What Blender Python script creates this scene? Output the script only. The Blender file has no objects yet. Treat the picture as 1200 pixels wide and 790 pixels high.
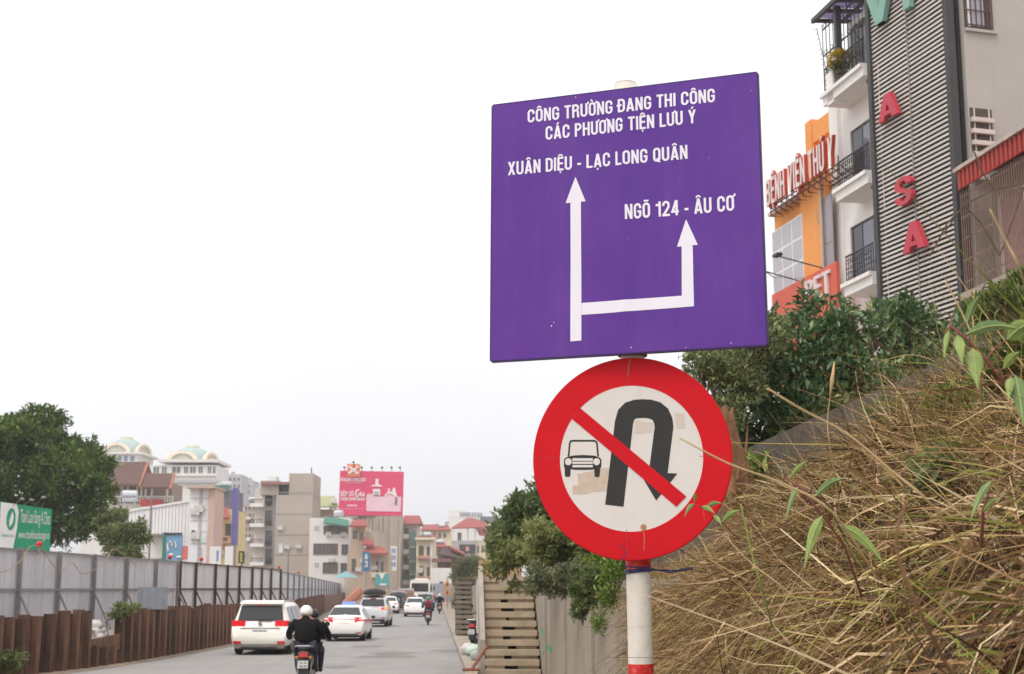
import bpy, math, random
import numpy as np
from mathutils import Vector, Matrix

# ------------------------------------------------------------------ camera, sky, light
scene = bpy.context.scene
COL = scene.collection
CAM_H = 2.2
F = 1667.0                     # focal length in pixels of the 1200 px wide photograph (50 mm on full frame)
PITCH = math.atan(294.0 / F)

cam_data = bpy.data.cameras.new('camera')
cam_data.lens = 50.0
cam_data.sensor_width = 36.0
cam_data.clip_start = 0.05
cam_data.clip_end = 6000
cam_data.dof.use_dof = True
cam_data.dof.focus_distance = 5.0
cam_data.dof.aperture_fstop = 12.0
cam = bpy.data.objects.new('camera', cam_data)
cam.location = (0, 0, CAM_H)
cam.rotation_euler = (math.pi / 2 + PITCH, 0, 0)
COL.objects.link(cam)
scene.camera = cam

SUN_EL, SUN_AZ = math.radians(58), math.radians(215)   # behind the camera, to the left
world = bpy.data.worlds.new('World')
scene.world = world
world.use_nodes = True
nt = world.node_tree
nt.nodes.clear()
out = nt.nodes.new('ShaderNodeOutputWorld')
bg = nt.nodes.new('ShaderNodeBackground')
bg.inputs['Strength'].default_value = 0.1
sky = nt.nodes.new('ShaderNodeTexSky')
sky.sky_type = 'NISHITA'
sky.sun_disc = False
sky.sun_elevation = SUN_EL
sky.sun_rotation = SUN_AZ
sky.dust_density = 4.0
# a closed layer of cloud (overcast: the zenith brighter than the horizon, as it is everywhere) over the blue
tc = nt.nodes.new('ShaderNodeTexCoord')
sep = nt.nodes.new('ShaderNodeSeparateXYZ')
nt.links.new(tc.outputs['Generated'], sep.inputs[0])
rng = nt.nodes.new('ShaderNodeMapRange')
rng.inputs['From Min'].default_value = 0.0
rng.inputs['From Max'].default_value = 1.0
rng.inputs['To Min'].default_value = 9.1
rng.inputs['To Max'].default_value = 15.0
nt.links.new(sep.outputs['Z'], rng.inputs['Value'])
nz = nt.nodes.new('ShaderNodeTexNoise')
nz.inputs['Scale'].default_value = 2.2
nz.inputs['Detail'].default_value = 5.0
mp = nt.nodes.new('ShaderNodeMapping')
mp.inputs['Scale'].default_value = (1, 1, 3.0)
nt.links.new(tc.outputs['Generated'], mp.inputs[0])
nt.links.new(mp.outputs[0], nz.inputs['Vector'])
nr = nt.nodes.new('ShaderNodeMapRange')
nr.inputs['From Min'].default_value = 0.3
nr.inputs['From Max'].default_value = 0.7
nr.inputs['To Min'].default_value = 0.94
nr.inputs['To Max'].default_value = 1.05
nt.links.new(nz.outputs['Fac'], nr.inputs['Value'])
mul = nt.nodes.new('ShaderNodeMath')
mul.operation = 'MULTIPLY'
nt.links.new(rng.outputs[0], mul.inputs[0])
nt.links.new(nr.outputs[0], mul.inputs[1])
tint = nt.nodes.new('ShaderNodeVectorMath')
tint.operation = 'SCALE'
tint.inputs[0].default_value = (0.995, 0.99, 1.02)
nt.links.new(mul.outputs[0], tint.inputs['Scale'])
mixs = nt.nodes.new('ShaderNodeMix')
mixs.data_type = 'RGBA'
mixs.inputs['Factor'].default_value = 0.94
nt.links.new(sky.outputs[0], mixs.inputs['A'])
nt.links.new(tint.outputs[0], mixs.inputs['B'])
nt.links.new(mixs.outputs['Result'], bg.inputs['Color'])
nt.links.new(bg.outputs[0], out.inputs['Surface'])

sun_data = bpy.data.lights.new('sun', 'SUN')
sun_data.energy = 1.5
sun_data.angle = math.radians(22)
sun_data.color = (1.0, 0.96, 0.9)
sun = bpy.data.objects.new('sun', sun_data)
sun.rotation_euler = (math.pi / 2 - SUN_EL, 0, math.pi - SUN_AZ)
COL.objects.link(sun)

scene.view_settings.view_transform = 'Standard'
scene.view_settings.look = 'None'
scene.view_settings.exposure = 0.15
scene.view_settings.gamma = 1.0
scene.cycles.use_denoising = True
scene.cycles.max_bounces = 6
scene.cycles.volume_bounces = 0
scene.cycles.transparent_max_bounces = 8

# ------------------------------------------------------------------ pixels to places
CP, SP = math.cos(PITCH), math.sin(PITCH)
def ray(px, py):
    cx, cy = (px - 600) / F, (395 - py) / F
    return Vector((cx, CP - cy * SP, SP + cy * CP))
def at(px, py, Y):                       # the point of a pixel's ray at distance Y down the road
    r = ray(px, py)
    t = Y / r.y
    return Vector((r.x * t, Y, CAM_H + r.z * t))
def ground(px, py, z=0.0):               # where a pixel's ray meets the ground
    r = ray(px, py)
    t = (z - CAM_H) / r.z
    return Vector((r.x * t, r.y * t, z))
class Face:
    """An upright plane through p0 along the level direction a (towards the vanishing point); n points out of the wall."""
    def __init__(self, p0, a, n_sign=1):
        self.p0 = Vector((p0[0], p0[1], 0))
        self.a = Vector((a[0], a[1], 0)).normalized()
        self.n = Vector((-self.a.y, self.a.x, 0)) * n_sign
    def hit(self, px, py):
        r = ray(px, py)
        t = (self.p0 - Vector((0, 0, 0))).dot(self.n) / r.dot(self.n)
        w = r * t
        return ((w - self.p0).dot(self.a), CAM_H + w.z)
    def pt(self, s, z, o=0.0):
        p = self.p0 + self.a * s + self.n * o
        return Vector((p.x, p.y, z))
def vp_dir(px):
    r = ray(px, 689)
    return (r.x, r.y)

def lin(r, g, b):
    f = lambda c: (c / 255 / 12.92) if c / 255 <= 0.04045 else ((c / 255 + 0.055) / 1.055) ** 2.4
    return (f(r), f(g), f(b))

# ------------------------------------------------------------------ materials
def nodes_of(name):
    m = bpy.data.materials.new(name)
    m.use_nodes = True
    return m, m.node_tree.nodes, m.node_tree.links
def setin(n, k, v):
    if k in n.inputs:
        n.inputs[k].default_value = v
MATS = {}
def mat(name, col, rough=0.7, var=0.12, scale=2.0, bump=0.0, metal=0.0, streak=0.0, streak_col=None, obj_var=0.0, coat=0.0, fine=40.0, emit=None, dirt=0.0, dirt_col=(0.16, 0.12, 0.08), spec=0.4, streak_vec=(3.0, 3.0, 0.12)):
    if name in MATS:
        return MATS[name]
    m, N, L = nodes_of(name)
    p = N['Principled BSDF']
    setin(p, 'Roughness', rough)
    setin(p, 'Metallic', metal)
    setin(p, 'Coat Weight', coat)
    setin(p, 'Specular IOR Level', spec)
    tcn = N.new('ShaderNodeTexCoord')
    n1 = N.new('ShaderNodeTexNoise')
    n1.inputs['Scale'].default_value = scale
    n1.inputs['Detail'].default_value = 6
    n1.inputs['Roughness'].default_value = 0.65
    L.new(tcn.outputs['Object'], n1.inputs['Vector'])
    r1 = N.new('ShaderNodeMapRange')
    r1.inputs['From Min'].default_value = 0.28
    r1.inputs['From Max'].default_value = 0.72
    r1.inputs['To Min'].default_value = 1 - var
    r1.inputs['To Max'].default_value = 1 + var
    L.new(n1.outputs['Fac'], r1.inputs['Value'])
    fac = r1.outputs[0]
    if obj_var:
        oi = N.new('ShaderNodeObjectInfo')
        r2 = N.new('ShaderNodeMapRange')
        r2.inputs['To Min'].default_value = 1 - obj_var
        r2.inputs['To Max'].default_value = 1 + obj_var
        L.new(oi.outputs['Random'], r2.inputs['Value'])
        mm = N.new('ShaderNodeMath')
        mm.operation = 'MULTIPLY'
        L.new(fac, mm.inputs[0])
        L.new(r2.outputs[0], mm.inputs[1])
        fac = mm.outputs[0]
    sc = N.new('ShaderNodeVectorMath')
    sc.operation = 'SCALE'
    sc.inputs[0].default_value = col
    L.new(fac, sc.inputs['Scale'])
    colour = sc.outputs[0]
    def overlay(vec_scale, c2, amount, nscale, lo, hi):
        nonlocal colour
        mpn = N.new('ShaderNodeMapping')
        mpn.inputs['Scale'].default_value = vec_scale
        L.new(tcn.outputs['Object'], mpn.inputs[0])
        n2 = N.new('ShaderNodeTexNoise')
        n2.inputs['Scale'].default_value = nscale
        n2.inputs['Detail'].default_value = 7
        n2.inputs['Roughness'].default_value = 0.7
        L.new(mpn.outputs[0], n2.inputs['Vector'])
        r3 = N.new('ShaderNodeMapRange')
        r3.inputs['From Min'].default_value = lo
        r3.inputs['From Max'].default_value = hi
        r3.inputs['To Min'].default_value = 0
        r3.inputs['To Max'].default_value = amount
        L.new(n2.outputs['Fac'], r3.inputs['Value'])
        mx = N.new('ShaderNodeMix')
        mx.data_type = 'RGBA'
        L.new(r3.outputs[0], mx.inputs['Factor'])
        L.new(colour, mx.inputs['A'])
        mx.inputs['B'].default_value = (*c2, 1)
        colour = mx.outputs['Result']
    if streak:
        overlay(streak_vec, streak_col or tuple(c * 0.35 for c in col), streak, 1.6, 0.48, 0.72)
    if dirt:
        overlay((1, 1, 1), dirt_col, dirt, scale * 1.7, 0.5, 0.75)
    L.new(colour, p.inputs['Base Color'])
    if bump:
        nb = N.new('ShaderNodeTexNoise')
        nb.inputs['Scale'].default_value = fine
        nb.inputs['Detail'].default_value = 5
        L.new(tcn.outputs['Object'], nb.inputs['Vector'])
        b = N.new('ShaderNodeBump')
        b.inputs['Strength'].default_value = min(1, bump * 8)
        b.inputs['Distance'].default_value = bump
        L.new(nb.outputs['Fac'], b.inputs['Height'])
        L.new(b.outputs[0], p.inputs['Normal'])
    if emit:
        setin(p, 'Emission Color', (*emit[0], 1))
        setin(p, 'Emission Strength', emit[1])
    MATS[name] = m
    return m
def island_mat(name, stops, rough=0.6, trans=0.25, spec=0.3, noise=None):
    """Colour by leaf or blade: each island of faces gets its own tone."""
    if name in MATS:
        return MATS[name]
    m, N, L = nodes_of(name)
    p = N['Principled BSDF']
    setin(p, 'Roughness', rough)
    setin(p, 'Specular IOR Level', spec)
    g = N.new('ShaderNodeNewGeometry')
    cr = N.new('ShaderNodeValToRGB')
    el = cr.color_ramp.elements
    while len(el) < len(stops):
        el.new(0.5)
    for e, (pos, c) in zip(el, stops):
        e.position = pos
        e.color = (*c, 1)
    fac = g.outputs['Random Per Island']
    if noise:
        tcn = N.new('ShaderNodeTexCoord')
        nn = N.new('ShaderNodeTexNoise')
        nn.inputs['Scale'].default_value = noise
        nn.inputs['Detail'].default_value = 3
        L.new(tcn.outputs['Object'], nn.inputs['Vector'])
        ma = N.new('ShaderNodeMath')
        ma.operation = 'MULTIPLY_ADD'
        L.new(nn.outputs['Fac'], ma.inputs[0])
        ma.inputs[1].default_value = 1.6
        ma.inputs[2].default_value = -0.8
        mb = N.new('ShaderNodeMath')
        mb.operation = 'MULTIPLY_ADD'
        mb.use_clamp = True
        L.new(fac, mb.inputs[0])
        mb.inputs[1].default_value = 0.7
        ad = N.new('ShaderNodeMath')
        ad.operation = 'ADD'
        L.new(ma.outputs[0], ad.inputs[0])
        ad.inputs[1].default_value = 0.15
        L.new(ad.outputs[0], mb.inputs[2])
        fac = mb.outputs[0]
    L.new(fac, cr.inputs['Fac'])
    L.new(cr.outputs[0], p.inputs['Base Color'])
    if trans:
        t = N.new('ShaderNodeBsdfTranslucent')
        L.new(cr.outputs[0], t.inputs['Color'])
        mx = N.new('ShaderNodeMixShader')
        mx.inputs[0].default_value = trans
        L.new(p.outputs[0], mx.inputs[1])
        L.new(t.outputs[0], mx.inputs[2])
        L.new(mx.outputs[0], N['Material Output'].inputs['Surface'])
    MATS[name] = m
    return m
def glass(name, col=(0.03, 0.035, 0.04), rough=0.06):
    if name in MATS:
        return MATS[name]
    m, N, L = nodes_of(name)
    p = N['Principled BSDF']
    setin(p, 'Base Color', (*col, 1))
    setin(p, 'Roughness', rough)
    setin(p, 'Specular IOR Level', 0.6)
    MATS[name] = m
    return m

# ------------------------------------------------------------------ mesh building
class MB:
    def __init__(self):
        self.v, self.f = [], []
    def add(self, vs, fs):
        o = len(self.v)
        self.v += [tuple(p) for p in vs]
        self.f += [tuple(o + i for i in f) for f in fs]
        return self
    def frame_box(self, p, a, b, c):
        """box spanned by three edge vectors from the corner p"""
        p, a, b, c = map(Vector, (p, a, b, c))
        if a.cross(b).dot(c) < 0:
            a, b = b, a
        vs = [p, p + a, p + a + b, p + b, p + c, p + a + c, p + a + b + c, p + b + c]
        return self.add(vs, [(3, 2, 1, 0), (4, 5, 6, 7), (0, 1, 5, 4), (1, 2, 6, 5), (2, 3, 7, 6), (3, 0, 4, 7)])
    def box(self, x0, x1, y0, y1, z0, z1):
        return self.frame_box((x0, y0, z0), (x1 - x0, 0, 0), (0, y1 - y0, 0), (0, 0, z1 - z0))
    def cbox(self, c, s, rz=0.0):
        c, (sx, sy, sz) = Vector(c), s
        R = Matrix.Rotation(rz, 3, 'Z')
        return self.frame_box(c - R @ Vector((sx, sy, sz)) / 2, R @ Vector((sx, 0, 0)), R @ Vector((0, sy, 0)), Vector((0, 0, sz)))
    def wall_box(self, fc, s0, s1, z0, z1, o0, o1):
        """box on a Face: s along it, z up, o outwards"""
        return self.frame_box(fc.pt(s0, z0, o0), fc.a * (s1 - s0), fc.n * (o1 - o0), Vector((0, 0, z1 - z0)))
    def prism(self, pts, h):
        """extrude a planar polygon of 3-D points by the vector h"""
        pts = [Vector(p) for p in pts]
        h = Vector(h)
        n = len(pts)
        nor = Vector((0, 0, 0))
        for i in range(n):
            nor += pts[i].cross(pts[(i + 1) % n])
        if nor.dot(h) < 0:
            pts.reverse()
        vs = pts + [p + h for p in pts]
        return self.add(vs, [tuple(range(n - 1, -1, -1)), tuple(range(n, 2 * n))] + [(i, (i + 1) % n, n + (i + 1) % n, n + i) for i in range(n)])
    def tube(self, path, r, n=8, caps=True):
        path = [Vector(p) for p in path]
        rs = r if isinstance(r, (list, tuple)) else [r] * len(path)
        rings = []
        ref = None
        for i, p in enumerate(path):
            d = (path[min(i + 1, len(path) - 1)] - path[max(i - 1, 0)]).normalized()
            if ref is None:
                ref = Vector((0, 0, 1)) if abs(d.z) < 0.9 else Vector((1, 0, 0))
            u = d.cross(ref).normalized()
            w = u.cross(d).normalized()
            ref = w
            rings.append([p + (u * math.cos(2 * math.pi * k / n) + w * math.sin(2 * math.pi * k / n)) * rs[i] for k in range(n)])
        return self.loft(rings, caps)
    def loft(self, rings, caps=True):
        n = len(rings[0])
        vs = [p for r in rings for p in r]
        fs = []
        for i in range(len(rings) - 1):
            for k in range(n):
                a, b = i * n + k, i * n + (k + 1) % n
                fs.append((a, b, b + n, a + n))
        if caps:
            fs.append(tuple(range(n - 1, -1, -1)))
            fs.append(tuple((len(rings) - 1) * n + k for k in range(n)))
        return self.add(vs, fs)
    def disc(self, c, u, w, r, h, n=24):
        """a round plate: centre c, axes u and w in its plane, thickness vector h"""
        c, u, w = Vector(c), Vector(u).normalized(), Vector(w).normalized()
        return self.prism([c + u * r * math.cos(2 * math.pi * k / n) + w * r * math.sin(2 * math.pi * k / n) for k in range(n)], h)
    def blob(self, c, r, seed=0, n=8, m=6, jit=0.25):
        rr = random.Random(seed)
        c = Vector(c)
        rings = []
        for i in range(1, m):
            th = math.pi * i / m
            rings.append([c + Vector((r[0] * math.sin(th) * math.cos(2 * math.pi * k / n), r[1] * math.sin(th) * math.sin(2 * math.pi * k / n), -r[2] * math.cos(th))) * (1 + rr.uniform(-jit, jit)) - c * 0 if False else
                          c + Vector((r[0] * math.sin(th) * math.cos(2 * math.pi * k / n), r[1] * math.sin(th) * math.sin(2 * math.pi * k / n), -r[2] * math.cos(th))) * (1 + rr.uniform(-jit, jit)) for k in range(n)])
        return self.loft(rings, True)
    def mesh(self, name, smooth=False):
        me = bpy.data.meshes.new(name)
        me.from_pydata(self.v, [], self.f)
        me.update()
        if smooth:
            me.polygons.foreach_set('use_smooth', [True] * len(me.polygons))
        return me

def mesh_np(name, verts, faces, smooth=False):
    """verts (n,3), faces (m,k)"""
    me = bpy.data.meshes.new(name)
    m, k = faces.shape
    me.vertices.add(len(verts))
    me.vertices.foreach_set('co', np.ascontiguousarray(verts, dtype=np.float32).ravel())
    me.loops.add(m * k)
    me.loops.foreach_set('vertex_index', faces.astype(np.int32).ravel())
    me.polygons.add(m)
    me.polygons.foreach_set('loop_start', np.arange(0, m * k, k, dtype=np.int32))
    me.polygons.foreach_set('loop_total', np.full(m, k, dtype=np.int32))
    me.update(calc_edges=True)
    if smooth:
        me.polygons.foreach_set('use_smooth', np.ones(m, dtype=bool))
    return me

def tag(o, label=None, cat=None, group=None, kind=None):
    for k, v in (('label', label), ('category', cat), ('group', group), ('kind', kind)):
        if v:
            o[k] = v
    return o
def thing(name, label, cat, loc=(0, 0, 0), rotz=0.0, group=None):
    o = bpy.data.objects.new(name, None)
    o.empty_display_size = 0.1
    o.location = loc
    o.rotation_euler = (0, 0, rotz)
    COL.objects.link(o)
    return tag(o, label, cat, group)
def world_of(p):
    M_ = Matrix.Translation(p.location) @ p.rotation_euler.to_matrix().to_4x4()
    return M_ if p.parent is None else world_of(p.parent) @ p.matrix_parent_inverse @ M_
def obj(name, mb, m, parent=None, local=False, smooth=False):
    """link a mesh as ONE object; local=False means its points are world points even under a parent"""
    me = mb.mesh(name, smooth) if isinstance(mb, MB) else mb
    if m is not None and not me.materials:
        for q in (m if isinstance(m, (list, tuple)) else [m]):
            me.materials.append(q)
    o = bpy.data.objects.new(name, me)
    COL.objects.link(o)
    if parent is not None:
        o.parent = parent
        if not local:
            o.matrix_parent_inverse = world_of(parent).inverted()
    return o
def place(name, me, m, parent, loc, rotz=0.0, scale=None):
    """a copy of a shared mesh as a part, at a world place"""
    o = obj(name, me, m, parent)
    o.location = loc
    o.rotation_euler = (0, 0, rotz)
    if scale:
        o.scale = scale
    return o
def copy_tree(o, parent=None):
    c = o.copy()
    COL.objects.link(c)
    if parent is not None:
        c.parent = parent
    for ch in o.children:
        copy_tree(ch, c)
    return c

# ------------------------------------------------------------------ lettering: a bold condensed stroke alphabet
def arc(cx, cy, rx, ry, a0, a1, n=8):
    return [(cx + rx * math.cos(math.radians(a0 + (a1 - a0) * i / n)), cy + ry * math.sin(math.radians(a0 + (a1 - a0) * i / n))) for i in range(n + 1)]
TK = 0.152                                     # stroke
def glyphs():
    h, l, r, b, t, m = TK / 2, 0, 0, 0, 0, 0
    w = 0.5
    l, r, b, t = h, w - h, h * 0.85, 1 - h * 0.85
    c, rx, ry = w / 2, w / 2 - h, 0.19
    O = arc(c, t - ry, rx, ry, 0, 180) + arc(c, b + ry, rx, ry, 180, 360)
    S = lambda *p: ('s', list(p))              # a stroke along points
    D = lambda x0, y0, x1, y1: ('d', (x0, y0, x1, y1))   # a slanted bar cut level
    g = {}
    g['O'] = (w, [('c', O)])
    g['Q'] = (w, [('c', O), D(0.42, -0.06, 0.28, 0.24)])
    g['C'] = (w, [('s', arc(c, t - ry, rx, ry, -8, 180) + arc(c, b + ry, rx, ry, 180, 368))])
    g['C'] = (w, [('s', [(r, 0.64)] + arc(c, t - ry, rx, ry, 0, 180) + arc(c, b + ry, rx, ry, 180, 360) + [(r, 0.36)])])
    g['G'] = (w, [('s', [(r, 0.66)] + arc(c, t - ry, rx, ry, 0, 180) + arc(c, b + ry, rx, ry, 180, 360) + [(r, 0.5)]), S((c, 0.46), (w, 0.46))])
    g['U'] = (w, [('s', [(l, 1)] + arc(c, b + ry, rx, ry, 180, 360) + [(r, 1)])])
    g['N'] = (w, [S((l, 0), (l, 1)), S((r, 0), (r, 1)), D(l, 1, r, 0)])
    g['H'] = (w, [S((l, 0), (l, 1)), S((r, 0), (r, 1)), S((l, 0.52), (r, 0.52))])
    g['M'] = (0.66, [S((h, 0), (h, 1)), S((0.66 - h, 0), (0.66 - h, 1)), D(h + 0.02, 1, 0.33, 0.1), D(0.64 - h, 1, 0.33, 0.1)])
    g['W'] = (0.74, [D(0.07, 1, 0.21, 0), D(0.37, 1, 0.21, 0), D(0.37, 1, 0.53, 0), D(0.67, 1, 0.53, 0)])
    g['I'] = (TK, [S((h, 0), (h, 1))])
    g['1'] = (0.34, [S((0.34 - h, 0), (0.34 - h, 1)), S((0.0, 0.77), (0.24, 0.77))])
    g['T'] = (0.46, [S((0.23, 0), (0.23, 0.9)), S((0, t), (0.46, t))])
    g['L'] = (0.42, [S((l, 0), (l, 1)), S((l, b), (0.42, b))])
    g['E'] = (0.43, [S((l, 0), (l, 1)), S((l, b), (0.43, b)), S((l, t), (0.43, t)), S((l, 0.52), (0.39, 0.52))])
    g['F'] = (0.42, [S((l, 0), (l, 1)), S((l, t), (0.42, t)), S((l, 0.52), (0.38, 0.52))])
    g['D'] = (w, [S((l, 0), (l, 1)), ('s', [(l, t)] + arc(c - 0.03, t - ry, rx + 0.03, ry, 90, 0) + arc(c - 0.03, b + ry, rx + 0.03, ry, 0, -90) + [(l, b)])])
    g['Đ'] = (w, g['D'][1] + [S((-0.08, 0.52), (0.27, 0.52))])
    g['P'] = (0.48, [S((l, 0), (l, 1)), ('s', [(l, t)] + arc(0.48 - h - 0.17, t - 0.21, 0.17, 0.21, 90, -90) + [(l, t - 0.42)])])
    g['R'] = (w, [S((l, 0), (l, 1)), ('s', [(l, t)] + arc(w - h - 0.17, t - 0.2, 0.17, 0.2, 90, -90) + [(l, t - 0.4)]), S((r - 0.02, 0.5), (r - 0.0, 0))])
    g['B'] = (w, [S((l, 0), (l, 1)), ('s', [(l, t)] + arc(w - h - 0.17, t - 0.19, 0.16, 0.19, 90, -90) + [(l, t - 0.38)]), ('s', [(l, t - 0.38)] + arc(w - h - 0.17, b + 0.225, 0.17, 0.225, 90, -90) + [(l, b)])])
    g['A'] = (0.54, [D(0.27, 1, 0.075, 0), D(0.27, 1, 0.465, 0), S((0.14, 0.24), (0.4, 0.24))])
    g['V'] = (0.54, [D(0.075, 1, 0.27, 0), D(0.465, 1, 0.27, 0)])
    g['X'] = (0.52, [D(0.08, 0, 0.44, 1), D(0.08, 1, 0.44, 0)])
    g['Y'] = (0.52, [D(0.08, 1, 0.26, 0.42), D(0.44, 1, 0.26, 0.42), S((0.26, 0), (0.26, 0.46))])
    g['K'] = (w, [S((l, 0), (l, 1)), D(0.13, 0.42, 0.43, 1), D(0.43, 0, 0.22, 0.58)])
    g['S'] = (w, [('s', [(r, 0.7)] + arc(c, t - 0.2, rx, 0.2, 0, 180) + [(l + 0.03, 0.6), (c, 0.5), (r - 0.03, 0.4)] + arc(c, b + 0.2, rx, 0.2, 0, -180) + [(l, 0.31)])])
    g['2'] = (w, [('s', [(l, 0.68)] + arc(c, t - 0.2, rx, 0.2, 180, 0) + [(r - 0.01, 0.58), (l + 0.01, b)]), S((0.0, b), (w, b))])
    g['3'] = (w, [('s', [(l, 0.72)] + arc(c, t - 0.2, rx, 0.2, 180, -70) + [(c - 0.03, 0.52)]), ('s', [(c - 0.03, 0.52)] + arc(c, b + 0.22, rx, 0.22, 70, -180) + [(l, 0.3)])])
    g['4'] = (w, [S((0.36, 0), (0.36, 1)), S((0, 0.25), (w, 0.25)), D(0.33, 1, 0.085, 0.2)])
    g['5'] = (w, [S((r, t), (l, t)), S((l, 1), (l, 0.5)), ('s', [(l, 0.56)] + arc(c, b + 0.23, rx, 0.23, 110, -180))])
    g['6'] = (w, [('c', arc(c, b + 0.21, rx, 0.21, 0, 360, 14)[:-1]), ('s', [(l, 0.3)] + arc(c, t - ry, rx, ry, 180, 20))])
    g['9'] = (w, [('c', arc(c, t - 0.21, rx, 0.21, 0, 360, 14)[:-1]), ('s', [(r, 0.7)] + arc(c, b + ry, rx, ry, 0, -160))])
    g['0'] = g['O']
    g['7'] = (0.46, [S((0, t), (0.46, t)), D(0.38, 0.9, 0.16, 0)])
    g['8'] = (w, [('c', arc(c, t - 0.2, rx - 0.02, 0.2, 0, 360, 12)[:-1]), ('c', arc(c, b + 0.22, rx, 0.22, 0, 360, 12)[:-1])])
    g['-'] = (0.26, [S((0.0, 0.36), (0.26, 0.36))])
    g['.'] = (TK, [S((h, 0), (h, TK))])
    g[' '] = (0.2, [])
    return g
GLYPH = glyphs()
MARKS = {'circ': [('n', (0.10, 1.06, 0.25, 1.2)), ('n', (0.40, 1.06, 0.25, 1.2))], 'acute': [('n', (0.2, 1.06, 0.33, 1.23))], 'grave': [('n', (0.3, 1.06, 0.16, 1.23))],
         'tilde': [('t', [(0.1, 1.08), (0.18, 1.15), (0.3, 1.1), (0.4, 1.17)])], 'dot': [('n', (0.25, -0.2, 0.25, -0.06))],
         'horn': [('t', [(0.42, 0.92), (0.55, 0.97), (0.56, 1.1)])]}
COMPOSED = {'Ô': 'O circ', 'Â': 'A circ', 'Ư': 'U horn', 'Ơ': 'O horn', 'Ờ': 'O horn grave', 'Á': 'A acute', 'Ệ': 'E circ dot', 'Ý': 'Y acute', 'Ạ': 'A dot', 'Õ': 'O tilde', 'Ú': 'U acute', 'Ế': 'E circ', 'Ó': 'O acute', 'Ù': 'U grave', 'Ê': 'E circ', 'Ọ': 'O dot', 'Ữ': 'U horn tilde', 'Ề': 'E circ'}
def ribbon(pts, wid, closed=False):
    """two offset rails with mitred corners"""
    P_ = [Vector((x, y)) for x, y in pts]
    n = len(P_)
    L_, R_ = [], []
    for i in range(n):
        a = P_[(i - 1) % n] if (closed or i > 0) else None
        c = P_[(i + 1) % n] if (closed or i < n - 1) else None
        d1 = (P_[i] - a).normalized() if a is not None and (P_[i] - a).length > 1e-6 else None
        d2 = (c - P_[i]).normalized() if c is not None and (c - P_[i]).length > 1e-6 else None
        d1, d2 = d1 or d2, d2 or d1
        n1, n2 = Vector((-d1.y, d1.x)), Vector((-d2.y, d2.x))
        mm = (n1 + n2)
        mm = mm / max(0.5, mm.length_squared / 2) if mm.length > 1e-6 else n1
        L_.append(P_[i] + mm * wid / 2)
        R_.append(P_[i] - mm * wid / 2)
    return L_, R_
def letter_quads(ch):
    """flat quads of one character, in units of the cap height"""
    mods = []
    if ch in COMPOSED:
        parts = COMPOSED[ch].split()
        ch, mods = parts[0], parts[1:]
    w, strokes = GLYPH.get(ch, GLYPH[' '])
    strokes = list(strokes)
    for mname in mods:
        for k, d in MARKS[mname]:
            dx = (w - 0.5) / 2
            dy = 0.15 if mname in ('acute', 'grave', 'tilde') and 'circ' in mods else 0
            if k == 'n':
                strokes.append(('thin', [(d[0] + dx, d[1] + dy), (d[2] + dx, d[3] + dy)]))
            else:
                strokes.append(('thin', [(x + dx, y + dy) for x, y in d]))
    quads = []
    for k, d in strokes:
        if k == 'd':
            x0, y0, x1, y1 = d
            hw = TK / 2 * 1.06
            quads.append([[(x0 - hw, y0), (x0 + hw, y0), (x1 + hw, y1), (x1 - hw, y1)]])
        else:
            wid = 0.105 if k == 'thin' else TK
            Lr, Rr = ribbon(d, wid, k == 'c')
            n = len(d)
            q = []
            for i in range(n if k == 'c' else n - 1):
                j = (i + 1) % n
                q.append([tuple(Lr[i]), tuple(Lr[j]), tuple(Rr[j]), tuple(Rr[i])])
            quads.append(q)
    return w, quads
def letter_mb(mb, ch, org, u, v, n, depth):
    """add one letter: org lower left, u = 1 cap height to the right, v up, n out of the wall"""
    w, strokes = letter_quads(ch)
    for si, qs in enumerate(strokes):
        lift = n * (depth + 0.00006 * si)
        for q in qs:
            top = [org + u * x + v * y + lift for x, y in q]
            nor = (top[1] - top[0]).cross(top[2] - top[0])
            if nor.dot(n) < 0:
                top.reverse()
            if depth < 0.002:
                mb.add(top, [(0, 1, 2, 3)])
            else:
                bot = [p - n * (depth * (1 - 0.001 * si)) for p in top]
                mb.add(top + bot, [(0, 1, 2, 3)] + [((i + 1) % 4, i, 4 + i, 4 + (i + 1) % 4) for i in range(4)])
    return w
def text_width(s, gap=0.085):
    return sum(letter_quads(c)[0] + gap for c in s) - gap
def text_mb(mb, s, org, u_dir, v_dir, n, cap, width=None, depth=0.0008, gap=0.085):
    """a line of text from org; width (if given) sets the letter width"""
    u_dir, v_dir = Vector(u_dir).normalized(), Vector(v_dir).normalized()
    su = (width / text_width(s, gap)) if width else cap
    x = 0.0
    for c in s:
        w = letter_mb(mb, c, Vector(org) + u_dir * x * su, u_dir * su, v_dir * cap, Vector(n).normalized(), depth)
        x += w + gap
    return mb
def words(s, p0, p1, cap, n, depth, m, parent, name='lettering', gap=0.085):
    """a line of text between two points, each word a part of its own"""
    d = p1 - p0
    su = d.length / text_width(s, gap)
    x = 0.0
    for w in s.split(' '):
        ww = text_width(w, gap)
        obj(name, text_mb(MB(), w, p0 + d.normalized() * x * su, d, (0, 0, 1), n, cap, ww * su, depth, gap), m, parent)
        x += ww + gap * 2 + GLYPH[' '][0]

# ================================================================== THE SETTING
random.seed(7)
NPR = np.random.default_rng(11)
K = 0.0534                                      # the road bears left by this much per metre
def kerb_x(Y): return 0.82 - K * Y
def low_x(Y): return 2.5 - K * Y                # road face of the low retaining wall
def up_x(Y): return 3.3 - K * Y                 # road face of the upper wall
def interp(Y, xs, ys): return float(np.interp(Y, xs, ys))

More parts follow.
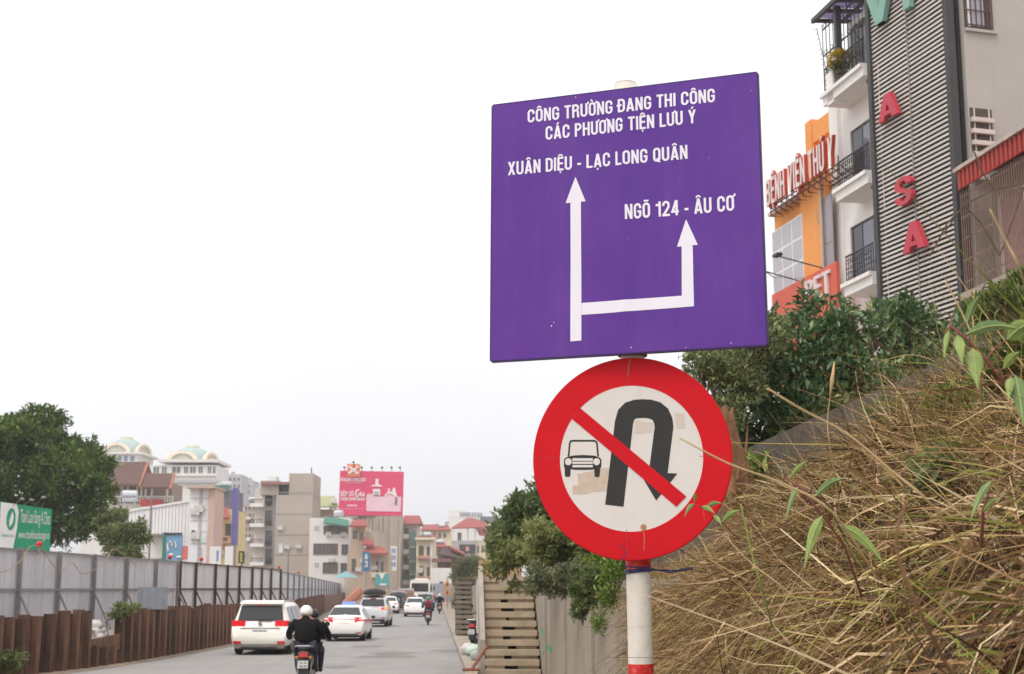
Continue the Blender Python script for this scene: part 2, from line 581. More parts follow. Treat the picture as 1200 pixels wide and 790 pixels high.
asphalt = mat('asphalt', (0.27, 0.255, 0.24), 0.85, var=0.13, scale=0.35, bump=0.004, fine=90, dirt=0.35, dirt_col=(0.33, 0.29, 0.25), streak=0.45, streak_col=(0.19, 0.175, 0.16), streak_vec=(0.55, 0.012, 1.0))
dust = mat('dusty_ground', (0.23, 0.19, 0.15), 0.95, var=0.25, scale=0.8, bump=0.01, fine=25)
concrete = mat('concrete', (0.34, 0.285, 0.22), 0.9, var=0.16, scale=1.3, bump=0.004, streak=0.35, streak_col=(0.15, 0.125, 0.1), fine=60)
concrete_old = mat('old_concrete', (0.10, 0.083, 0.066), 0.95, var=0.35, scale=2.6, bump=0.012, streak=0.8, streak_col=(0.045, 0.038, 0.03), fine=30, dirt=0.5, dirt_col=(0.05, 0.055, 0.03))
pave = mat('pavement_concrete', (0.34, 0.28, 0.22), 0.92, var=0.18, scale=0.9, bump=0.004, dirt=0.4)
soil = mat('bank_soil', (0.055, 0.042, 0.03), 1.0, var=0.4, scale=3, bump=0.02, fine=12)  # earth colour deepened to pass for shadow between the straw

tag(obj('ground', MB().box(-1500, 1500, -60, 2600, -0.6, 0.0), dust), kind='structure')

# the road: left edge follows the foot of the sheet piles, right edge the kerb
left_edge = [(-60, -12.6), (20, -12.2), (33, -12.2), (40, -11.2), (46, -10.8), (60, -10.6), (85, -11.6), (130, -16.2), (230, -25.5), (420, -47), (600, -75)]
road = MB()
vs, fs = [], []
for Y, xl in left_edge:
    xr = kerb_x(Y) if Y <= 230 else kerb_x(230) - (Y - 230) * 0.12
    for k in range(9):
        vs.append((xl + (xr - xl) * k / 8, Y, 0.004 + 0.0))
for i in range(len(left_edge) - 1):
    for k in range(8):
        a = i * 9 + k
        fs.append((a, a + 1, a + 10, a + 9))
road.add(vs, fs)
tag(obj('road', road, asphalt), kind='structure')
# worn patches in the asphalt
patch_m = mat('asphalt_patch', (0.2, 0.18, 0.165), 0.9, var=0.25, scale=1.2, bump=0.006)
for i, (px, py, rx, ry) in enumerate([(452, 770, 1.25, 1.4), (462, 766, 0.9, 2.0), (430, 758, 0.8, 1.5), (528, 763, 0.7, 1.6), (395, 782, 0.6, 1.0)]):
    c = ground(px, py)
    pts = [(c.x + rx * math.cos(t) * random.uniform(0.6, 1.1), c.y + ry * math.sin(t) * random.uniform(0.6, 1.1), 0.0075) for t in np.linspace(0, 2 * math.pi, 14, endpoint=False)]
    tag(obj('road_patch', MB().add(pts, [tuple(range(14))]), patch_m), kind='structure')

# pavement with its kerb
def strip(fx0, fx1, Y0, Y1, z0, z1, step=6.0):
    m = MB()
    n = max(1, int((Y1 - Y0) / step))
    rings = []
    for i in range(n + 1):
        Y = Y0 + (Y1 - Y0) * i / n
        rings.append([(fx0(Y), Y, z0), (fx1(Y), Y, z0), (fx1(Y), Y, z1), (fx0(Y), Y, z1)])
    m.loft([[Vector(p) for p in r] for r in rings])
    return m
tag(obj('kerb', strip(kerb_x, lambda Y: kerb_x(Y) + 0.18, -20, 230, -0.3, 0.135), mat('kerb_stone', (0.33, 0.28, 0.23), 0.9, var=0.2, scale=1.5, bump=0.004)), kind='structure')
tag(obj('pavement', strip(lambda Y: kerb_x(Y) + 0.182, lambda Y: low_x(Y) - 0.003, -20, 230, -0.3, 0.12), pave), kind='structure')

# raised ground behind the walls: the street on the dyke
tag(obj('upper_ground', strip(lambda Y: up_x(Y) + 0.26, lambda Y: 120, -20, 36.9, -0.3, 3.05), dust), kind='structure')
tag(obj('upper_ground', strip(lambda Y: low_x(Y) + 0.3, lambda Y: 120, 37, 260, -0.3, 2.35), dust), kind='structure')

# low retaining wall in cast panels
wall = thing('retaining_wall', 'low stained concrete retaining wall along the pavement behind the sign post', 'wall', (low_x(20), 20, 0))
Y = -6.0
i = 0
while Y < 36.5:
    L = 2.4
    Y1 = min(Y + L - 0.03, 36.5)
    m = MB().loft([[Vector((low_x(q), q, -0.2)), Vector((low_x(q) + 0.28, q, -0.2)), Vector((low_x(q) + 0.28, q, 2.3)), Vector((low_x(q), q, 2.3))] for q in (Y, Y1)])
    obj('wall_panel', m, concrete, wall)
    if i % 2 == 0:
        obj('pilaster', MB().loft([[Vector((low_x(q) - 0.05, q, -0.2)), Vector((low_x(q) - 0.002, q, -0.2)), Vector((low_x(q) - 0.002, q, 2.26)), Vector((low_x(q) - 0.05, q, 2.26))] for q in (Y - 0.1, Y + 0.1)]), concrete, wall)
    Y += L
    i += 1
wall2 = thing('retaining_wall', 'far stretch of low concrete wall past the open concrete stairs', 'wall', (low_x(60), 60, 0))
Y = 37.2
while Y < 200:
    Y1 = Y + 7.96
    obj('wall_panel', MB().loft([[Vector((low_x(q) - 0.05, q, -0.2)), Vector((low_x(q) + 0.28, q, -0.2)), Vector((low_x(q) + 0.28, q, 2.45)), Vector((low_x(q) - 0.05, q, 2.45))] for q in (Y, Y1)]), concrete, wall2)
    Y += 8.0
# graffiti mark on the low wall
gm = MB()
gf = Face((low_x(33) - 0.004, 33), (-K, 1), 1)
for pts in ([(634, 736), (638, 746), (639, 752)], [(639, 752), (640, 762)], [(637, 765), (641, 757), (646, 763)], [(636, 766), (641, 756)]):
    q = [gf.hit(*p) for p in pts]
    Lr, Rr = ribbon(q, 0.09)
    for a in range(len(q) - 1):
        gm.add([gf.pt(*Lr[a], 0.002), gf.pt(*Lr[a + 1], 0.002), gf.pt(*Rr[a + 1], 0.002), gf.pt(*Rr[a], 0.002)], [(0, 1, 2, 3)])
obj('graffiti', gm, mat('green_spray', lin(40, 165, 120), 0.6), wall)

# upper wall
uw = thing('upper_wall', 'weathered dark grey concrete wall above the dry grass, running below the bushes', 'wall', (up_x(12), 12, 2.4))
Y = 1.0
while Y < 34:
    Y1 = Y + 3.48
    obj('wall_panel', MB().loft([[Vector((up_x(q), q, 1.5)), Vector((up_x(q) + 0.24, q, 1.5)), Vector((up_x(q) + 0.24, q, 3.66)), Vector((up_x(q), q, 3.66))] for q in (Y, Y1)]), concrete_old, uw)
    Y += 3.5

# earth bank between the walls, swelling over the low wall towards the camera
def bank_top(Y): return interp(Y, [0, 3, 5, 7, 9.5, 11.3, 14, 18, 24, 36], [2.9, 3.0, 3.12, 3.16, 3.02, 2.74, 2.54, 2.45, 2.36, 2.33])
def bank_reach(Y): return interp(Y, [0, 2.0, 3.5, 5, 7, 10, 14, 16.5, 19, 26, 36], [1.55, 1.5, 1.35, 1.1, 0.8, 0.5, 0.34, 0.1, -0.06, -0.1, -0.1])
PROF = [(-0.02, 0.0), (0.25, -0.12), (0.5, -0.28), (0.72, -0.5), (0.88, -0.8), (0.97, -1.15), (1.0, -1.6), (0.98, -2.2)]
def bank_pt(Y, t):
    """t 0 at the upper wall, 1 at the front of the swelling"""
    ts = np.linspace(0, 1, len(PROF))
    o = interp(t, ts, [p[0] for p in PROF])
    dz = interp(t, ts, [p[1] for p in PROF])
    x = up_x(Y) - o * (0.8 + bank_reach(Y))
    r = bank_reach(Y)
    if r < 0.3 and t > 0.5:
        dz *= 0.55 + r
    z = bank_top(Y) + dz * 0.85
    bump = 0.10 * math.sin(1.9 * Y + 5 * t) + 0.07 * math.sin(4.3 * Y - 3 * t)
    return Vector((x - bump * 0.5, Y, max(0.1, z + bump * 0.6)))
bm_, rows = MB(), []
NT = 16
Ys = [0.4 + 0.3 * k for k in range(86)]
vs = [bank_pt(Y, k / NT) for Y in Ys for k in range(NT + 1)]
fs = [(r * (NT + 1) + k, (r + 1) * (NT + 1) + k, (r + 1) * (NT + 1) + k + 1, r * (NT + 1) + k + 1) for r in range(len(Ys) - 1) for k in range(NT)]
tag(obj('bank', bm_.add(vs, fs), soil, smooth=True), kind='structure')

# ------------------------------------------------------------------ stairs
step_m = mat('precast_step', (0.40, 0.32, 0.225), 0.9, var=0.2, scale=2.5, bump=0.006, fine=45, obj_var=0.1, dirt=0.3)
side_m = mat('stair_side', (0.36, 0.31, 0.26), 0.9, var=0.15, scale=1.2, streak=0.4)
def stairs(label, Y0, x0, x1, n, rise, going, cat='stairs', side=True, z0=0.12, m_step=step_m, skew=0.0):
    t = thing('concrete_stairs', label, cat, ((x0 + x1) / 2, Y0, 0))
    for k in range(n):
        z = z0 + rise * (k + 1)
        y = Y0 + going * k
        dx = -K * going * k + skew * k
        j = random.uniform(-0.02, 0.02)
        obj('tread', MB().box(x0 + dx, x1 + dx + j, y, y + going + 0.06, z - rise * 0.62, z), m_step, t)
        obj('riser', MB().box(x0 + dx + 0.04, x0 + dx + (x1 - x0) * (0.36 if k % 3 else 0.44), y + 0.04, y + going, z - rise * 1.02, z - rise * 0.625), m_step, t)
        obj('riser', MB().box(x0 + dx + (x1 - x0) * (0.6 if k % 2 else 0.5), x1 + dx - 0.03, y + 0.07, y + going, z - rise * 1.02, z - rise * 0.625), m_step, t)
        # solid core under each step, dark to stand for shade in the gaps
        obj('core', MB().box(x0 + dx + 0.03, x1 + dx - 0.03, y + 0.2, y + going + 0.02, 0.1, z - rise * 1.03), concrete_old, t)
    return t
st = stairs('open concrete stairs rising along the low wall, nearest the sign post', 33.6, -0.62, 0.67, 11, 0.215, 0.3)
z_top = 0.12 + 0.215 * 11
obj('landing_block', MB().box(-0.86, 0.25, 37.0, 38.3, z_top - 0.1, z_top + 0.42), mat('tan_block', lin(176, 146, 108), 0.85, var=0.1), st)
obj('side_slab', MB().loft([[Vector((-0.75 + d, y, 0.1)), Vector((-0.63 + d, y, 0.1)), Vector((-0.63 + d, y, zt)), Vector((-0.75 + d, y, zt))] for d, y, zt in ((0, 34.2, 1.0), (-0.12, 36.9, 2.75))]), side_m, st)
blk = tag(obj('concrete_block', MB().box(-1.06, -0.78, 32.6, 34.6, 0.1, 0.3), step_m), 'low concrete block at the foot of the near stairs', 'block')
st2 = stairs('far narrow flight of dark concrete stairs beside the road, past the blue sign', 64, -2.5, -1.7, 11, 0.215, 0.3, m_step=mat('step_dark', (0.2, 0.17, 0.13), 0.9, var=0.2, obj_var=0.15))
obj('top_block', MB().box(-2.55, -1.75, 67.4, 68.5, 2.3, 2.62), concrete_old, st2)

# ------------------------------------------------------------------ the sign post and its two signs
PD = 5.09
pole_top, pole_bot = at(733, 104, PD), at(744.5, 655, PD)
ptop = Vector((at(733, 100, PD).x, PD, at(733, 100, PD).z))
pbase = Vector((at(752, 790, PD).x + 0.018, PD, 0.1))
pole = thing('sign_post', 'white round steel post with red bands tied with blue wire', 'post', pbase)
axis = (ptop - pbase)
def pole_pt(z):
    t = (z - pbase.z) / (ptop.z - pbase.z)
    return pbase + axis * t
PR = 0.0435
white_pole = mat('white_post_paint', lin(222, 214, 200), 0.5, var=0.06, scale=9, dirt=0.35, dirt_col=(0.25, 0.2, 0.16), streak=0.25, streak_col=(0.25, 0.21, 0.17), bump=0.0008, fine=70)
red_paint = mat('red_post_paint', lin(205, 38, 32), 0.5, var=0.12, scale=14, dirt=0.5, dirt_col=(0.62, 0.5, 0.42))
zb1 = at(755, 778, PD).z
zb2 = at(745, 668, PD).z
m = MB().tube([pole_pt(0.1), pole_pt(1.0), pole_pt(2.0), pole_pt(3.0), pole_pt(ptop.z)], PR, 28)
obj('tube', m, white_pole, pole, smooth=True)
obj('band', MB().tube([pole_pt(zb1), pole_pt(zb1 - 0.35)], PR + 0.0012, 28, caps=False), red_paint, pole, smooth=True)
obj('band', MB().tube([pole_pt(zb2 - 0.002), pole_pt(zb2 + 0.33)], PR + 0.0012, 28, caps=False), red_paint, pole, smooth=True)
obj('cap', MB().tube([pole_pt(ptop.z - 0.002), pole_pt(ptop.z + 0.006)], PR * 0.93, 24), mat('cap_cement', lin(205, 195, 178), 0.9, var=0.2, scale=30, dirt=0.5), pole)
# wire round the post and trailing off to the bank
wm = mat('blue_wire', lin(38, 44, 100), 0.5, var=0.3, scale=40)
wire = MB()
for zz, ph in ((at(742, 663, PD).z, 0.0), (at(742, 668, PD).z, 0.9), (at(742, 671, PD).z, 2.0), (at(742, 669, PD).z, 2.6)):
    wire.tube([pole_pt(zz + 0.006 * math.sin(a + ph)) + Vector((math.cos(a), math.sin(a), 0)) * (PR + 0.004) for a in np.linspace(0, 2 * math.pi, 22)], 0.0022, 5)
z_ = at(742, 668, PD).z
wire.tube([pole_pt(z_) + Vector((PR + 0.003, -0.02, 0)), at(790, 669, 5.05), at(812, 665, 5.3)], 0.0026, 5)
wire.tube([pole_pt(z_) + Vector((PR + 0.003, -0.015, 0.004)), at(785, 671, 5.05), at(812, 667, 5.3)], 0.0022, 5)
wire.tube([pole_pt(z_) + Vector((-PR, -0.03, 0)), at(730, 655, 5.0), at(733, 648, 5.0), at(730, 641, 5.0), at(725, 639, 5.0)], 0.0018, 5)
obj('wire', wire, wm, pole)

# plane of the purple board: right edge nearer than the left
xl = at(577.5, 270, 5.17)
xr = at(893, 270, 4.85)
bd = (xl - xr)
SF = Face((xr.x, xr.y - 0.02), (bd.x, bd.y), 1)
if SF.n.y > 0:
    SF.n = -SF.n
U = -SF.a                                           # to the right as seen from the camera
Z = Vector((0, 0, 1))
corners = [SF.hit(579, 125.5), SF.hit(887.5, 87), SF.hit(899, 404.5), SF.hit(577, 423.5)]   # (s, z): s grows to the left
board = thing('direction_sign', 'square purple roadworks direction sign with white lettering and two white arrows', 'sign', SF.pt(corners[2][0] * 0.5 + corners[3][0] * 0.5, corners[2][1]))
m, N, L = nodes_of('purple_vinyl')
p = N['Principled BSDF']
setin(p, 'Roughness', 0.5)
setin(p, 'Specular IOR Level', 0.25)
tcn = N.new('ShaderNodeTexCoord')
n1 = N.new('ShaderNodeTexNoise')
n1.inputs['Scale'].default_value = 3.5
n1.inputs['Detail'].default_value = 4
L.new(tcn.outputs['Object'], n1.inputs['Vector'])
cr = N.new('ShaderNodeValToRGB')
cr.color_ramp.elements[0].position, cr.color_ramp.elements[1].position = 0.3, 0.7
cr.color_ramp.elements[0].color = (*lin(90, 50, 142), 1)
cr.color_ramp.elements[1].color = (*lin(101, 56, 148), 1)
L.new(n1.outputs['Fac'], cr.inputs[0])
n2 = N.new('ShaderNodeTexNoise')
n2.inputs['Scale'].default_value = 14
n2.inputs['Detail'].default_value = 2
L.new(tcn.outputs['Object'], n2.inputs['Vector'])
r2 = N.new('ShaderNodeMapRange')
r2.inputs['From Min'].default_value, r2.inputs['From Max'].default_value = 0.73, 0.76
r2.inputs['To Max'].default_value = 0.45
L.new(n2.outputs['Fac'], r2.inputs['Value'])
mx = N.new('ShaderNodeMix')
mx.data_type = 'RGBA'
mx.inputs['B'].default_value = (*lin(60, 36, 104), 1)
L.new(r2.outputs[0], mx.inputs['Factor'])
L.new(cr.outputs[0], mx.inputs['A'])
dv = N.new('ShaderNodeTexNoise')
dv.inputs['Scale'].default_value = 2.5
dv.inputs['Detail'].default_value = 8
dv.inputs['Roughness'].default_value = 0.75
dm = N.new('ShaderNodeMapping')
dm.inputs['Scale'].default_value = (4, 4, 0.5)
L.new(tcn.outputs['Object'], dm.inputs[0])
L.new(dm.outputs[0], dv.inputs['Vector'])
dr = N.new('ShaderNodeMapRange')
dr.inputs['From Min'].default_value, dr.inputs['From Max'].default_value = 0.45, 0.75
dr.inputs['To Max'].default_value = 0.09
L.new(dv.outputs['Fac'], dr.inputs['Value'])
dx = N.new('ShaderNodeMix')
dx.data_type = 'RGBA'
dx.inputs['B'].default_value = (*lin(150, 128, 160), 1)
L.new(dr.outputs[0], dx.inputs['Factor'])
L.new(mx.outputs['Result'], dx.inputs['A'])
L.new(dx.outputs['Result'], p.inputs['Base Color'])
nb = N.new('ShaderNodeTexNoise')
nb.inputs['Scale'].default_value = 4
nb.inputs['Detail'].default_value = 3
mpn = N.new('ShaderNodeMapping')
mpn.inputs['Scale'].default_value = (1.5, 1.5, 0.7)
L.new(tcn.outputs['Object'], mpn.inputs[0])
L.new(mpn.outputs[0], nb.inputs['Vector'])
wv = N.new('ShaderNodeTexNoise')
wv.inputs['Scale'].default_value = 260
L.new(tcn.outputs['Object'], wv.inputs['Vector'])
b1 = N.new('ShaderNodeBump')
b1.inputs['Strength'].default_value = 0.5
b1.inputs['Distance'].default_value = 0.012
L.new(nb.outputs['Fac'], b1.inputs['Height'])
b2 = N.new('ShaderNodeBump')
b2.inputs['Strength'].default_value = 0.25
b2.inputs['Distance'].default_value = 0.0006
L.new(wv.outputs['Fac'], b2.inputs['Height'])
L.new(b1.outputs[0], b2.inputs['Normal'])
L.new(b2.outputs[0], p.inputs['Normal'])
purple = m
# the stretched sheet: a grid with faint swells and a crease where the post shows through
nu, nv = 72, 30
def sheet_swell(a, b):
    edge = max(0.0, min(a, 1 - a, b, 1 - b))
    return (0.0022 * math.sin(9 * a + 2 * b) * math.sin(7 * b + 1.3) + 0.0012 * math.sin(23 * a + 11 * b) + 0.0042 * math.exp(-((a - 0.505) / 0.022) ** 2)) * min(1, edge * 8)
def hug_sheet(o):
    """lay a printed piece on the swells of the sheet"""
    (s_l, _), (s_r, _) = corners[3], corners[2]
    z_t, z_b = (corners[0][1] + corners[1][1]) / 2, (corners[2][1] + corners[3][1]) / 2
    for v_ in o.data.vertices:
        d_ = v_.co - SF.p0
        v_.co += SF.n * sheet_swell((d_.dot(SF.a) - s_l) / (s_r - s_l), (v_.co.z - z_b) / (z_t - z_b))
def board_uv(a, b):                                 # a 0 left .. 1 right, b 0 bottom .. 1 top
    tl, tr, br, bl = [Vector(c) for c in corners]
    top, bot = tl.lerp(tr, a), bl.lerp(br, a)
    return bot.lerp(top, b)
vs, fs = [], []
for j in range(nv + 1):
    for i in range(nu + 1):
        a, b = i / nu, j / nv
        q = board_uv(a, b)
        edge = min(a, 1 - a, b, 1 - b)
        vs.append(SF.pt(q.x, q.y, 0.016 + sheet_swell(a, b)))
for j in range(nv):
    for i in range(nu):
        k = j * (nu + 1) + i
        fs.append((k, k + 1, k + nu + 2, k + nu + 1))
obj('sheet', MB().add(vs, fs), purple, board, smooth=True)
fr = MB()
tl, tr, br, bl = corners
for (s0, z0), (s1, z1) in ((tl, tr), (tr, br), (br, bl), (bl, tl)):
    p0, p1 = SF.pt(s0, z0, -0.012), SF.pt(s1, z1, -0.012)
    d = (p1 - p0).normalized()
    side = SF.n.cross(d).normalized() * 0.005
    fr.prism([p0 + side, p1 + side, p1 - side * 0.1, p0 - side * 0.1], SF.n * 0.0275)
obj('frame', fr, mat('board_edge', lin(58, 34, 92), 0.5), board)
obj('backing', MB().prism([SF.pt(s, z, -0.010) for s, z in corners], SF.n * 0.018), mat('board_back', (0.35, 0.35, 0.36), 0.6), board)
br_m = mat('rusty_bracket', lin(110, 60, 44), 0.7, var=0.3, scale=30)
for py in (112, 411):
    zc = SF.hit(736, py)[1]
    obj('bracket', MB().tube([pole_pt(zc) + Vector((math.cos(a), math.sin(a), 0)) * (PR + 0.005) for a in np.linspace(0, 2 * math.pi, 16)], 0.006, 6), br_m, board)
letters_m = mat('white_vinyl', lin(236, 230, 238), 0.45, var=0.03)
O_L = 0.0169
for s, (x0, y0), (x1, y1), cap_px in (('CÔNG TRƯỜNG ĐANG THI CÔNG', (620, 145.5), (839, 121), 15.0), ('CÁC PHƯƠNG TIỆN LƯU Ý', (641, 165.5), (817, 146), 15.5),
                                     ('XUÂN DIỆU - LẠC LONG QUÂN', (597, 207), (807, 187.5), 15.5), ('NGÕ 124 - ÂU CƠ', (734, 258.5), (861.5, 248), 17.5)):
    a, b = SF.hit(x0, y0), SF.hit(x1, y1)
    c = SF.hit(x0, y0 - cap_px)
    p0, p1 = SF.pt(a[0], a[1], O_L), SF.pt(b[0], b[1], O_L)
    words(s, p0, p1, c[1] - a[1], SF.n, 0.0003, letters_m, board)
def sign_poly(pts, o):
    return MB().prism([SF.pt(*SF.hit(*p), o) for p in pts], SF.n * 0.0004)
def strip_quads(p_a, p_b, q_a, q_b, n):
    """a bar between two edges, cut into n pieces"""
    m_ = MB()
    for k in range(n):
        e = [tuple(Vector(x).lerp(Vector(y), t_)) for t_ in (k / n, (k + 1) / n) for x, y in ((p_a, p_b), (q_a, q_b))]
        m_.add([SF.pt(*SF.hit(*e[i]), O_L) for i in (0, 2, 3, 1)], [(0, 1, 2, 3)])
    return m_
main = strip_quads((670, 401), (670.2, 239), (682.8, 400), (682.5, 238), 12)
hm = strip_quads((664.5, 239.5), (675.9, 209), (688, 237.5), (676.1, 209), 10)
main.add(hm.v, hm.f)
obj('arrow', main, letters_m, board)
side_a = strip_quads((682.9, 356), (814.2, 346.6), (682.9, 370), (814.5, 360), 40)
sm = strip_quads((800.2, 347.6), (800, 290), (814.2, 346.6), (812.8, 288.8), 6)
side_a.add(sm.v, sm.f)
hm = strip_quads((794.5, 290.5), (804.9, 258.5), (818.8, 288), (805.1, 258.5), 10)
side_a.add(hm.v, hm.f)
obj('arrow', side_a, letters_m, board)
for o in list(board.children):
    if o.name.startswith(('lettering', 'arrow')):
        hug_sheet(o)
# chips and fixings in the vinyl
for px, py, r_ in ((676, 115.5, 0.004), (881, 108, 0.003), (737, 281, 0.003), (648, 383, 0.005), (651, 379, 0.0035), (741, 408, 0.004), (805, 408, 0.003), (858, 403, 0.004), (832, 186.5, 0.003)):
    s_, z_ = SF.hit(px, py)
    o = obj('chip', MB().add([SF.pt(s_ + r_ * random.uniform(0.3, 0.7) * math.cos(t_), z_ + r_ * random.uniform(0.3, 0.7) * math.sin(t_), O_L) for t_ in np.linspace(0, 6.28, 7)[:-1]], [tuple(range(6))]), letters_m, board)
    hug_sheet(o)

# ------------------------------------------------------------------ the round sign
cc = at(739, 537, 5.02)
ang = math.radians(-17)
DU = Vector((math.cos(ang), math.sin(ang), 0))      # to the right on the disc
DN = Vector((DU.y, -DU.x, 0))                       # towards the camera
DISC_F = Face((cc.x, cc.y), (DU.x, DU.y), 1)
DISC_F.n = DN.copy()
R_D = 0.3555
disc = thing('prohibition_sign', 'round red and white sign barring cars from a U-turn, below the purple board', 'sign', cc - Z * R_D)
sign_red = mat('sign_red', lin(206, 14, 28), 0.5, spec=0.2, var=0.07, scale=5, dirt=0.25, dirt_col=lin(176, 26, 36), bump=0.0006, fine=25)
sign_white = mat('sign_white', lin(220, 212, 204), 0.42, var=0.035, scale=7, dirt=0.22, dirt_col=lin(186, 172, 156))
sign_black = mat('sign_black', lin(44, 43, 40), 0.4, var=0.15, scale=9)
def dpt(u, v, o=0.0): return cc + DU * u + Z * v + DN * o
def ring_mb(c, r0, r1, o, h, n=96):
    m_ = MB()
    for k in range(n):
        a0, a1 = 2 * math.pi * k / n, 2 * math.pi * (k + 1) / n
        q = [(r0, a0), (r1, a0), (r1, a1), (r0, a1)]
        m_.add([dpt(c[0] + r * math.cos(a), c[1] + r * math.sin(a), o) for r, a in q], [(0, 1, 2, 3)])
    return m_
obj('plate', MB().disc(dpt(0, 0, -0.004), DU, Z, R_D, DN * 0.0046, 96), mat('sign_back', (0.4, 0.4, 0.41), 0.5, metal=0.3), disc)
obj('rim', MB().tube([dpt(R_D * math.cos(a), R_D * math.sin(a), -0.002) for a in np.linspace(0, 2 * math.pi, 97)], 0.0035, 6), sign_red, disc)
obj('face', MB().disc(dpt(0, 0, 0.001), DU, Z, R_D * 0.74, DN * 0.0004, 96), sign_white, disc)
obj('red_ring', ring_mb((0, 0), R_D * 0.725, R_D * 0.998, 0.002, 0), sign_red, disc)
def duv(px, py):
    s, z = DISC_F.hit(px, py)
    return s, z - cc.z
def dpoly(pts, o, m_, name):
    return obj(name, MB().prism([dpt(*q, o) for q in pts], DN * 0.0003), m_, disc)
def dribbon(mb, pts, wid, o, closed=False):
    Lr, Rr = ribbon(pts, wid, closed)
    n = len(pts)
    for i in range(n if closed else n - 1):
        j = (i + 1) % n
        mb.add([dpt(*Lr[i], o), dpt(*Rr[i], o), dpt(*Rr[j], o), dpt(*Lr[j], o)], [(0, 1, 2, 3)])
C5 = lambda x, y: duv(620 + x / 3.158, 410 + y / 3.158)       # pixels of an enlarged look at the disc
# the U-turn arrow: from the foot up and over to the head
uc = MB()
pa = [C5(316, 578), C5(353, 262)]
top = [C5(x, y) for x, y in ((353, 262), (360, 240), (374, 226), (396, 219), (420, 217.5), (446, 219), (470, 226), (487, 240), (497, 262), (500, 285))]
dribbon(uc, [C5(316, 577)] + [C5(352, 268)] + top[1:] + [C5(478, 458)], 0.0665, 0.0022)
obj('turn_arrow', uc, sign_black, disc)
dpoly([C5(408, 452), C5(549, 458), C5(471, 558)], 0.0024, sign_black, 'arrow_head')
dpoly([C5(190, 216), C5(160, 256), C5(546, 581), C5(583, 543)], 0.0032, sign_red, 'slash')
# the little car seen from the front
cm = MB()
C6 = lambda x, y: duv(640 + x / 6.58, 480 + y / 6.58)
dribbon(cm, [C6(174, 362), C6(183, 262), C6(190, 245), C6(205, 241), C6(370, 241), C6(386, 248), C6(393, 262), C6(402, 362)], 0.0062, 0.0022)
cm.prism([dpt(*C6(x, y), 0.0021) for x, y in ((150, 372), (200, 356), (285, 351), (375, 356), (416, 372), (428, 390), (426, 448), (405, 456), (350, 464), (285, 466), (220, 464), (160, 456), (139, 446), (138, 390))], DN * 0.0003)
cm.prism([dpt(*C6(x, y), 0.0023) for x, y in ((144, 440), (190, 440), (188, 510), (180, 518), (155, 518), (146, 512))], DN * 0.0003)
cm.prism([dpt(*C6(x, y), 0.0023) for x, y in ((371, 440), (418, 440), (414, 512), (408, 521), (384, 521), (375, 514))], DN * 0.0003)
obj('car_symbol', cm, sign_black, disc)
cl = MB()
for x in (173, 391):
    q = C6(x, 403)
    cl.disc(dpt(*q, 0.003), DU, Z, 0.0125, DN * 0.0003, 20)
for y0, y1 in ((376, 397), (403, 420), (428, 446)):
    cl.prism([dpt(*C6(x, y), 0.0031) for x, y in ((204, y0), (362, y0), (362, y1), (204, y1))], DN * 0.0003)
obj('car_lights', cl, sign_white, disc)
# scuffed tape marks
tape = mat('old_tape', lin(200, 180, 160), 0.8, var=0.12, scale=60, dirt=0.5, dirt_col=lin(206, 192, 178))
rr = random.Random(3)
def ragged(pts, o, name, m_, j=0.003):
    out_ = []
    for i in range(len(pts)):
        a, b = Vector(pts[i]), Vector(pts[(i + 1) % len(pts)])
        for k in range(5):
            q = a.lerp(b, k / 5)
            out_.append((q.x + rr.uniform(-j, j), q.y + rr.uniform(-j, j)))
    return dpoly(out_, o, m_, name)
ragged([C6(245, 497), C6(330, 478), C6(488, 447), C6(462, 632), C6(205, 655), C6(206, 590), C6(245, 585)], 0.0017, 'tape_mark', tape)
ragged([C5(394, 262), C5(462, 270), C5(456, 305), C5(390, 312)], 0.0017, 'tape_mark', mat('tape_pale', lin(206, 192, 178), 0.8, var=0.08), 0.002)
ragged([C5(540, 232), C5(575, 236), C5(578, 290), C5(545, 292)], 0.0017, 'tape_mark', MATS['tape_pale'], 0.002)
obj('stain', MB().disc(dpt(*C5(424, 657), 0.0026), DU, Z, 0.011, DN * 0.0003, 9), mat('rust_dab', lin(170, 130, 90), 0.9, var=0.3, scale=60), disc)
for pts, wd in (([(18, 401), (112, 401)], 0.0018), ([(630, 394), (736, 393)], 0.0018), ([(366, 30), (365, 132)], 0.0016), ([(361, 664), (360, 770)], 0.0016)):
    seam = MB()
    dribbon(seam, [C5(*q) for q in pts], wd, 0.0024)
    obj('seam', seam, mat('seam_line', lin(170, 60, 62), 0.6), disc)
for pts, wd in (([(424, 668), (428, 700), (425, 742)], 0.0045), ([(645, 590), (650, 628)], 0.002), ([(376, 34), (370, 58), (366, 100)], 0.005)):
    sk = MB()
    dribbon(sk, [C5(*q) for q in pts], wd, 0.0025)
    obj('rust_streak', sk, mat('rust_run', lin(188, 96, 78), 0.8, var=0.25, scale=50), disc)
for k, z in enumerate((cc.z + 0.25, cc.z - 0.25)):
    obj('clamp', MB().tube([pole_pt(z) + Vector((math.cos(a), math.sin(a), 0)) * (PR + 0.004) for a in np.linspace(0, 2 * math.pi, 16)], 0.005, 6), br_m, disc)

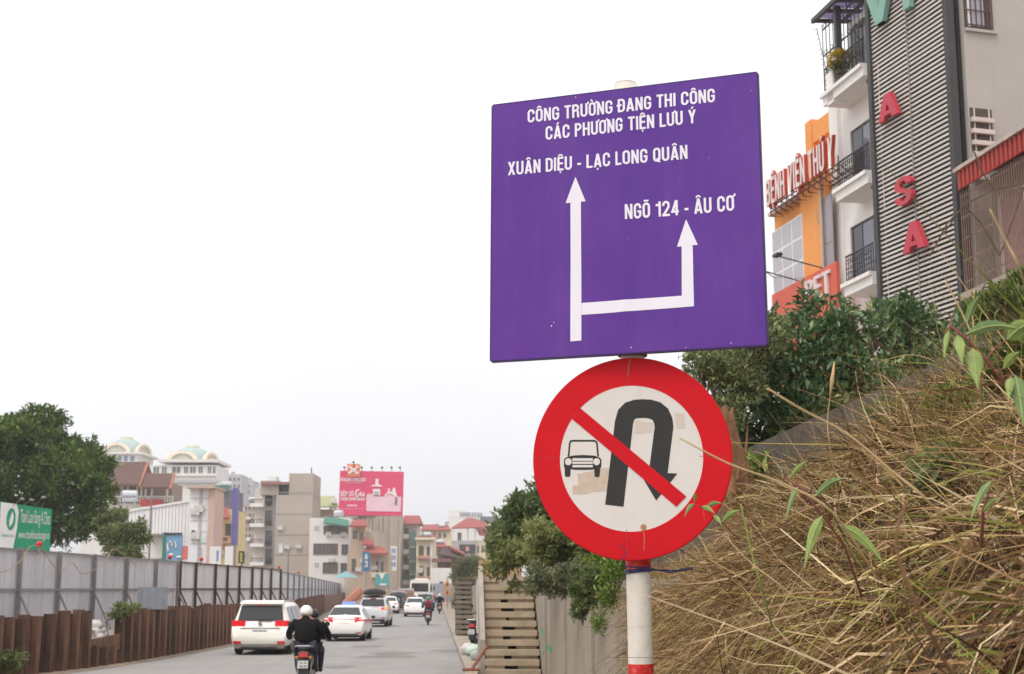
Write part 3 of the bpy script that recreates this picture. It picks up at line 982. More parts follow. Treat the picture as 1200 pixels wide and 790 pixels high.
# ================================================================== RIGHT-HAND HOUSES ON THE DYKE
def rect(fc, x0, y0, x1, y1):
    """pixel corners (left-top, right-bottom) on a Face -> s0, s1, z0, z1"""
    (sa, za), (sb, zb) = fc.hit(x0, y0), fc.hit(x1, y1)
    return min(sa, sb), max(sa, sb), min(za, zb), max(za, zb)
plaster_white = mat('white_plaster', lin(240, 236, 231), 0.8, var=0.04, scale=0.6, streak=0.12, streak_col=lin(170, 160, 150))
dark_steel = mat('dark_steel', lin(62, 60, 60), 0.55, var=0.15, scale=3)
iron = mat('wrought_iron', lin(58, 56, 58), 0.5, metal=0.3, var=0.2)
orange_wall = mat('orange_plaster', lin(238, 160, 88), 0.85, var=0.05, scale=0.7, streak=0.18, streak_col=lin(200, 128, 72))
win_dark = glass('window_dark', (0.025, 0.03, 0.038))
win_grey = glass('window_pale', lin(176, 172, 178), 0.12)
alu = mat('white_frame', lin(228, 226, 222), 0.5, var=0.04)

WF = Face((at(1000, 200, 48).x, 48), vp_dir(255), 1)
if WF.n.x > 0: WF.n = -WF.n
house = thing('townhouse', 'narrow white townhouse with black iron balconies and rooftop pergola', 'house', WF.pt(0, 3.05))
def on(px, y=300): return WF.hit(px, y)[0]
sL, sR = on(983, 330), on(1048, 200)                 # left (far) corner and right end, hidden by the screen
ztop = WF.hit(983, 93)[1]
hb = MB().wall_box(WF, sR, sL, 3.0, ztop, -7.0, 0.0)
obj('wall', hb, plaster_white, house)
def rail_panel(fc, s0, s1, z0, z1, o, parent, seed):
    """iron balcony front: rails, bars and scrolls as one wrought piece"""
    m_ = MB()
    m_.wall_box(fc, s0, s1, z1 - 0.05, z1, o - 0.02, o + 0.03)
    m_.wall_box(fc, s0, s1, z0, z0 + 0.03, o - 0.015, o + 0.015)
    m_.wall_box(fc, s0, s1, z1 - 0.16, z1 - 0.135, o - 0.012, o + 0.012)
    r_ = random.Random(seed)
    n = int((s1 - s0) / 0.16)
    for k in range(n + 1):
        s = s0 + (s1 - s0) * k / n
        m_.wall_box(fc, s - 0.009, s + 0.009, z0 + 0.03, z1 - 0.05, o - 0.011, o + 0.011)
        if k < n:
            c = s + (s1 - s0) / n / 2
            for zz in np.linspace(z0 + 0.12, z1 - 0.26, 4):
                rad = r_.uniform(0.05, 0.085)
                a0 = r_.uniform(0, 6.28)
                pts = [fc.pt(c + rad * (1 - 0.06 * q) * math.cos(a0 + q * 0.62), zz + rad * (1 - 0.06 * q) * math.sin(a0 + q * 0.62), o) for q in range(11)]
                m_.tube(pts, 0.009, 4, caps=False)
    return obj('railing', m_, iron, parent)
for i, (py_slab, px_l) in enumerate(((129, 965), (241, 980), (352, 990))):
    # balcony slab with its moulding, the railing on it, window behind and the soffit lamp
    OUT = 0.95
    fo = Face(WF.pt(0, 0, OUT)[:2], WF.a, 1)
    fo.n = WF.n.copy()
    s_l, z_b = fo.hit(px_l, py_slab)
    obj('balcony_slab', MB().wall_box(WF, sR, s_l, z_b + 0.12, z_b + 0.42, 0.002, OUT), plaster_white, house)
    obj('slab_moulding', MB().wall_box(WF, sR, s_l + 0.1, z_b + 0.42, z_b + 0.55, 0.002, OUT + 0.1), plaster_white, house)
    rail_panel(WF, sR, s_l - 0.05, z_b + 0.58, z_b + 1.5, OUT - 0.08, house, i)
    s_lamp = fo.hit((1010, 1010, 1012)[i], 200)[0]
    c = WF.pt(s_lamp, z_b + 0.12, OUT * 0.5)
    obj('soffit_lamp', MB().disc(c, (1, 0, 0), (0, 1, 0), 0.16, (0, 0, -0.07), 14), mat('lamp_ring', lin(120, 100, 80), 0.4), house)
    # tall window, dark glass in a white surround
    z0 = z_b + 0.6
    z1 = z0 + 2.25
    s1, s0 = on(1004, 160 + 113 * i), on(1046, 160 + 113 * i)
    w = obj('window', MB().wall_box(WF, s0, s1, z0, z1, -0.01, 0.03), mat('black_frame', lin(48, 46, 48), 0.4), house)
    for q in range(3):
        a, b = s0 + (s1 - s0) * q / 3 + 0.05, s0 + (s1 - s0) * (q + 1) / 3 - 0.05
        obj('pane', MB().wall_box(WF, a, b, z0 + 0.08, z1 - 0.1, 0.02, 0.038), glass('window_pale_blue', lin(116, 120, 130), 0.1) if q == 1 else win_dark, w)
    for q in ((s1, s1 + 0.22), ):
        obj('surround', MB().wall_box(WF, q[0], q[1], z0 - 0.02, z1 + 0.25, 0.003, 0.09), plaster_white, house)
    obj('surround', MB().wall_box(WF, s0, s1 - 0.003, z1, z1 + 0.25, 0.003, 0.085), plaster_white, house)
obj('pilaster', MB().wall_box(WF, sL - 0.7, sL - 0.02, 3.0, ztop - 0.1, 0.002, 0.14), plaster_white, house)
# rooftop: corner pier, slanting glazed pergola, window bars
OUTF = Face(WF.pt(0, 0, 0.9)[:2], WF.a, 1)
OUTF.n = WF.n.copy()
sp0, zp0 = OUTF.hit(967, 118)
sp1, zp1 = OUTF.hit(977, 86)
obj('pier', MB().wall_box(OUTF, sp1, sp1 + 0.5, OUTF.hit(972, 124)[1], OUTF.hit(972, 86)[1], -0.5, 0.05), plaster_white, house)
spo, _ = OUTF.hit(977, 60)
zt_ = OUTF.hit(955, 27)[1]
s_far, s_near = OUTF.hit(954, 27)[0], sR
obj('post', MB().wall_box(OUTF, spo - 0.06, spo + 0.14, OUTF.hit(977, 88)[1], zt_ + 0.05, -0.3, -0.1), dark_steel, house)
pg = MB()
pg.wall_box(OUTF, s_near, s_far, zt_, zt_ + 0.16, 0.0, 0.12)
pg.wall_box(OUTF, s_near, s_far, zt_ + 0.2, zt_ + 0.36, -3.4, -3.28)
for k in range(5):
    s = s_near + (s_far - 0.1 - s_near) * k / 4
    pg.prism([OUTF.pt(s, zt_ + 0.03, 0.0), OUTF.pt(s + 0.1, zt_ + 0.03, 0.0), OUTF.pt(s + 0.1, zt_ + 0.23, -3.3), OUTF.pt(s, zt_ + 0.23, -3.3)], (0, 0, 0.14))
for o in (-1.1, -2.2):
    pg.wall_box(OUTF, s_near, s_far, zt_ + 0.05 - o * 0.06, zt_ + 0.15 - o * 0.06, o - 0.05, o + 0.05)
obj('pergola_frame', pg, dark_steel, house)
for k in range(4):
    a = s_near + (s_far - 0.1 - s_near) * k / 4 + 0.105
    b = s_near + (s_far - 0.1 - s_near) * (k + 1) / 4 - 0.005
    obj('roof_pane', MB().prism([OUTF.pt(a, zt_ + 0.18, 0.0), OUTF.pt(b, zt_ + 0.18, 0.0), OUTF.pt(b, zt_ + 0.38, -3.3), OUTF.pt(a, zt_ + 0.38, -3.3)], (0, 0, 0.02)), island_mat('lilac_sheet', [(0, lin(170, 160, 190)), (1, lin(180, 170, 200))], 0.3, trans=0.55), house)
gb = MB()
z_a, z_b2 = OUTF.hit(977, 88)[1], zt_
for k in range(14):
    s = s_near + (s_far - s_near) * k / 13
    gb.wall_box(OUTF, s - 0.012, s + 0.012, z_a - 0.3, z_b2, -0.32, -0.296)
for zz in (z_b2 - 0.25, z_b2 - 1.25):
    gb.wall_box(OUTF, s_near, s_far, zz, zz + 0.04, -0.33, -0.29)
for k in range(8):
    s = s_near + (s_far - s_near) * (k + 0.5) / 8
    for zz in (z_b2 - 0.12, z_b2 - 1.12):
        gb.tube([OUTF.pt(s + 0.14 * math.cos(a), zz + 0.08 * math.sin(a), -0.3) for a in np.linspace(0, 6.28, 8)], 0.012, 4, caps=False)
sa, za = OUTF.hit(954, 33)
sb, zb = OUTF.hit(966, 86)
gb.tube([OUTF.pt(sa, za, -0.1), OUTF.pt(sb, zb, -0.1)], 0.015, 5)
for k in range(10):
    q = OUTF.pt(sa + (sb - sa) * k / 9, za + (zb - za) * k / 9, -0.1)
    gb.tube([q, q + WF.a * 0.22], 0.012, 4)
obj('roof_grille', gb, dark_steel, house)
# potted yellow chrysanthemum on the rooftop rail
pc = OUTF.pt(OUTF.hit(981, 70)[0], OUTF.hit(981, 74)[1], -0.1)
pot = thing('flower_pot', 'pot of yellow flowers hanging on the rooftop railing', 'potted plant', pc)
obj('pot', MB().tube([pc + Vector((0, 0, -0.38)), pc + Vector((0, 0, -0.05))], [0.14, 0.2], 12), mat('pot_clay', lin(110, 80, 60), 0.8), pot)

# ---- the slatted screen with red letters and the beige house behind it
LF = Face((at(1022, 170, 44).x, 44), vp_dir(110), 1)
if LF.n.x > 0: LF.n = -LF.n
scr = thing('louvre_building', 'beige house with tall white louvre screen carrying red and green letters', 'building', LF.pt(0, 3.05))
s_l = LF.hit(1019, 60)[0]
s_r = LF.hit(1112, 60)[0]
zlo, zhi = LF.hit(1100, 362)[1] - 0.9, LF.hit(1060, 0)[1] + 3.2
for s, w in ((s_l, 0.2), (s_r + 0.04, 0.2)):
    obj('post', MB().wall_box(LF, s - 0.1, s - 0.1 + w, zlo - 1.0, zhi, -0.2, 0.06), dark_steel, scr)
obj('backing', MB().wall_box(LF, s_r, s_l, zlo, zhi, -0.4, -0.3), mat('screen_gap_shade', lin(34, 29, 27), 0.8, var=0.2), scr)  # near-black sheet added so the gaps between slats read as shade
slat_m = mat('louvre_slat', lin(206, 196, 188), 0.55, var=0.08, scale=1.5, obj_var=0.06, dirt=0.3, dirt_col=lin(160, 148, 138))
pitch = 0.148
n_sl = int((zhi - zlo) / pitch)
slat_me = MB().wall_box(LF, s_r + 0.16, s_l - 0.1, 0, 0.069, -0.045, -0.033).mesh('slat')
for k in range(n_sl):
    place('slat', slat_me, slat_m, scr, (0, 0, zlo + k * pitch + random.uniform(-0.004, 0.004)))
obj('slat_clips', MB().wall_box(LF, (s_l + s_r) / 2 - 0.02, (s_l + s_r) / 2 + 0.02, zlo, zhi, -0.018, 0.0), mat('clip', lin(150, 140, 132), 0.6), scr)
red_letter = mat('red_letter', lin(190, 52, 68), 0.45, var=0.05)
red_side = red_letter
def wall_letter(ch, px0, py0, px1, py1, m_, name='letter', depth=0.16):
    """letter whose upright box runs from the lower left to the upper right pixel"""
    (sa, za), (sb, zb) = LF.hit(px0, py0), LF.hit(px1, py1)
    org = LF.pt(sa, za, 0.05)
    w = letter_quads(ch)[0]
    u = -LF.a * ((sa - sb) / w)
    mb_ = MB()
    letter_mb(mb_, ch, org, u, Vector((0, 0, zb - za)), LF.n, depth)
    return obj(name, mb_, m_, scr)
wall_letter('A', 1036, 146, 1057, 103, red_letter)
wall_letter('S', 1056, 245, 1074, 203, red_letter)
wall_letter('A', 1065, 299, 1089, 255, red_letter)
green_letter = mat('green_letter', lin(128, 170, 154), 0.5, var=0.05)
wall_letter('V', 1023, 38, 1049, -24, green_letter)
wall_letter('Y', 1056, 20, 1080, -46, green_letter)
# the beige side of the house facing down the road
pr = LF.pt(s_r - 0.12, 0, -0.45)
BF = Face(pr[:2], (LF.n.x * -1, LF.n.y * -1), 1)
if BF.n.y > 0: BF.n = -BF.n
beige = mat('beige_render', lin(176, 171, 163), 0.9, var=0.06, scale=0.5, bump=0.003, fine=20, streak=0.15, streak_col=lin(150, 138, 128))
obj('side_wall', MB().wall_box(BF, 0, 9, 3.0, zhi, -3.9, 0.0), beige, scr)
for (x0, y0, x1, y1), nm in (((1112, -40, 1162, 37), 'upper'), ):
    s0, s1, z0, z1 = rect(BF, x0, y0, x1, y1)
    s0 = max(s0, 0.05)
    w = obj('window', MB().wall_box(BF, s0, s1, z0, z1, 0.004, 0.02), mat('brown_reveal', lin(92, 70, 58), 0.8), scr)
    obj('pane', MB().wall_box(BF, s0 + 0.25, s1 - 0.25, z0 + 0.1, z1, 0.015, 0.028), win_grey, w)
    obj('frame_bar', MB().wall_box(BF, s0 + 0.1, s0 + 0.22, z0 + 0.06, z1, 0.02, 0.05), alu, w)
    gbm = MB()
    for k in range(6):
        s = s0 + (s1 - s0) * k / 5
        gbm.wall_box(BF, s - 0.015, s + 0.015, z0, z1, 0.06, 0.09)
    for zz in np.linspace(z0 + 0.1, z1, 5):
        gbm.wall_box(BF, s0, s1, zz, zz + 0.03, 0.065, 0.085)
    obj('window_grille', gbm, mat('brown_iron', lin(84, 66, 62), 0.6), w)
    obj('sill', MB().wall_box(BF, s0 - 0.02, s1 + 0.15, z0 - 0.09, z0 - 0.003, 0.002, 0.09), beige, w)
s0, s1, z0, z1 = rect(BF, 1117, 124, 1166, 200)
s0 = max(s0, 0.05)
lw = obj('vent_window', MB().wall_box(BF, s0, s1, z0, z1, 0.004, 0.02), mat('vent_dark', lin(84, 74, 66), 0.9), scr)
for k in range(6):
    zz = z1 - 0.45 - k * 0.35
    obj('vent_slat', MB().wall_box(BF, s0 - 0.02, s1 - 0.02, zz, zz + 0.13, 0.04, 0.16), slat_m, lw)
for q in (0.15, 0.83):
    obj('vent_bar', MB().wall_box(BF, s0 + (s1 - s0) * q, s0 + (s1 - s0) * q + 0.04, z0, z1, 0.022, 0.04), slat_m, lw)

# ---- the annex with the red fascia and window cage, in front of the beige wall
AF = Face((BF.pt(0.25, 0, 0.35).x, BF.pt(0.25, 0, 0.35).y), vp_dir(360), 1)
if AF.n.x > 0: AF.n = -AF.n
AFo = Face(AF.pt(0, 0, 0.95)[:2], AF.a, 1)
AFo.n = AF.n.copy()
S_ST = AFo.hit(1122, 212)[0]
ann = thing('annex_building', 'annex with ribbed red fascia above a rusty window cage at the right edge', 'building', AF.pt(-3, 3.05))
_, z_ft = AFo.hit(1124, 201)
_, z_fb = AFo.hit(1124, 223)
S_END = S_ST - 7.5
red_tin = mat('red_tin', lin(158, 46, 32), 0.55, var=0.1, scale=1.5, streak=0.25, streak_col=lin(150, 50, 38))
k = 0
s = S_ST
while s > S_END:
    o = 0.03 if k % 2 else 0.0
    obj('fascia_rib', MB().wall_box(AF, s - 0.125, s, z_fb, z_ft, 0.9 + o, 0.95 + o), red_tin, ann)
    s -= 0.125
    k += 1
obj('coping', MB().wall_box(AF, S_END, S_ST + 0.05, z_ft + 0.002, z_ft + 0.11, 0.7, 1.05), mat('tile_edge', lin(190, 174, 162), 0.8, var=0.2, scale=3, dirt=0.5, dirt_col=lin(150, 90, 76)), ann)
obj('roof', MB().prism([AF.pt(S_ST, z_ft, 0.69), AF.pt(S_END, z_ft, 0.69), AF.pt(S_END, z_ft + 0.25, -1.5), AF.pt(S_ST, z_ft + 0.25, -1.5)], (0, 0, 0.12)), red_tin, ann)
_, z_bm = AFo.hit(1124, 346)
obj('wall', MB().wall_box(AF, S_END, S_ST, 3.0, z_ft - 0.05, -1.6, -0.05), mat('annex_wall', lin(150, 136, 124), 0.9, var=0.15, scale=1), ann)
obj('beam', MB().wall_box(AF, S_END, S_ST + 0.1, z_bm - 0.2, z_bm, -0.04, 1.0), mat('pale_beam', lin(168, 154, 138), 0.8, var=0.1), ann)
cage = MB()
sN = int(7.5 / 0.13)
for k in range(sN):
    s = S_ST - k * 0.13
    cage.wall_box(AF, s - 0.02, s, z_bm + 0.01, z_fb - 0.05, 0.88, 0.9)
for zz in np.linspace(z_bm + 0.3, z_fb - 0.2, 5):
    cage.wall_box(AF, S_END, S_ST, zz, zz + 0.035, 0.86, 0.879)
obj('window_cage', cage, mat('rusty_cage', lin(140, 112, 98), 0.7, var=0.25, scale=4), ann)
for k in range(5):
    s = S_ST - 0.7 - k * 1.4
    w = obj('shutter', MB().wall_box(AF, s - 1.2, s, z_bm + 0.2, z_fb - 0.45, -0.045, 0.03), (glass('shutter_green', lin(126, 146, 134), 0.4), mat('shutter_pink', lin(168, 130, 128), 0.7))[k % 2 == 0], ann)
    obj('mullion', MB().wall_box(AF, s + 0.02, s + 0.12, z_bm + 0.1, z_fb - 0.3, -0.045, 0.06), alu, ann)
dg = MB()
for k in range(40):
    s = S_ST - k * 0.2
    dg.wall_box(AF, s - 0.03, s, z_bm - 2.6, z_bm - 0.35, 0.4, 0.43)
obj('lower_grille', dg, mat('grey_bars', lin(120, 118, 116), 0.6), ann)

# ---- the orange animal hospital
ob = thing('orange_building', 'orange building with raised rooftop lettering and red shop banner', 'building', WF.pt(sL + 4, 3.05))
OF = Face(WF.pt(0, 0, 0.25)[:2], WF.a, 1)
OF.n = WF.n.copy()
o_l, o_m, o_r = OF.hit(909, 300)[0], OF.hit(945, 300)[0], sL + 0.02
z_lo_top = OF.hit(909, 252)[1]
obj('wall', MB().wall_box(OF, o_m, o_l, 3.0, z_lo_top, -6, 0.0), orange_wall, ob)
z_step = OF.hit(960, 226)[1]
obj('wall', MB().wall_box(OF, o_r, o_m - 0.002, 3.0, z_step + 0.6, -6, 0.15), orange_wall, ob)
z_bk = OF.hit(963, 158)[1]
BK = Face(OF.pt(0, 0, -0.8)[:2], OF.a, 1)
BK.n = OF.n.copy()
s0, s1, z0, z1 = rect(BK, 961, 160, 985, 190)
obj('roof_beam', MB().wall_box(BK, o_r, BK.hit(957, 165)[0], BK.hit(960, 172)[1], BK.hit(960, 172)[1] + 0.75, -0.2, 0.4), orange_wall, ob)
obj('roof_post', MB().wall_box(BK, BK.hit(963, 165)[0] - 0.1, BK.hit(957, 165)[0] + 0.02, z_step + 0.55, BK.hit(960, 172)[1] + 0.95, -0.2, 0.45), orange_wall, ob)
obj('coping', MB().wall_box(OF, o_m, o_l + 0.2, z_lo_top + 0.002, z_lo_top + 0.14, -0.3, 0.2), mat('pale_coping', lin(206, 190, 178), 0.8), ob)
# big window of panes
s0, s1, z0, z1 = rect(OF, 911, 262, 947, 340)
zt_w = OF.hit(911, 272)[1]
zb_w = zt_w - 2.6
s0, s1 = OF.hit(946.5, 300)[0], OF.hit(910.5, 300)[0]
w = obj('window', MB().wall_box(OF, s0, s1, zb_w, zt_w, 0.152, 0.18), alu, ob)
for a in range(3):
    for b in range(3):
        obj('pane', MB().wall_box(OF, s0 + (s1 - s0) * a / 3 + 0.05, s0 + (s1 - s0) * (a + 1) / 3 - 0.05, zb_w + 2.6 * b / 3 + 0.05, zb_w + 2.6 * (b + 1) / 3 - 0.05, 0.17, 0.186), win_grey, w)
s0, s1 = OF.hit(983, 300)[0], OF.hit(970.5, 300)[0]
zt2 = OF.hit(973, 230)[1]
w = obj('window', MB().wall_box(OF, s0, s1, zt2 - 3.6, zt2, 0.152, 0.18), mat('grey_frame', lin(150, 140, 136), 0.6), ob)
for b in range(2):
    obj('pane', MB().wall_box(OF, s0, s1 - 0.1, zt2 - 3.5 + 1.75 * b, zt2 - 3.5 + 1.75 * b + 1.65, 0.17, 0.188), glass('pane_mauve', lin(140, 130, 136), 0.15), w)
dp = OF.hit(969, 230)
obj('drainpipe', MB().tube([OF.pt(dp[0], OF.hit(968, 200)[1], 0.24), OF.pt(dp[0], 8, 0.24)], 0.06, 8), mat('pipe_grey', lin(190, 176, 160), 0.6), ob)
lp = OF.hit(964, 253)
obj('cable_loop', MB().tube([OF.pt(lp[0] + 0.13 * math.cos(a), lp[1] + 0.26 * math.sin(a), 0.2) for a in np.linspace(0, 6.28, 20)], 0.014, 5), MATS['pipe_grey'], ob)
# raised lettering on its frame
lm = mat('letter_face', lin(222, 208, 204), 0.5, var=0.05)
lr_ = mat('letter_rim', lin(188, 70, 48), 0.5, var=0.1)
TF = Face(OF.pt(0, 0, 0.55)[:2], OF.a, 1)
TF.n = OF.n.copy()
(a_s, a_z), (b_s, b_z) = TF.hit(902, 243), TF.hit(981, 192)
cap = TF.hit(902, 212)[1] - a_z
zb_ = (a_z + b_z) / 2
s_txt = 'BỆNH VIỆN THÚ Y'
su = (a_s - b_s) / text_width(s_txt)
x = 0
for ch in s_txt:
    w_ = letter_quads(ch)[0]
    if ch != ' ':
        org = TF.pt(a_s - x * su, a_z + (b_z - a_z) * x * su / (a_s - b_s), 0)
        mb_ = MB()
        letter_mb(mb_, ch, org, -TF.a * su, Vector((0, 0, cap)), TF.n, 0.14)
        lt = obj('letter', mb_, lr_, ob)
        mf = MB()
        c_ = org + (-TF.a * su * w_ / 2) + Vector((0, 0, cap / 2))
        letter_mb(mf, ch, org + TF.n * 0.142, -TF.a * su, Vector((0, 0, cap)), TF.n, 0.001)
        obj('letter_front', mf, lm, lt)
    x += w_ + 0.085
fm = MB()
for dz in (-0.18, 0.0):
    fm.tube([TF.pt(a_s + 0.1, a_z + dz, -0.05), TF.pt(b_s, b_z + dz, -0.05)], 0.03, 5)
    fm.tube([TF.pt(a_s + 0.1, a_z + dz - 0.1, -0.6), TF.pt(b_s, b_z + dz - 0.1, -0.6)], 0.03, 5)
for k in range(13):
    q = k / 12
    s, z = a_s + (b_s - a_s) * q, a_z + (b_z - a_z) * q
    fm.tube([TF.pt(s, z + 0.3, -0.05), TF.pt(s, z - 0.35, -0.05), TF.pt(s, z - 0.35, -0.6), TF.pt(s, z + 0.0, -0.05)], 0.025, 4)
obj('letter_frame', fm, mat('rust_frame', lin(112, 70, 56), 0.7, var=0.3), ob)
# red banner with its flood lamps
RF = Face(OF.pt(0, 0, 0.6)[:2], OF.a, 1)
RF.n = OF.n.copy()
s1, zt1 = RF.hit(908, 346)
s0, zt0 = RF.hit(983.5, 305)
bm2 = MB().prism([RF.pt(s1, zt1, 0), RF.pt(s0, zt1, 0), RF.pt(s0, zt1 - 2.2, 0), RF.pt(s1, zt1 - 2.2, 0)], RF.n * 0.12)
obj('banner', bm2, mat('banner_red', lin(214, 96, 72), 0.6, var=0.06, scale=1), ob)
(ta, za) = RF.hit(959, 352)
words('PET', RF.pt(RF.hit(950, 352)[0], zt1 - 1.0, 0.13), RF.pt(RF.hit(979, 345)[0], zt1 - 1.0, 0.13), 0.8, RF.n, 0.08, lm, ob)
for px in (918, 945):
    s, z = RF.hit(px, 300)
    lampm = MB()
    q0 = RF.pt(s - 1.6, zt1, 0.06)
    q1 = RF.pt(s, zt1 + 0.75, 1.0)
    lampm.tube([q0, q1], 0.025, 5)
    lampm.frame_box(q1 - RF.a * 0.22, RF.a * 0.44, RF.n * 0.22, Vector((0, 0, 0.1)))
    obj('flood_lamp', lampm, iron, ob)
# a loose cable to the orange house
tag(obj('overhead_cable', MB().tube([at(880, 312, 30), at(900, 320, 40), OF.pt(OF.hit(909, 325)[0], OF.hit(909, 325)[1], 0.1)], 0.02, 5), iron), 'thin cable running from behind the purple board to the orange building', 'cable')

# ================================================================== LEFT SIDE: SHEET PILES, HOARDING, SIGNS
rust = mat('rusty_pile', lin(108, 77, 60), 0.85, var=0.45, scale=1.4, bump=0.006, fine=22, obj_var=0.42, streak=0.75, streak_col=lin(52, 34, 28), dirt=0.3, dirt_col=lin(134, 104, 84))
PILES = [(0, -13.2), (30, -13.1), (33, -12.9), (36.7, -12.7), (40.3, -11.95), (46, -11.5), (60, -11.3), (86, -12.4), (130, -17.0), (230, -26.5)]
def pile_x(Y): return interp(Y, [p[0] for p in PILES], [p[1] for p in PILES])
def pile_mesh(sgn):
    """one U-shaped sheet pile, 0.36 m wide"""
    prof = [(-0.19, 0.0), (-0.13, 0.0), (-0.085, 0.19), (0.085, 0.19), (0.13, 0.0), (0.19, 0.0)]
    Lr, Rr = ribbon(prof, 0.022)
    ringp = [(v.x, v.y * sgn) for v in Lr] + [(v.x, v.y * sgn) for v in reversed(Rr)]
    if sgn > 0:
        ringp.reverse()
    m_ = MB().loft([[Vector((y, x, z)) for x, y in ringp] for z in (-0.3, 0.6, 1.0)])
    return m_.mesh('sheet_pile')
pw = thing('sheet_pile_wall', 'rusty brown wall of upright steel sheet piles along the left of the road', 'wall', (-11.5, 45, 0))
pm = [pile_mesh(1), pile_mesh(-1)]
Y, k = 16.0, 0
while Y < 128:
    x = pile_x(Y)
    low = 41.0 < Y < 42.9
    h = (0.55 if low else 1.52 + 0.05 * math.sin(Y * 1.3)) + random.uniform(-0.06, 0.06)
    o = place('sheet_pile', pm[k % 2], rust, pw, (x + random.uniform(-0.02, 0.02), Y, 0), -math.atan2(pile_x(Y + 0.2) - pile_x(Y - 0.2), 0.4) + random.uniform(-0.05, 0.05), (1, 1, h))
    o.rotation_euler.x = random.uniform(-0.03, 0.03)
    Y += 0.34
    k += 1
far = MB()
while Y < 230:
    q = pile_x(Y) + (0.08 if k % 2 else -0.08)
    far.box(q - 0.1, q + 0.1, Y, Y + 0.8, -0.2, 1.5)
    Y += 0.8
    k += 1
tag(obj('sheet_pile_run', far, rust, pw), kind='stuff')
# leaning board bridging the low gap
obj('gap_plate', MB().frame_box((-11.98, 41.0, 0.3), (0.03, 0, 0), (0.35, 2.0, 0.12), (0, 0, 0.45)), rust, pw)

FX, FZ = -13.5, 3.25
grey_tin = mat('grey_hoarding', lin(204, 202, 206), 0.6, var=0.07, scale=1.1, streak=0.35, streak_col=lin(132, 124, 118), obj_var=0.07, dirt=0.15, dirt_col=lin(140, 120, 106))
light_tin = mat('light_hoarding', lin(216, 214, 212), 0.6, var=0.06, scale=1.1, streak=0.4, streak_col=lin(150, 140, 130), obj_var=0.07)
steel_post = mat('grey_fence_post', lin(136, 132, 130), 0.7, var=0.15, scale=3, obj_var=0.1)
rust_post = mat('rust_fence_post', lin(78, 54, 46), 0.8, var=0.25, scale=3, obj_var=0.15)
def tin_sheet(p0, p1, z0, z1):
    """ribbed steel sheet between two plan points"""
    p0, p1 = Vector((p0[0], p0[1], 0)), Vector((p1[0], p1[1], 0))
    d = p1 - p0
    n = Vector((d.y, -d.x, 0)).normalized()
    if n.x < 0: n = -n
    N_ = 12
    prof = []
    for i in range(N_ + 1):
        off = 0.018 if i % 3 == 1 else 0.0
        prof.append(p0 + d * (i / N_) + n * off)
    m_ = MB()
    vs_ = [q + Vector((0, 0, z0)) for q in prof] + [q + Vector((0, 0, z1)) for q in prof]
    b_ = [q - n * 0.01 for q in vs_]
    f_ = [(i, i + 1, N_ + 2 + i, N_ + 1 + i) for i in range(N_)]
    m_.add(vs_, f_)
    m_.add(b_, [tuple(reversed(q)) for q in f_])
    return m_
def fence_px_Y(px): return FX / ((px - 600) / F) / 1.0154 * 1.0154
def hoarding(label, pts, per, m_sheet, m_post, post_w, z_top, z_bot, brace=True, mid=True):
    t = thing('hoarding_fence', label, 'fence', (pts[0][0], pts[0][1], 0), group='site hoarding along the left')
    for i, p in enumerate(pts):
        zt = z_top(p[1]) if callable(z_top) else z_top
        obj('post', MB().cbox((p[0] + 0.09, p[1], (zt + 0.02) / 2), (post_w, post_w, zt + 0.02)), m_post, t)
        if brace:
            obj('brace', MB().tube([(p[0] + 0.14, p[1] - 0.03, 2.0 * zt / 3.2), (p[0] + 0.75, p[1] - 0.2, 0.9)], 0.035, 5), m_post, t)
        if i == len(pts) - 1:
            break
        q = pts[i + 1]
        for k in range(per):
            a, b = Vector(p).lerp(Vector(q), k / per), Vector(p).lerp(Vector(q), (k + 1) / per)
            g = (b - a).normalized() * 0.02
            jz = random.uniform(-0.03, 0.03)
            obj('sheet', tin_sheet(a + g, b - g, z_bot + jz * 3, zt + jz - 0.03), m_sheet, t)
        for zz in ((z_bot + (zt - z_bot) * 0.52, zt - 0.06) if mid else (zt - 0.06,)):
            A, B = Vector((p[0] + 0.05, p[1], zz)), Vector((q[0] + 0.05, q[1], zz))
            obj('rail', MB().frame_box(A, B - A, (0.045, 0, 0), (0, 0, 0.06)), m_post, t)
    return t
def Yp(px): return FX * F / (px - 600) / 1.0
g_pts = [(FX, y_) for y_ in (9.0, 12.5, 16.0, 19.5, 23.0, 26.5, 30.0)] + [(FX, Yp(px)) for px in (-70, -18, 27, 73, 114, 152, 186, 211)]
f1 = hoarding('grey ribbed steel hoarding behind the nearest sheet piles', g_pts, 3, grey_tin, steel_post, 0.11, FZ, 0.9)
r_pts = [(FX + 0.05, Yp(px)) for px in (212.5, 231, 254, 268, 282, 297, 308, 319, 330)]
f2 = hoarding('pale hoarding with rust-brown posts behind the white minivan', r_pts, 2, light_tin, rust_post, 0.1, FZ, 0.9)
far_pts = []
for i in range(21):
    q = i / 20
    Y_ = 92 + 6.5 * i
    far_pts.append((-14.8 - (Y_ - 92) * 0.088, Y_))
f3 = hoarding('long far run of grey hoarding above the taxi', far_pts, 1, grey_tin, steel_post, 0.12, lambda Y_: 3.25 - (Y_ - 92) * 0.0035, 0.9, brace=False)
# loose sheet hanging over the piles
A = at(161, 690, 46.0)
obj('loose_sheet', tin_sheet((A.x, A.y), (A.x + 0.9, A.y + 0.25), A.z - 0.65, A.z + 0.05), mat('bent_tin', lin(138, 142, 148), 0.5, var=0.15), f1)
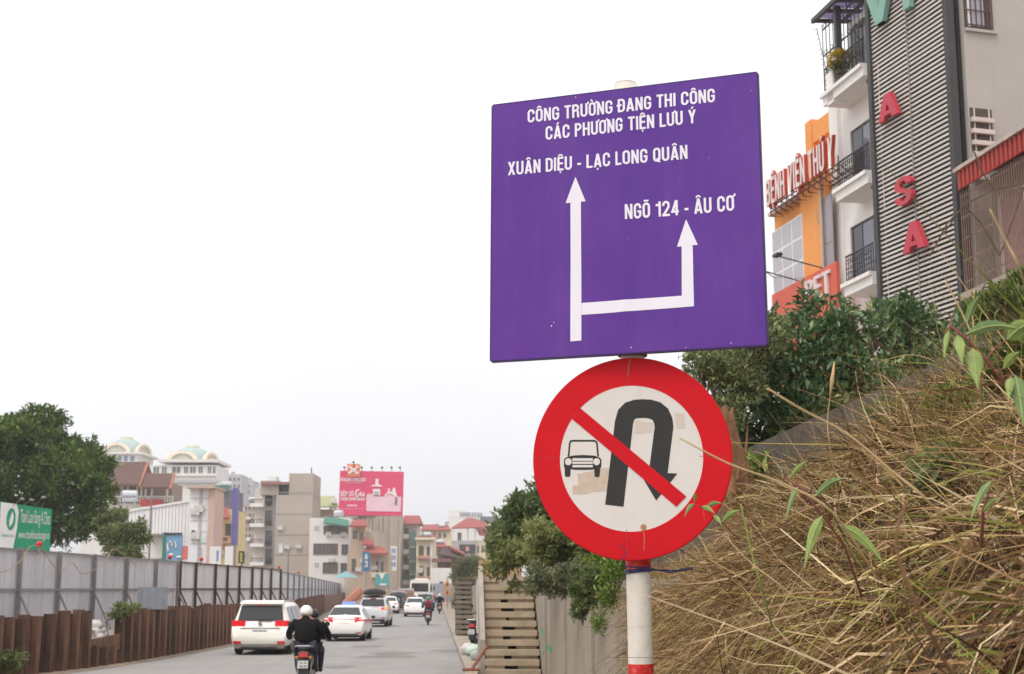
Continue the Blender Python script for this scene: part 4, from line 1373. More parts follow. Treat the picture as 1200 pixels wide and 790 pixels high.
# string of cable and little red lamps along the hoarding top
lamps = [(46, 638, 'small red warning lamp on the grey hoarding by the green sign'), (199, 653, 'red warning lamp at the end of the grey hoarding'), (236, 655.5, 'red warning lamp above the first rust-brown hoarding posts'), (327, 665, 'red warning lamp at the far end of the pale hoarding'), (350, 671, 'red warning lamp on the far hoarding below the grey block')]
for px, py, lab in lamps:
    c = at(px, py, Yp(px) - 0.02 if px < 331 else 103.5)
    t = thing('warning_lamp', lab, 'lamp', c, group='red lamps on the hoarding')
    obj('lens', MB().blob(c, (0.085, 0.085, 0.1), 2, 10, 6, 0.02), mat('lamp_red', lin(206, 34, 36), 0.3, var=0.05), t, smooth=True)
    obj('bracket', MB().box(c.x - 0.03, c.x + 0.03, c.y - 0.03, c.y + 0.03, c.z - 0.28, c.z - 0.1), steel_post, t)
def smooth_path(P_, n=6):
    """Catmull-Rom through the points"""
    out_ = []
    for i in range(len(P_) - 1):
        a, b, c, d = P_[max(i - 1, 0)], P_[i], P_[i + 1], P_[min(i + 2, len(P_) - 1)]
        for k in range(n):
            t_ = k / n
            out_.append(0.5 * ((2 * b) + (c - a) * t_ + (2 * a - 5 * b + 4 * c - d) * t_ ** 2 + (3 * b - a - 3 * c + d) * t_ ** 3))
    return out_ + [P_[-1]]
cab = MB()
pts = [at(px, py, Yp(px) - 0.3) for px, py in ((-10, 672), (10, 668), (25, 656), (35, 641), (48, 642), (60, 660), (72, 668), (85, 660), (95, 672), (110, 668), (125, 655), (135, 644), (160, 662), (180, 655))]
cab.tube(smooth_path(pts), 0.011, 5)
tag(obj('lamp_cable', cab, mat('tan_cable', lin(170, 140, 100), 0.7)), 'tan lamp cable looping along the grey hoarding', 'cable')

# green advertising board behind the hoarding
GD = 50
gs = thing('green_board', 'green and white advertising board above the grey hoarding at the left edge', 'sign', (at(30, 689, GD).x, GD, 0))
a, b, c, d = at(1, 588, GD), at(61, 597, GD + 1.2), at(61, 650, GD + 1.2), at(0, 650, GD)
ux = (b - a).normalized(); 
nrm = Vector((ux.y, -ux.x, 0)).normalized()
def gp(px, py, o=0.01):
    q = (px - 1) / 60
    P_ = a.lerp(b, q)
    return Vector((P_.x, P_.y, at(px, py, P_.y).z)) + nrm * o
obj('board', MB().prism([gp(1, 588, 0), gp(61, 597, 0), gp(61, 650, 0), gp(1, 650, 0)], -nrm * 0.12), mat('board_green', lin(44, 148, 108), 0.5, var=0.06), gs)
obj('white_panel', MB().add([gp(1, 588.5), gp(19, 591), gp(22, 600), gp(21, 620), gp(17, 649), gp(1, 649)], [(5, 4, 3, 2, 1, 0)]), mat('board_white', lin(226, 226, 224), 0.5, var=0.04), gs)
lg = MB()
lg.add([gp(13.5 + 5.2 * math.cos(t) , 608.5 + 13 * math.sin(t), 0.02) for t in np.linspace(0, 2 * math.pi, 20, endpoint=False)], [tuple(range(20))])
obj('logo', lg, MATS['board_green'], gs)
lg2 = MB()
lg2.add([gp(x, y, 0.03) for x, y in ((14.5, 599), (16.5, 606), (15.5, 613), (12, 618), (11.5, 611), (13, 604))], [tuple(range(6))])
obj('logo_leaf', lg2, MATS['board_white'], gs)
def font_text(body, p0, u, v, n, cap, width, m_, parent, name='lettering'):
    """small print in the built-in typeface, as a mesh"""
    cu = bpy.data.curves.new('print', 'FONT')
    cu.body = body
    cu.resolution_u = 2
    ot = bpy.data.objects.new('print', cu)
    COL.objects.link(ot)
    dg_ = bpy.context.evaluated_depsgraph_get()
    me = bpy.data.meshes.new_from_object(ot.evaluated_get(dg_))
    bpy.data.objects.remove(ot)
    co = np.zeros(len(me.vertices) * 3)
    me.vertices.foreach_get('co', co)
    co = co.reshape(-1, 3)
    x0, x1 = co[:, 0].min(), co[:, 0].max()
    u, v, n = Vector(u).normalized(), Vector(v).normalized(), Vector(n).normalized()
    W = np.array([tuple(Vector(p0) + u * ((x - x0) / (x1 - x0) * width) + v * (y / 0.7 * cap)) for x, y, z in co])
    me.vertices.foreach_set('co', W.ravel())
    me.update()
    me.materials.clear()
    return obj(name, me, m_, parent)
wh = MATS['board_white']
p0, p1 = gp(24, 612, 0.02), gp(59, 615, 0.02)
font_text('Thanh Loan Bong A China', p0, p1 - p0, (0, 0, 1), nrm, 0.46, (p1 - p0).length, wh, gs)
p0, p1 = gp(23, 631, 0.02), gp(59, 632, 0.02)
font_text('www.thanhloanbonga.vn', p0, p1 - p0, (0, 0, 1), nrm, 0.3, (p1 - p0).length, wh, gs)
p0, p1 = gp(3, 629, 0.02), gp(18, 630, 0.02)
font_text('THANH SON', p0, p1 - p0, (0, 0, 1), nrm, 0.1, (p1 - p0).length, MATS['board_green'], gs)
for px in (3.5, 57):
    q = gp(px, 620, -0.15)
    obj('leg', MB().box(q.x - 0.05, q.x + 0.05, q.y - 0.05, q.y + 0.05, 0, q.z), steel_post, gs)
for px, py in ((25, 585), (36, 586), (50, 583)):
    q = gp(px - 10, 593, 0)
    obj('flood_lamp', MB().tube([q, at(px, py, GD - 0.4)], 0.015, 4).blob(at(px + 1, py, GD - 0.5), (0.09, 0.09, 0.05), 1), steel_post, gs)

# rubble and plastic behind the gap, litter at the foot of the piles
white_bag = mat('white_sack', lin(208, 200, 196), 0.7, var=0.12, scale=6, bump=0.02, fine=14)
for i in range(14):
    r_ = random.Random(40 + i)
    c = Vector((-12.35 - r_.uniform(0, 0.5), 42.3 + r_.uniform(0, 2.2), 0.62 + r_.uniform(0, 0.5)))
    if i == 0: heap = thing('rubble_heap', 'heap of white sacks in the gap of the sheet piles', 'rubble', (-12.5, 43.4, 0))
    obj('sack', MB().blob(c, (0.28, 0.3, 0.2), i, 9, 6, 0.3), white_bag, heap, smooth=True)
obj('earth', MB().blob((-12.7, 43.4, 0.2), (0.7, 1.4, 0.6), 5, 12, 6, 0.15), dust, heap)
for i, (px, py, col, lab) in enumerate(((58, 786, (200, 40, 40), 'crumpled red wrapper at the foot of the near sheet piles'), (63, 785, (226, 220, 200), 'cream scrap of paper beside the red wrapper'), (113, 777, (150, 180, 168), 'pale green plastic sheet lying before the gap in the piles'), (85, 781, (130, 118, 108), 'grey lump of broken rubble by the piles'), (186, 765, (190, 200, 190), 'pale plastic scrap further along the pile foot'))):
    g_ = ground(px, py)
    tag(obj('litter', MB().blob(g_ + Vector((0, 0, 0.06)), (0.35 if i == 2 else 0.13, 0.2, 0.07), i + 60, 9, 5, 0.35), mat('litter_%d' % i, lin(*col), 0.7, var=0.2, scale=8)), lab, 'litter')
tag(obj('verge', MB().add([(x, y, 0.009) for x, y in [(pile_x(Y_) - 0.4, Y_) for Y_ in (31, 36, 40, 46, 60, 86)] + [(pile_x(Y_) + 0.35 + 0.35 * abs(math.sin(Y_ * 2.1)), Y_) for Y_ in np.linspace(86, 31, 40)]], [tuple(range(45, -1, -1))]), mat('verge_dirt', lin(150, 132, 112), 1.0, var=0.25, scale=1.6, bump=0.02, fine=8)), kind='structure')

# ================================================================== FAR BUILDINGS (each stands at its own distance)
def B(name, label, x0, x1, ytop, d, depth, m_, cat='building', side=None):
    a, b = at(x0, ytop, d), at(x1, ytop, d)
    t = thing(name, label, cat, ((a.x + b.x) / 2, d, 0))
    t['_d'] = d
    obj('wall', MB().box(a.x, b.x, d, d + depth, 0, a.z), m_, t)
    return t
def bx(t, name, x0, y0, x1, y1, m_, o0=-0.15, o1=0.0, parent=None, d=None, slope=None):
    """box on the front of a far building between two pixels; o = metres towards the camera (negative) or into it"""
    d = d or t['_d']
    a, b = at(x0, y0, d), at(x1, y1, d)
    return obj(name, MB().box(min(a.x, b.x), max(a.x, b.x), d + o0, d + o1, min(a.z, b.z), max(a.z, b.z)), m_, parent or t)
def win(t, x0, y0, x1, y1, n=1, frame=None, pane=None, rows=1, d=None):
    d = d or t['_d']
    fm_ = frame or alu
    a, b = at(x0, y1, d), at(x1, y0, d)
    W_, H_ = b.x - a.x, b.z - a.z
    e = min(0.12, W_ * 0.08)
    w = obj('window', MB().box(a.x, b.x, d - 0.03, d - 0.002, a.z, b.z), pane or win_dark, t)
    for k in range(n + 1):
        x = a.x + (W_ - e) * k / n
        obj('frame_bar', MB().box(x, x + e, d - 0.12, d - 0.032, a.z, b.z), fm_, w)
    for k in range(rows + 1):
        z = a.z + (H_ - e) * k / rows
        obj('frame_bar', MB().box(a.x + e, b.x - e, d - 0.11, d - 0.034, z, z + e), fm_, w)
    return w
def hip(t, name, x0, x1, y_eave, y_ridge, d, depth, m_, inset=0.5, over=0.4):
    a, b = at(x0, y_eave, d), at(x1, y_eave, d)
    zr = at(x0, y_ridge, d).z
    X0, X1, Y0, Y1, z = a.x - over, b.x + over, d - over, d + depth + over, a.z
    ix = (X1 - X0) * inset / 2
    yc = (Y0 + Y1) / 2
    vs_ = [(X0, Y0, z), (X1, Y0, z), (X1, Y1, z), (X0, Y1, z), (X0 + ix, yc, zr), (X1 - ix, yc, zr)]
    return obj(name, MB().add(vs_, [(0, 1, 5, 4), (1, 2, 5), (2, 3, 4, 5), (3, 0, 4), (3, 2, 1, 0)]), m_, t)
tile_red = mat('red_tin_roof', lin(150, 76, 68), 0.7, var=0.1, scale=0.5, streak=0.2, obj_var=0.05)
tile_brown = mat('brown_tile', lin(98, 74, 66), 0.85, var=0.18, scale=1.2, bump=0.03, fine=6)
grey_block = mat('grey_block_wall', lin(176, 164, 152), 0.9, var=0.08, scale=0.25, streak=0.22, streak_col=lin(150, 138, 128))
cream = mat('cream_wall', lin(222, 208, 178), 0.85, var=0.08, scale=0.4, streak=0.25, streak_col=lin(180, 160, 136))
far_white = mat('far_white_wall', lin(226, 222, 218), 0.85, var=0.05, scale=0.3, streak=0.15, streak_col=lin(180, 172, 164))
far_grey = mat('far_grey_wall', lin(180, 178, 180), 0.9, var=0.08, scale=0.2)
tan_wall = mat('tan_wall', lin(188, 166, 146), 0.9, var=0.12, scale=0.3, streak=0.3, streak_col=lin(140, 120, 104))
win_far = glass('window_far', lin(96, 92, 90), 0.2)
brown_fr = mat('brown_far_frame', lin(120, 102, 88), 0.7)
dark_gap = mat('dark_opening', lin(74, 66, 60), 0.9, var=0.2)

# --- domed blocks
def dome(t, xc, y_base, y_top, half, d):
    c = at(xc, y_base, d)
    r = at(xc + half, y_base, d).x - c.x
    h = at(xc, y_top, d).z - c.z
    cy = d + r
    m_ = MB()
    rings = []
    for j in range(9):
        th = math.pi / 2 * j / 9
        rings.append([Vector((c.x + r * 0.92 * math.cos(th) * math.cos(q), cy + r * 0.92 * math.cos(th) * math.sin(q), c.z + h * math.sin(th))) for q in np.linspace(0, 2 * math.pi, 28, endpoint=False)])
    obj('dome', m_.loft(rings), mat('dome_green', lin(168, 184, 178), 0.7, var=0.08, scale=0.15), t, smooth=True)
    obj('dome_cap', MB().tube([(c.x, cy, c.z + h * 0.93), (c.x, cy, c.z + h * 1.06)], r * 0.3, 20), mat('dome_cream', lin(226, 212, 188), 0.8, var=0.05), t)
    for yaw in (-0.25, -0.25 + math.pi / 2, -0.25 + math.pi, -0.25 - math.pi / 2):
        dirn = Vector((math.sin(yaw), -math.cos(yaw), 0))
        sd = Vector((math.cos(yaw), math.sin(yaw), 0))
        o_ = Vector((c.x, cy, c.z)) + dirn * r * 0.86
        rim = MB()
        for a_ in np.linspace(0, math.pi, 15)[:-1]:
            b_ = a_ + math.pi / 14
            rim.prism([o_ + sd * rr_ * math.cos(q) + Vector((0, 0, h * 0.62 * rr_ / (r * 0.72) * math.sin(q))) for rr_, q in ((r * 0.72, a_), (r * 0.72, b_), (r * 0.56, b_), (r * 0.56, a_))], dirn * r * 0.12 + Vector((0, 0, 0)))
        obj('arch', rim, MATS['dome_cream'], t)
        lat = MB()
        for k in range(9):
            a_ = math.pi * (k + 0.5) / 9
            lat.prism([o_ + sd * rr_ * math.cos(a_ + e_) + Vector((0, 0, h * 0.62 * rr_ / (r * 0.72) * math.sin(a_ + e_))) for rr_, e_ in ((r * 0.2, -0.08), (r * 0.57, -0.05), (r * 0.57, 0.05), (r * 0.2, 0.08))], dirn * r * 0.06)
        obj('lattice', lat, MATS['dome_cream'], t)
        obj('vault', MB().prism([o_ + sd * r * 0.6 * math.cos(q) + Vector((0, 0, h * 0.5 * math.sin(q))) for q in np.linspace(0, math.pi, 12)], -dirn * r * 0.7), MATS['dome_green'], t)
t = B('domed_building', 'white office block with a green dome and cream arches, standing clear of the tree', 176, 254, 545, 370, 16, far_white)
bx(t, 'roof_slab', 186, 538.5, 256, 542, far_white, -1.0, 17)
bx(t, 'cornice', 174, 556, 254, 558, far_white, -0.6, -0.01)
for x0, x1 in ((179, 187), (189, 196), (201, 212), (215, 221), (222, 230), (232, 238), (243, 248), (249, 253)):
    win(t, x0, 546.5, x1, 555, 2, pane=win_far)
bx(t, 'band', 174, 563, 256, 566, far_grey, -0.8, -0.01)
dome(t, 219, 540, 521.5, 27, 375)
t = B('domed_building', 'domed block half hidden behind the big tree at left', 100, 162, 532, 380, 16, far_white)
bx(t, 'roof_slab', 96, 530, 168, 532.5, far_white, -1.2, 17)
for x0, x1 in ((131, 136), (138, 143), (145, 150), (152, 158)):
    win(t, x0, 534, x1, 541, 1, pane=glass('blue_far', lin(120, 130, 160), 0.2))
bx(t, 'band', 100, 541.5, 172, 544, far_white, -1.0, -0.01)
dome(t, 141, 530.5, 511.5, 25, 384)

# --- brown tiled pavilion
t = B('pavilion_house', 'house with steep brown tiled roofs and a white balustrade', 128, 203, 590, 175, 10, far_white)
dP = 175
def slope_roof(t, name, pts, m_, d0, d1, th=0.25):
    """sloping roof: lower edge at d0, upper edge at d1; pts pixels UL, UR, LR, LL"""
    q = [at(*pts[0], d1), at(*pts[1], d1), at(*pts[2], d0), at(*pts[3], d0)]
    return obj(name, MB().prism(q, (0, 0, th)), m_, t)
slope_roof(t, 'main_roof', ((120, 543.5), (173, 543.5), (163, 570), (118, 570)), tile_brown, 173, 178)
slope_roof(t, 'lower_roof', ((171, 557), (203, 557), (198, 573), (166, 573)), tile_brown, 172.5, 175.5)
trim = mat('roof_trim', lin(168, 106, 88), 0.7)
for A_, B_, d0, d1 in (((173, 542.5), (163, 570.5), 178, 172.9), ((204, 556), (199, 573.5), 175.5, 172.4)):
    obj('ridge', MB().tube([at(*A_, d1 if False else d0), at(*B_, d1)], 0.2, 6), trim, t)
obj('gable', MB().prism([at(173.5, 544, 178), at(178.5, 559, 181), at(164, 570, 173.2)], (0.02, 0.3, 0)), tile_brown, t)
obj('upper_wall', MB().box(at(128, 590, 176).x, at(200, 590, 176).x, 176.5, 182, at(0, 592, 176).z, at(0, 566, 176).z), mat('shade_wall', lin(150, 132, 120), 0.9, var=0.1), t)
for px in (143, 150, 161, 166, 171, 178, 196):
    bx(t, 'column', px, 567, px + 1.2, 583, far_white, -0.5, -0.2)
bx(t, 'rail', 128, 581.5, 204, 583.2, far_white, -0.7, -0.4)
for k in range(26):
    bx(t, 'baluster', 130 + k * 2.9, 583.3, 131.2 + k * 2.9, 589, far_white, -0.65, -0.45)
bx(t, 'red_tarp', 168, 586, 193, 594, mat('red_tarp', lin(176, 70, 64), 0.7), -1.5, -1.0)

# --- white warehouse, panelled stair tower, sign
t = thing('warehouse', 'long white corrugated warehouse wall with sloping top', 'building', (at(180, 689, 132).x, 132, 0))
t['_d'] = 132
pr_ = [at(118, 606, 132), at(222.5, 589, 132), Vector((at(222.5, 689, 132).x, 132, 0)), Vector((at(118, 689, 132).x, 132, 0))]
obj('wall', MB().prism(pr_, (0, 9, 0)), mat('ware_white', lin(224, 222, 222), 0.7, var=0.05, scale=0.4), t)
pr_ = [at(117, 605, 131.8), at(224, 588, 131.8), at(224, 585.5, 131.8), at(117, 602.5, 131.8)]
obj('eave', MB().prism(pr_, (0, 0.6, 0)), far_white, t)
for k in range(26):
    px = 120 + k * 3.95
    bx(t, 'rib', px, 604 - (px - 118) * 0.16, px + 0.9, 650, MATS['ware_white'], -0.08, -0.002)
bx(t, 'lower_block', 150, 629, 196, 655, far_white, -2.0, -0.3)
bx(t, 'awning', 182, 627, 204, 629, mat('grey_sheet', lin(150, 146, 142), 0.7), -3.5, -0.1)
t = thing('hanging_sign', 'blue shop sign with white swirls under the warehouse eave', 'sign', at(203, 656, 125))
t['_d'] = 125
bx(t, 'board', 194, 627, 213, 658, mat('sign_blue', lin(112, 150, 182), 0.5, var=0.1, scale=0.6), -0.15, 0.1)
bx(t, 'edge', 191.5, 624, 193.8, 660, mat('sign_green_edge', lin(54, 120, 98), 0.6), -0.2, 0.9)
bx(t, 'top_edge', 194, 624.5, 213, 626.8, dark_gap, -0.25, 0.2)
sw_ = MB()
for pts in ([(197, 646), (196, 638), (199, 634), (202, 640), (205, 634), (206, 642)], [(198, 650), (203, 650)], [(207, 653), (212, 653)]):
    q = [at(x, y, 124.8) for x, y in pts]
    sw_.tube(q, 0.09, 4)
obj('swirl', sw_, far_white, t)
bx(t, 'red_notice', 214, 640, 219.5, 656, mat('notice_red', lin(206, 110, 104), 0.6), -0.1, 0.1)
t = B('panel_tower', 'narrow white panelled tower with pink edge beside the warehouse', 222.8, 245.5, 572, 130, 4, mat('panel_white', lin(228, 226, 226), 0.5, var=0.03))
for py in (584, 597, 610, 623, 637):
    bx(t, 'joint', 222.8, py, 245.5, py + 0.7, far_grey, -0.03, -0.002)
bx(t, 'joint', 234, 572.5, 234.6, 660, far_grey, -0.035, -0.003)
bx(t, 'pink_edge', 245.7, 572, 249.5, 665, mat('pink_wall', lin(200, 172, 158), 0.8), -0.3, 3.8)
bx(t, 'roof_cap', 221, 570.5, 254, 573, tan_wall, -0.8, 4.2)
win(t, 224, 621, 229, 632, 1, pane=win_far)
win(t, 232, 642, 236, 655, 1, pane=win_far)
bx(t, 'green_panel', 234.8, 628, 241, 636, mat('mint', lin(206, 226, 214), 0.5), -0.06, -0.004)

# --- yellow house with the red awning, blue edge pole, banners
t = B('yellow_house', 'small yellow house with red awning and balcony behind the hoarding', 247, 273, 597, 160, 8, mat('yellow_wall', lin(214, 192, 140), 0.85, var=0.06))
slope_roof(t, 'awning', ((247, 595), (266, 597), (269, 609), (246, 609)), tile_red, 157.5, 159.8)
win(t, 247, 616, 254, 630, 2, frame=brown_fr, pane=win_far)
win(t, 264, 614, 271, 630, 2, frame=brown_fr, pane=win_far)
bx(t, 'balcony', 245, 628.5, 270, 637, mat('balcony_pink', lin(206, 160, 130), 0.8), -1.2, -0.01)
for k in range(9):
    bx(t, 'balcony_hole', 247 + k * 2.5, 630.5, 248.4 + k * 2.5, 634.5, dark_gap, -1.24, -1.18)
t = B('dark_block', 'dark slate-clad building with green railing above the yellow house', 247, 272, 574, 190, 8, mat('slate_wall', lin(112, 108, 118), 0.8, var=0.1))
bx(t, 'green_box', 252, 569, 266, 577, mat('green_net', lin(86, 130, 112), 0.8), -0.5, -0.01)
t = thing('banner_pole', 'tall blue-violet sign blade beside the yellow house', 'sign', at(274, 660, 155))
t['_d'] = 155
bx(t, 'blade', 273, 572, 276, 639, mat('violet_blade', lin(100, 94, 150), 0.5), -0.1, 1.2)
bx(t, 'mast', 274, 638, 275.2, 689, steel_post, -0.05, 0.05)
for x0, x1, lab, txt in ((246, 258.5, 'left white shop banner above the pale hoarding', True), (264, 272.5, 'right white shop banner above the pale hoarding', False)):
    t = thing('shop_banner', lab, 'banner', at(x0, 662, 120))
    t['_d'] = 120
    bx(t, 'cloth', x0, 640.5, x1, 664, far_white, -0.06, 0.06)
    bx(t, 'pole', x0 + 0.5, 641, x0 + 1.2, 689, steel_post, 0.07, 0.14)
    if txt: bx(t, 'mark', 254, 645, 256, 658, mat('banner_blue', lin(120, 140, 190), 0.6), -0.08, -0.062)
t = thing('led_sign', 'small black sign with amber characters above the pale hoarding', 'sign', at(282, 660, 140))
t['_d'] = 140
bx(t, 'case', 280, 646, 286, 660, mat('led_case', lin(54, 56, 50), 0.6), -0.2, 0.2)
for k in range(4):
    bx(t, 'character', 281.6, 648 + k * 2.8, 284.4, 650 + k * 2.8, mat('led_amber', lin(206, 190, 70), 0.5), -0.23, -0.205)
bx(t, 'mast', 282.7, 660, 283.5, 689, steel_post, -0.05, 0.05)

# --- hazy blocks far behind
for x0, x1, yt, d, lab in ((262, 283, 556, 520, 'hazy grey high block far behind the violet blade'), (283, 297, 563, 540, 'pale hazy block beside the far grey high block'), (240, 262, 559, 560, 'pale distant block right of the green dome'), (275, 300, 590, 265, 'bare grey concrete block left of the balcony block')):
    t = B('distant_block', lab, x0, x1, yt, d, 14, far_grey if d > 300 else grey_block)
    for r_ in range(5):
        for c_ in range(int((x1 - x0) / 5)):
            bx(t, 'window', x0 + 1.5 + c_ * 5, yt + 4 + r_ * 8, x0 + 4 + c_ * 5, yt + 7.5 + r_ * 8, win_far, -0.1, -0.01)
bx(t, 'balcony', 289, 606, 294, 609, far_white, -1.2, -0.01)
bx(t, 'balcony', 290, 630, 294, 634, far_white, -1.2, -0.01)

# --- the bare grey block with balconies on its left
t = B('grey_block', 'tall bare grey block with stacked balconies on its left side', 324, 366, 580, 225, 10, grey_block)
bx(t, 'upper_storey', 339, 554.8, 366.5, 580.2, grey_block, 0.0, 9)
bx(t, 'lower_parapet', 305, 563, 326, 580.2, grey_block, 0.3, 9)
bx(t, 'dark_terrace', 329, 565, 338.8, 579.8, dark_gap, 0.5, 6)
bx(t, 'terrace_roof', 306, 565, 338.5, 568, mat('terrace_red', lin(150, 108, 98), 0.8), -0.4, 5)
obj('wing', MB().box(at(298, 600, 227).x, at(324, 600, 227).x - 0.05, 227, 235, 0, at(298, 572, 227).z), mat('wing_pale', lin(206, 198, 190), 0.85, var=0.06, scale=0.3), t)
for k, py in enumerate((590, 613.5, 637, 659)):
    bx(t, 'balcony_slab', 293, py, 309, py + 4, far_white, -0.4, 2.0)
    bx(t, 'balcony_rail', 293.5, py - 5, 308, py - 4.3, iron, -0.35, -0.28)
    for q in range(7):
        bx(t, 'baluster', 294 + q * 2.2, py - 4.2, 294.4 + q * 2.2, py - 0.1, iron, -0.34, -0.3)
    o = bx(t, 'loggia', 308.5, py - 16, 316, py + 2, win_far, 1.7, 1.95)
    bx(t, 'loggia_rail', 308.5, py - 3.5, 316, py + 2, mat('loggia_black', lin(70, 66, 64), 0.7), 1.4, 1.6)
bx(t, 'loggia', 309, 578, 316, 583, dark_gap, 1.7, 1.95)
for py in (577, 602, 626.5, 650):
    bx(t, 'floor_line', 316, py, 366, py + 0.8, mat('floor_line', lin(158, 146, 136), 0.9), -0.05, -0.002)
win(t, 326.5, 637, 331.5, 648, 1, pane=mat('white_panel_w', lin(216, 216, 218), 0.5))
bx(t, 'roof_tank', 346, 554.5, 354, 556.5, far_white, 2, 5)
bx(t, 'roof_tank', 311, 557, 321, 562.8, far_white, 2, 5)
bx(t, 'roof_tank', 339, 554, 345, 555, MATS['wing_pale'], 2, 4)
tag(obj('rooftop_mast', MB().tube([at(365, 555, 226), at(365, 548, 226)], 0.08, 4), iron), 'thin mast on the corner of the bare grey block', 'mast')

# --- white modern house and the olive-roofed house behind it
t = B('white_house', 'white three-storey house with strips of dark windows below the pink billboard', 363, 410, 607, 215, 9, far_white)
slope_roof(t, 'green_awning', ((381, 607), (408, 611), (410, 618), (379, 614)), mat('green_awning', lin(74, 122, 104), 0.7), 213.6, 215)
for x0, y0, x1, y1, n in ((379, 616, 408, 626, 5), (367, 637, 396, 650, 6), (400, 638, 408, 650, 2), (378, 659, 396, 672, 3), (399, 660, 408, 672, 2)):
    win(t, x0, y0, x1, y1, n, frame=brown_fr, pane=win_far)
for py in (617, 660):
    win(t, 369, py, 373, py + 4, 1, frame=mat('grey_far_frame', lin(130, 130, 132), 0.6), pane=far_white)
t = B('olive_roof_house', 'small house with olive green roof beside the billboard', 366, 397, 597, 245, 8, tan_wall)
slope_roof(t, 'roof', ((367, 583), (392, 583), (397, 595), (366, 595)), mat('olive_roof', lin(158, 160, 118), 0.8, var=0.1), 243, 249)
win(t, 370, 598, 377, 607, 2, pane=win_far)
bx(t, 'water_tank', 389, 585, 395, 590, far_white, -2, -0.6)

# --- the pink billboard
t = thing('billboard', 'large pink advertising billboard with white lettering on a bare concrete building', 'billboard', (at(434, 689, 232).x, 232, at(434, 604, 232).z))
t['_d'] = 232
pink = mat('billboard_pink', lin(226, 70, 112), 0.5, var=0.04, scale=0.12)
def bp(px, py, o=0.0):
    q = (px - 397) / 76
    d = 232 + q * 2.5
    P_ = at(px, py, d)
    return P_ + Vector((0, -o, 0))
obj('panel', MB().prism([bp(398.5, 551.5), bp(473, 553), bp(471.5, 604.5), bp(396.5, 604)], (0, 0.7, 0)), pink, t)
obj('lower_edge', MB().prism([bp(396.5, 603.8), bp(471.5, 604.3), bp(471.5, 605.5), bp(396.5, 605.2)], (0, 1.2, 0)), brown_fr, t)
wv_ = mat('advert_white', lin(244, 226, 228), 0.5, var=0.03)
blush = mat('advert_blush', lin(238, 200, 210), 0.5, var=0.06, scale=0.5)
def flat(name, pts, m_, o, th=0.05):
    return obj(name, MB().prism([bp(x, y, o) for x, y in pts], (0, -th, 0)), m_, t)
E6 = lambda x, y: (390 + x / 11.29, 540 + y / 11.29)
flat('logo_tile', [E6(*p) for p in ((195, 55), (205, 46), (355, 46), (368, 58), (360, 205), (348, 214), (205, 210), (192, 200))], mat('logo_orange', lin(236, 142, 110), 0.5), 0.5, 0.2)
for (cx, cy, a0, a1) in ((280, 80, 180, 360), (276, 180, 0, 180), (215, 130, -90, 90), (345, 130, 90, 270)):
    pts = [E6(cx + 42 * math.cos(math.radians(a)), cy - 38 * math.sin(math.radians(a))) for a in np.linspace(a0, a1, 12)]
    rm_ = MB()
    rm_.tube([bp(x, y, 0.75) for x, y in pts], 0.16, 5)
    obj('logo_ring', rm_, wv_, t)
a_, b_ = bp(*E6(106, 272), 0.02), bp(*E6(434, 278), 0.02)
words('HAWONKOO', a_, b_, 0.62, Vector((0, -1, 0)), 0.04, wv_, t)
a_, b_ = bp(*E6(170, 300), 0.02), bp(*E6(370, 302), 0.02)
font_text('HÀNG TRẢI MỌI LO', a_, b_ - a_, (0, 0, 1), (0, -1, 0), 0.2, (b_ - a_).length, wv_, t)
a_, b_ = bp(*E6(104, 470), 0.02), bp(*E6(272, 470), 0.02)
words('BẾP CÓ', a_, b_, 0.8, Vector((0, -1, 0)), 0.04, wv_, t)
gu = MB()
for pts in ([(350, 395), (330, 385), (308, 410), (298, 450), (312, 475), (338, 468), (352, 440), (330, 438)], [(372, 415), (366, 455), (380, 470), (400, 455), (412, 415), (408, 460), (422, 470)]):
    gu.tube([bp(*E6(*p), 0.08) for p in pts], 0.14, 5)
obj('brush_lettering', gu, wv_, t)
a_, b_ = bp(*E6(102, 526), 0.02), bp(*E6(424, 526), 0.02)
words('CHỌN HAWONKOO', a_, b_, 0.5, Vector((0, -1, 0)), 0.04, wv_, t)
for k in range(4):
    flat('icon', [E6(195 + k * 33, 580), E6(218 + k * 33, 580), E6(218 + k * 33, 606), E6(195 + k * 33, 606)], blush, 0.02)
a_, b_ = bp(*E6(95, 640), 0.02), bp(*E6(412, 640), 0.02)
font_text('BẾP TỪ - MÁY HÚT MÙI - MÁY RỬA BÁT', a_, b_ - a_, (0, 0, 1), (0, -1, 0), 0.17, (b_ - a_).length, blush, t)
flat('advert_counter', [E6(*p) for p in ((445, 470), (460, 440), (520, 440), (540, 470), (690, 475), (740, 440), (830, 470), (905, 480), (900, 665), (890, 676), (455, 668), (442, 655))], blush, 0.03)
flat('advert_box', [E6(*p) for p in ((532, 375), (626, 375), (630, 460), (530, 460))], wv_, 0.1)
flat('advert_box_window', [E6(*p) for p in ((545, 408), (612, 408), (612, 455), (545, 455))], far_grey, 0.16)
flat('advert_hood', [E6(*p) for p in ((566, 240), (604, 240), (608, 315), (655, 330), (652, 345), (510, 340), (508, 328), (560, 315))], wv_, 0.1)
flat('advert_figure', [E6(*p) for p in ((735, 365), (755, 368), (750, 400), (775, 415), (800, 360), (825, 355), (832, 400), (845, 450), (855, 490), (790, 450), (740, 430), (690, 470), (680, 465), (728, 410))], wv_, 0.12)
flat('advert_dark', [E6(*p) for p in ((835, 490), (855, 490), (845, 580), (818, 582))], mat('advert_slate', lin(110, 104, 116), 0.6), 0.16)
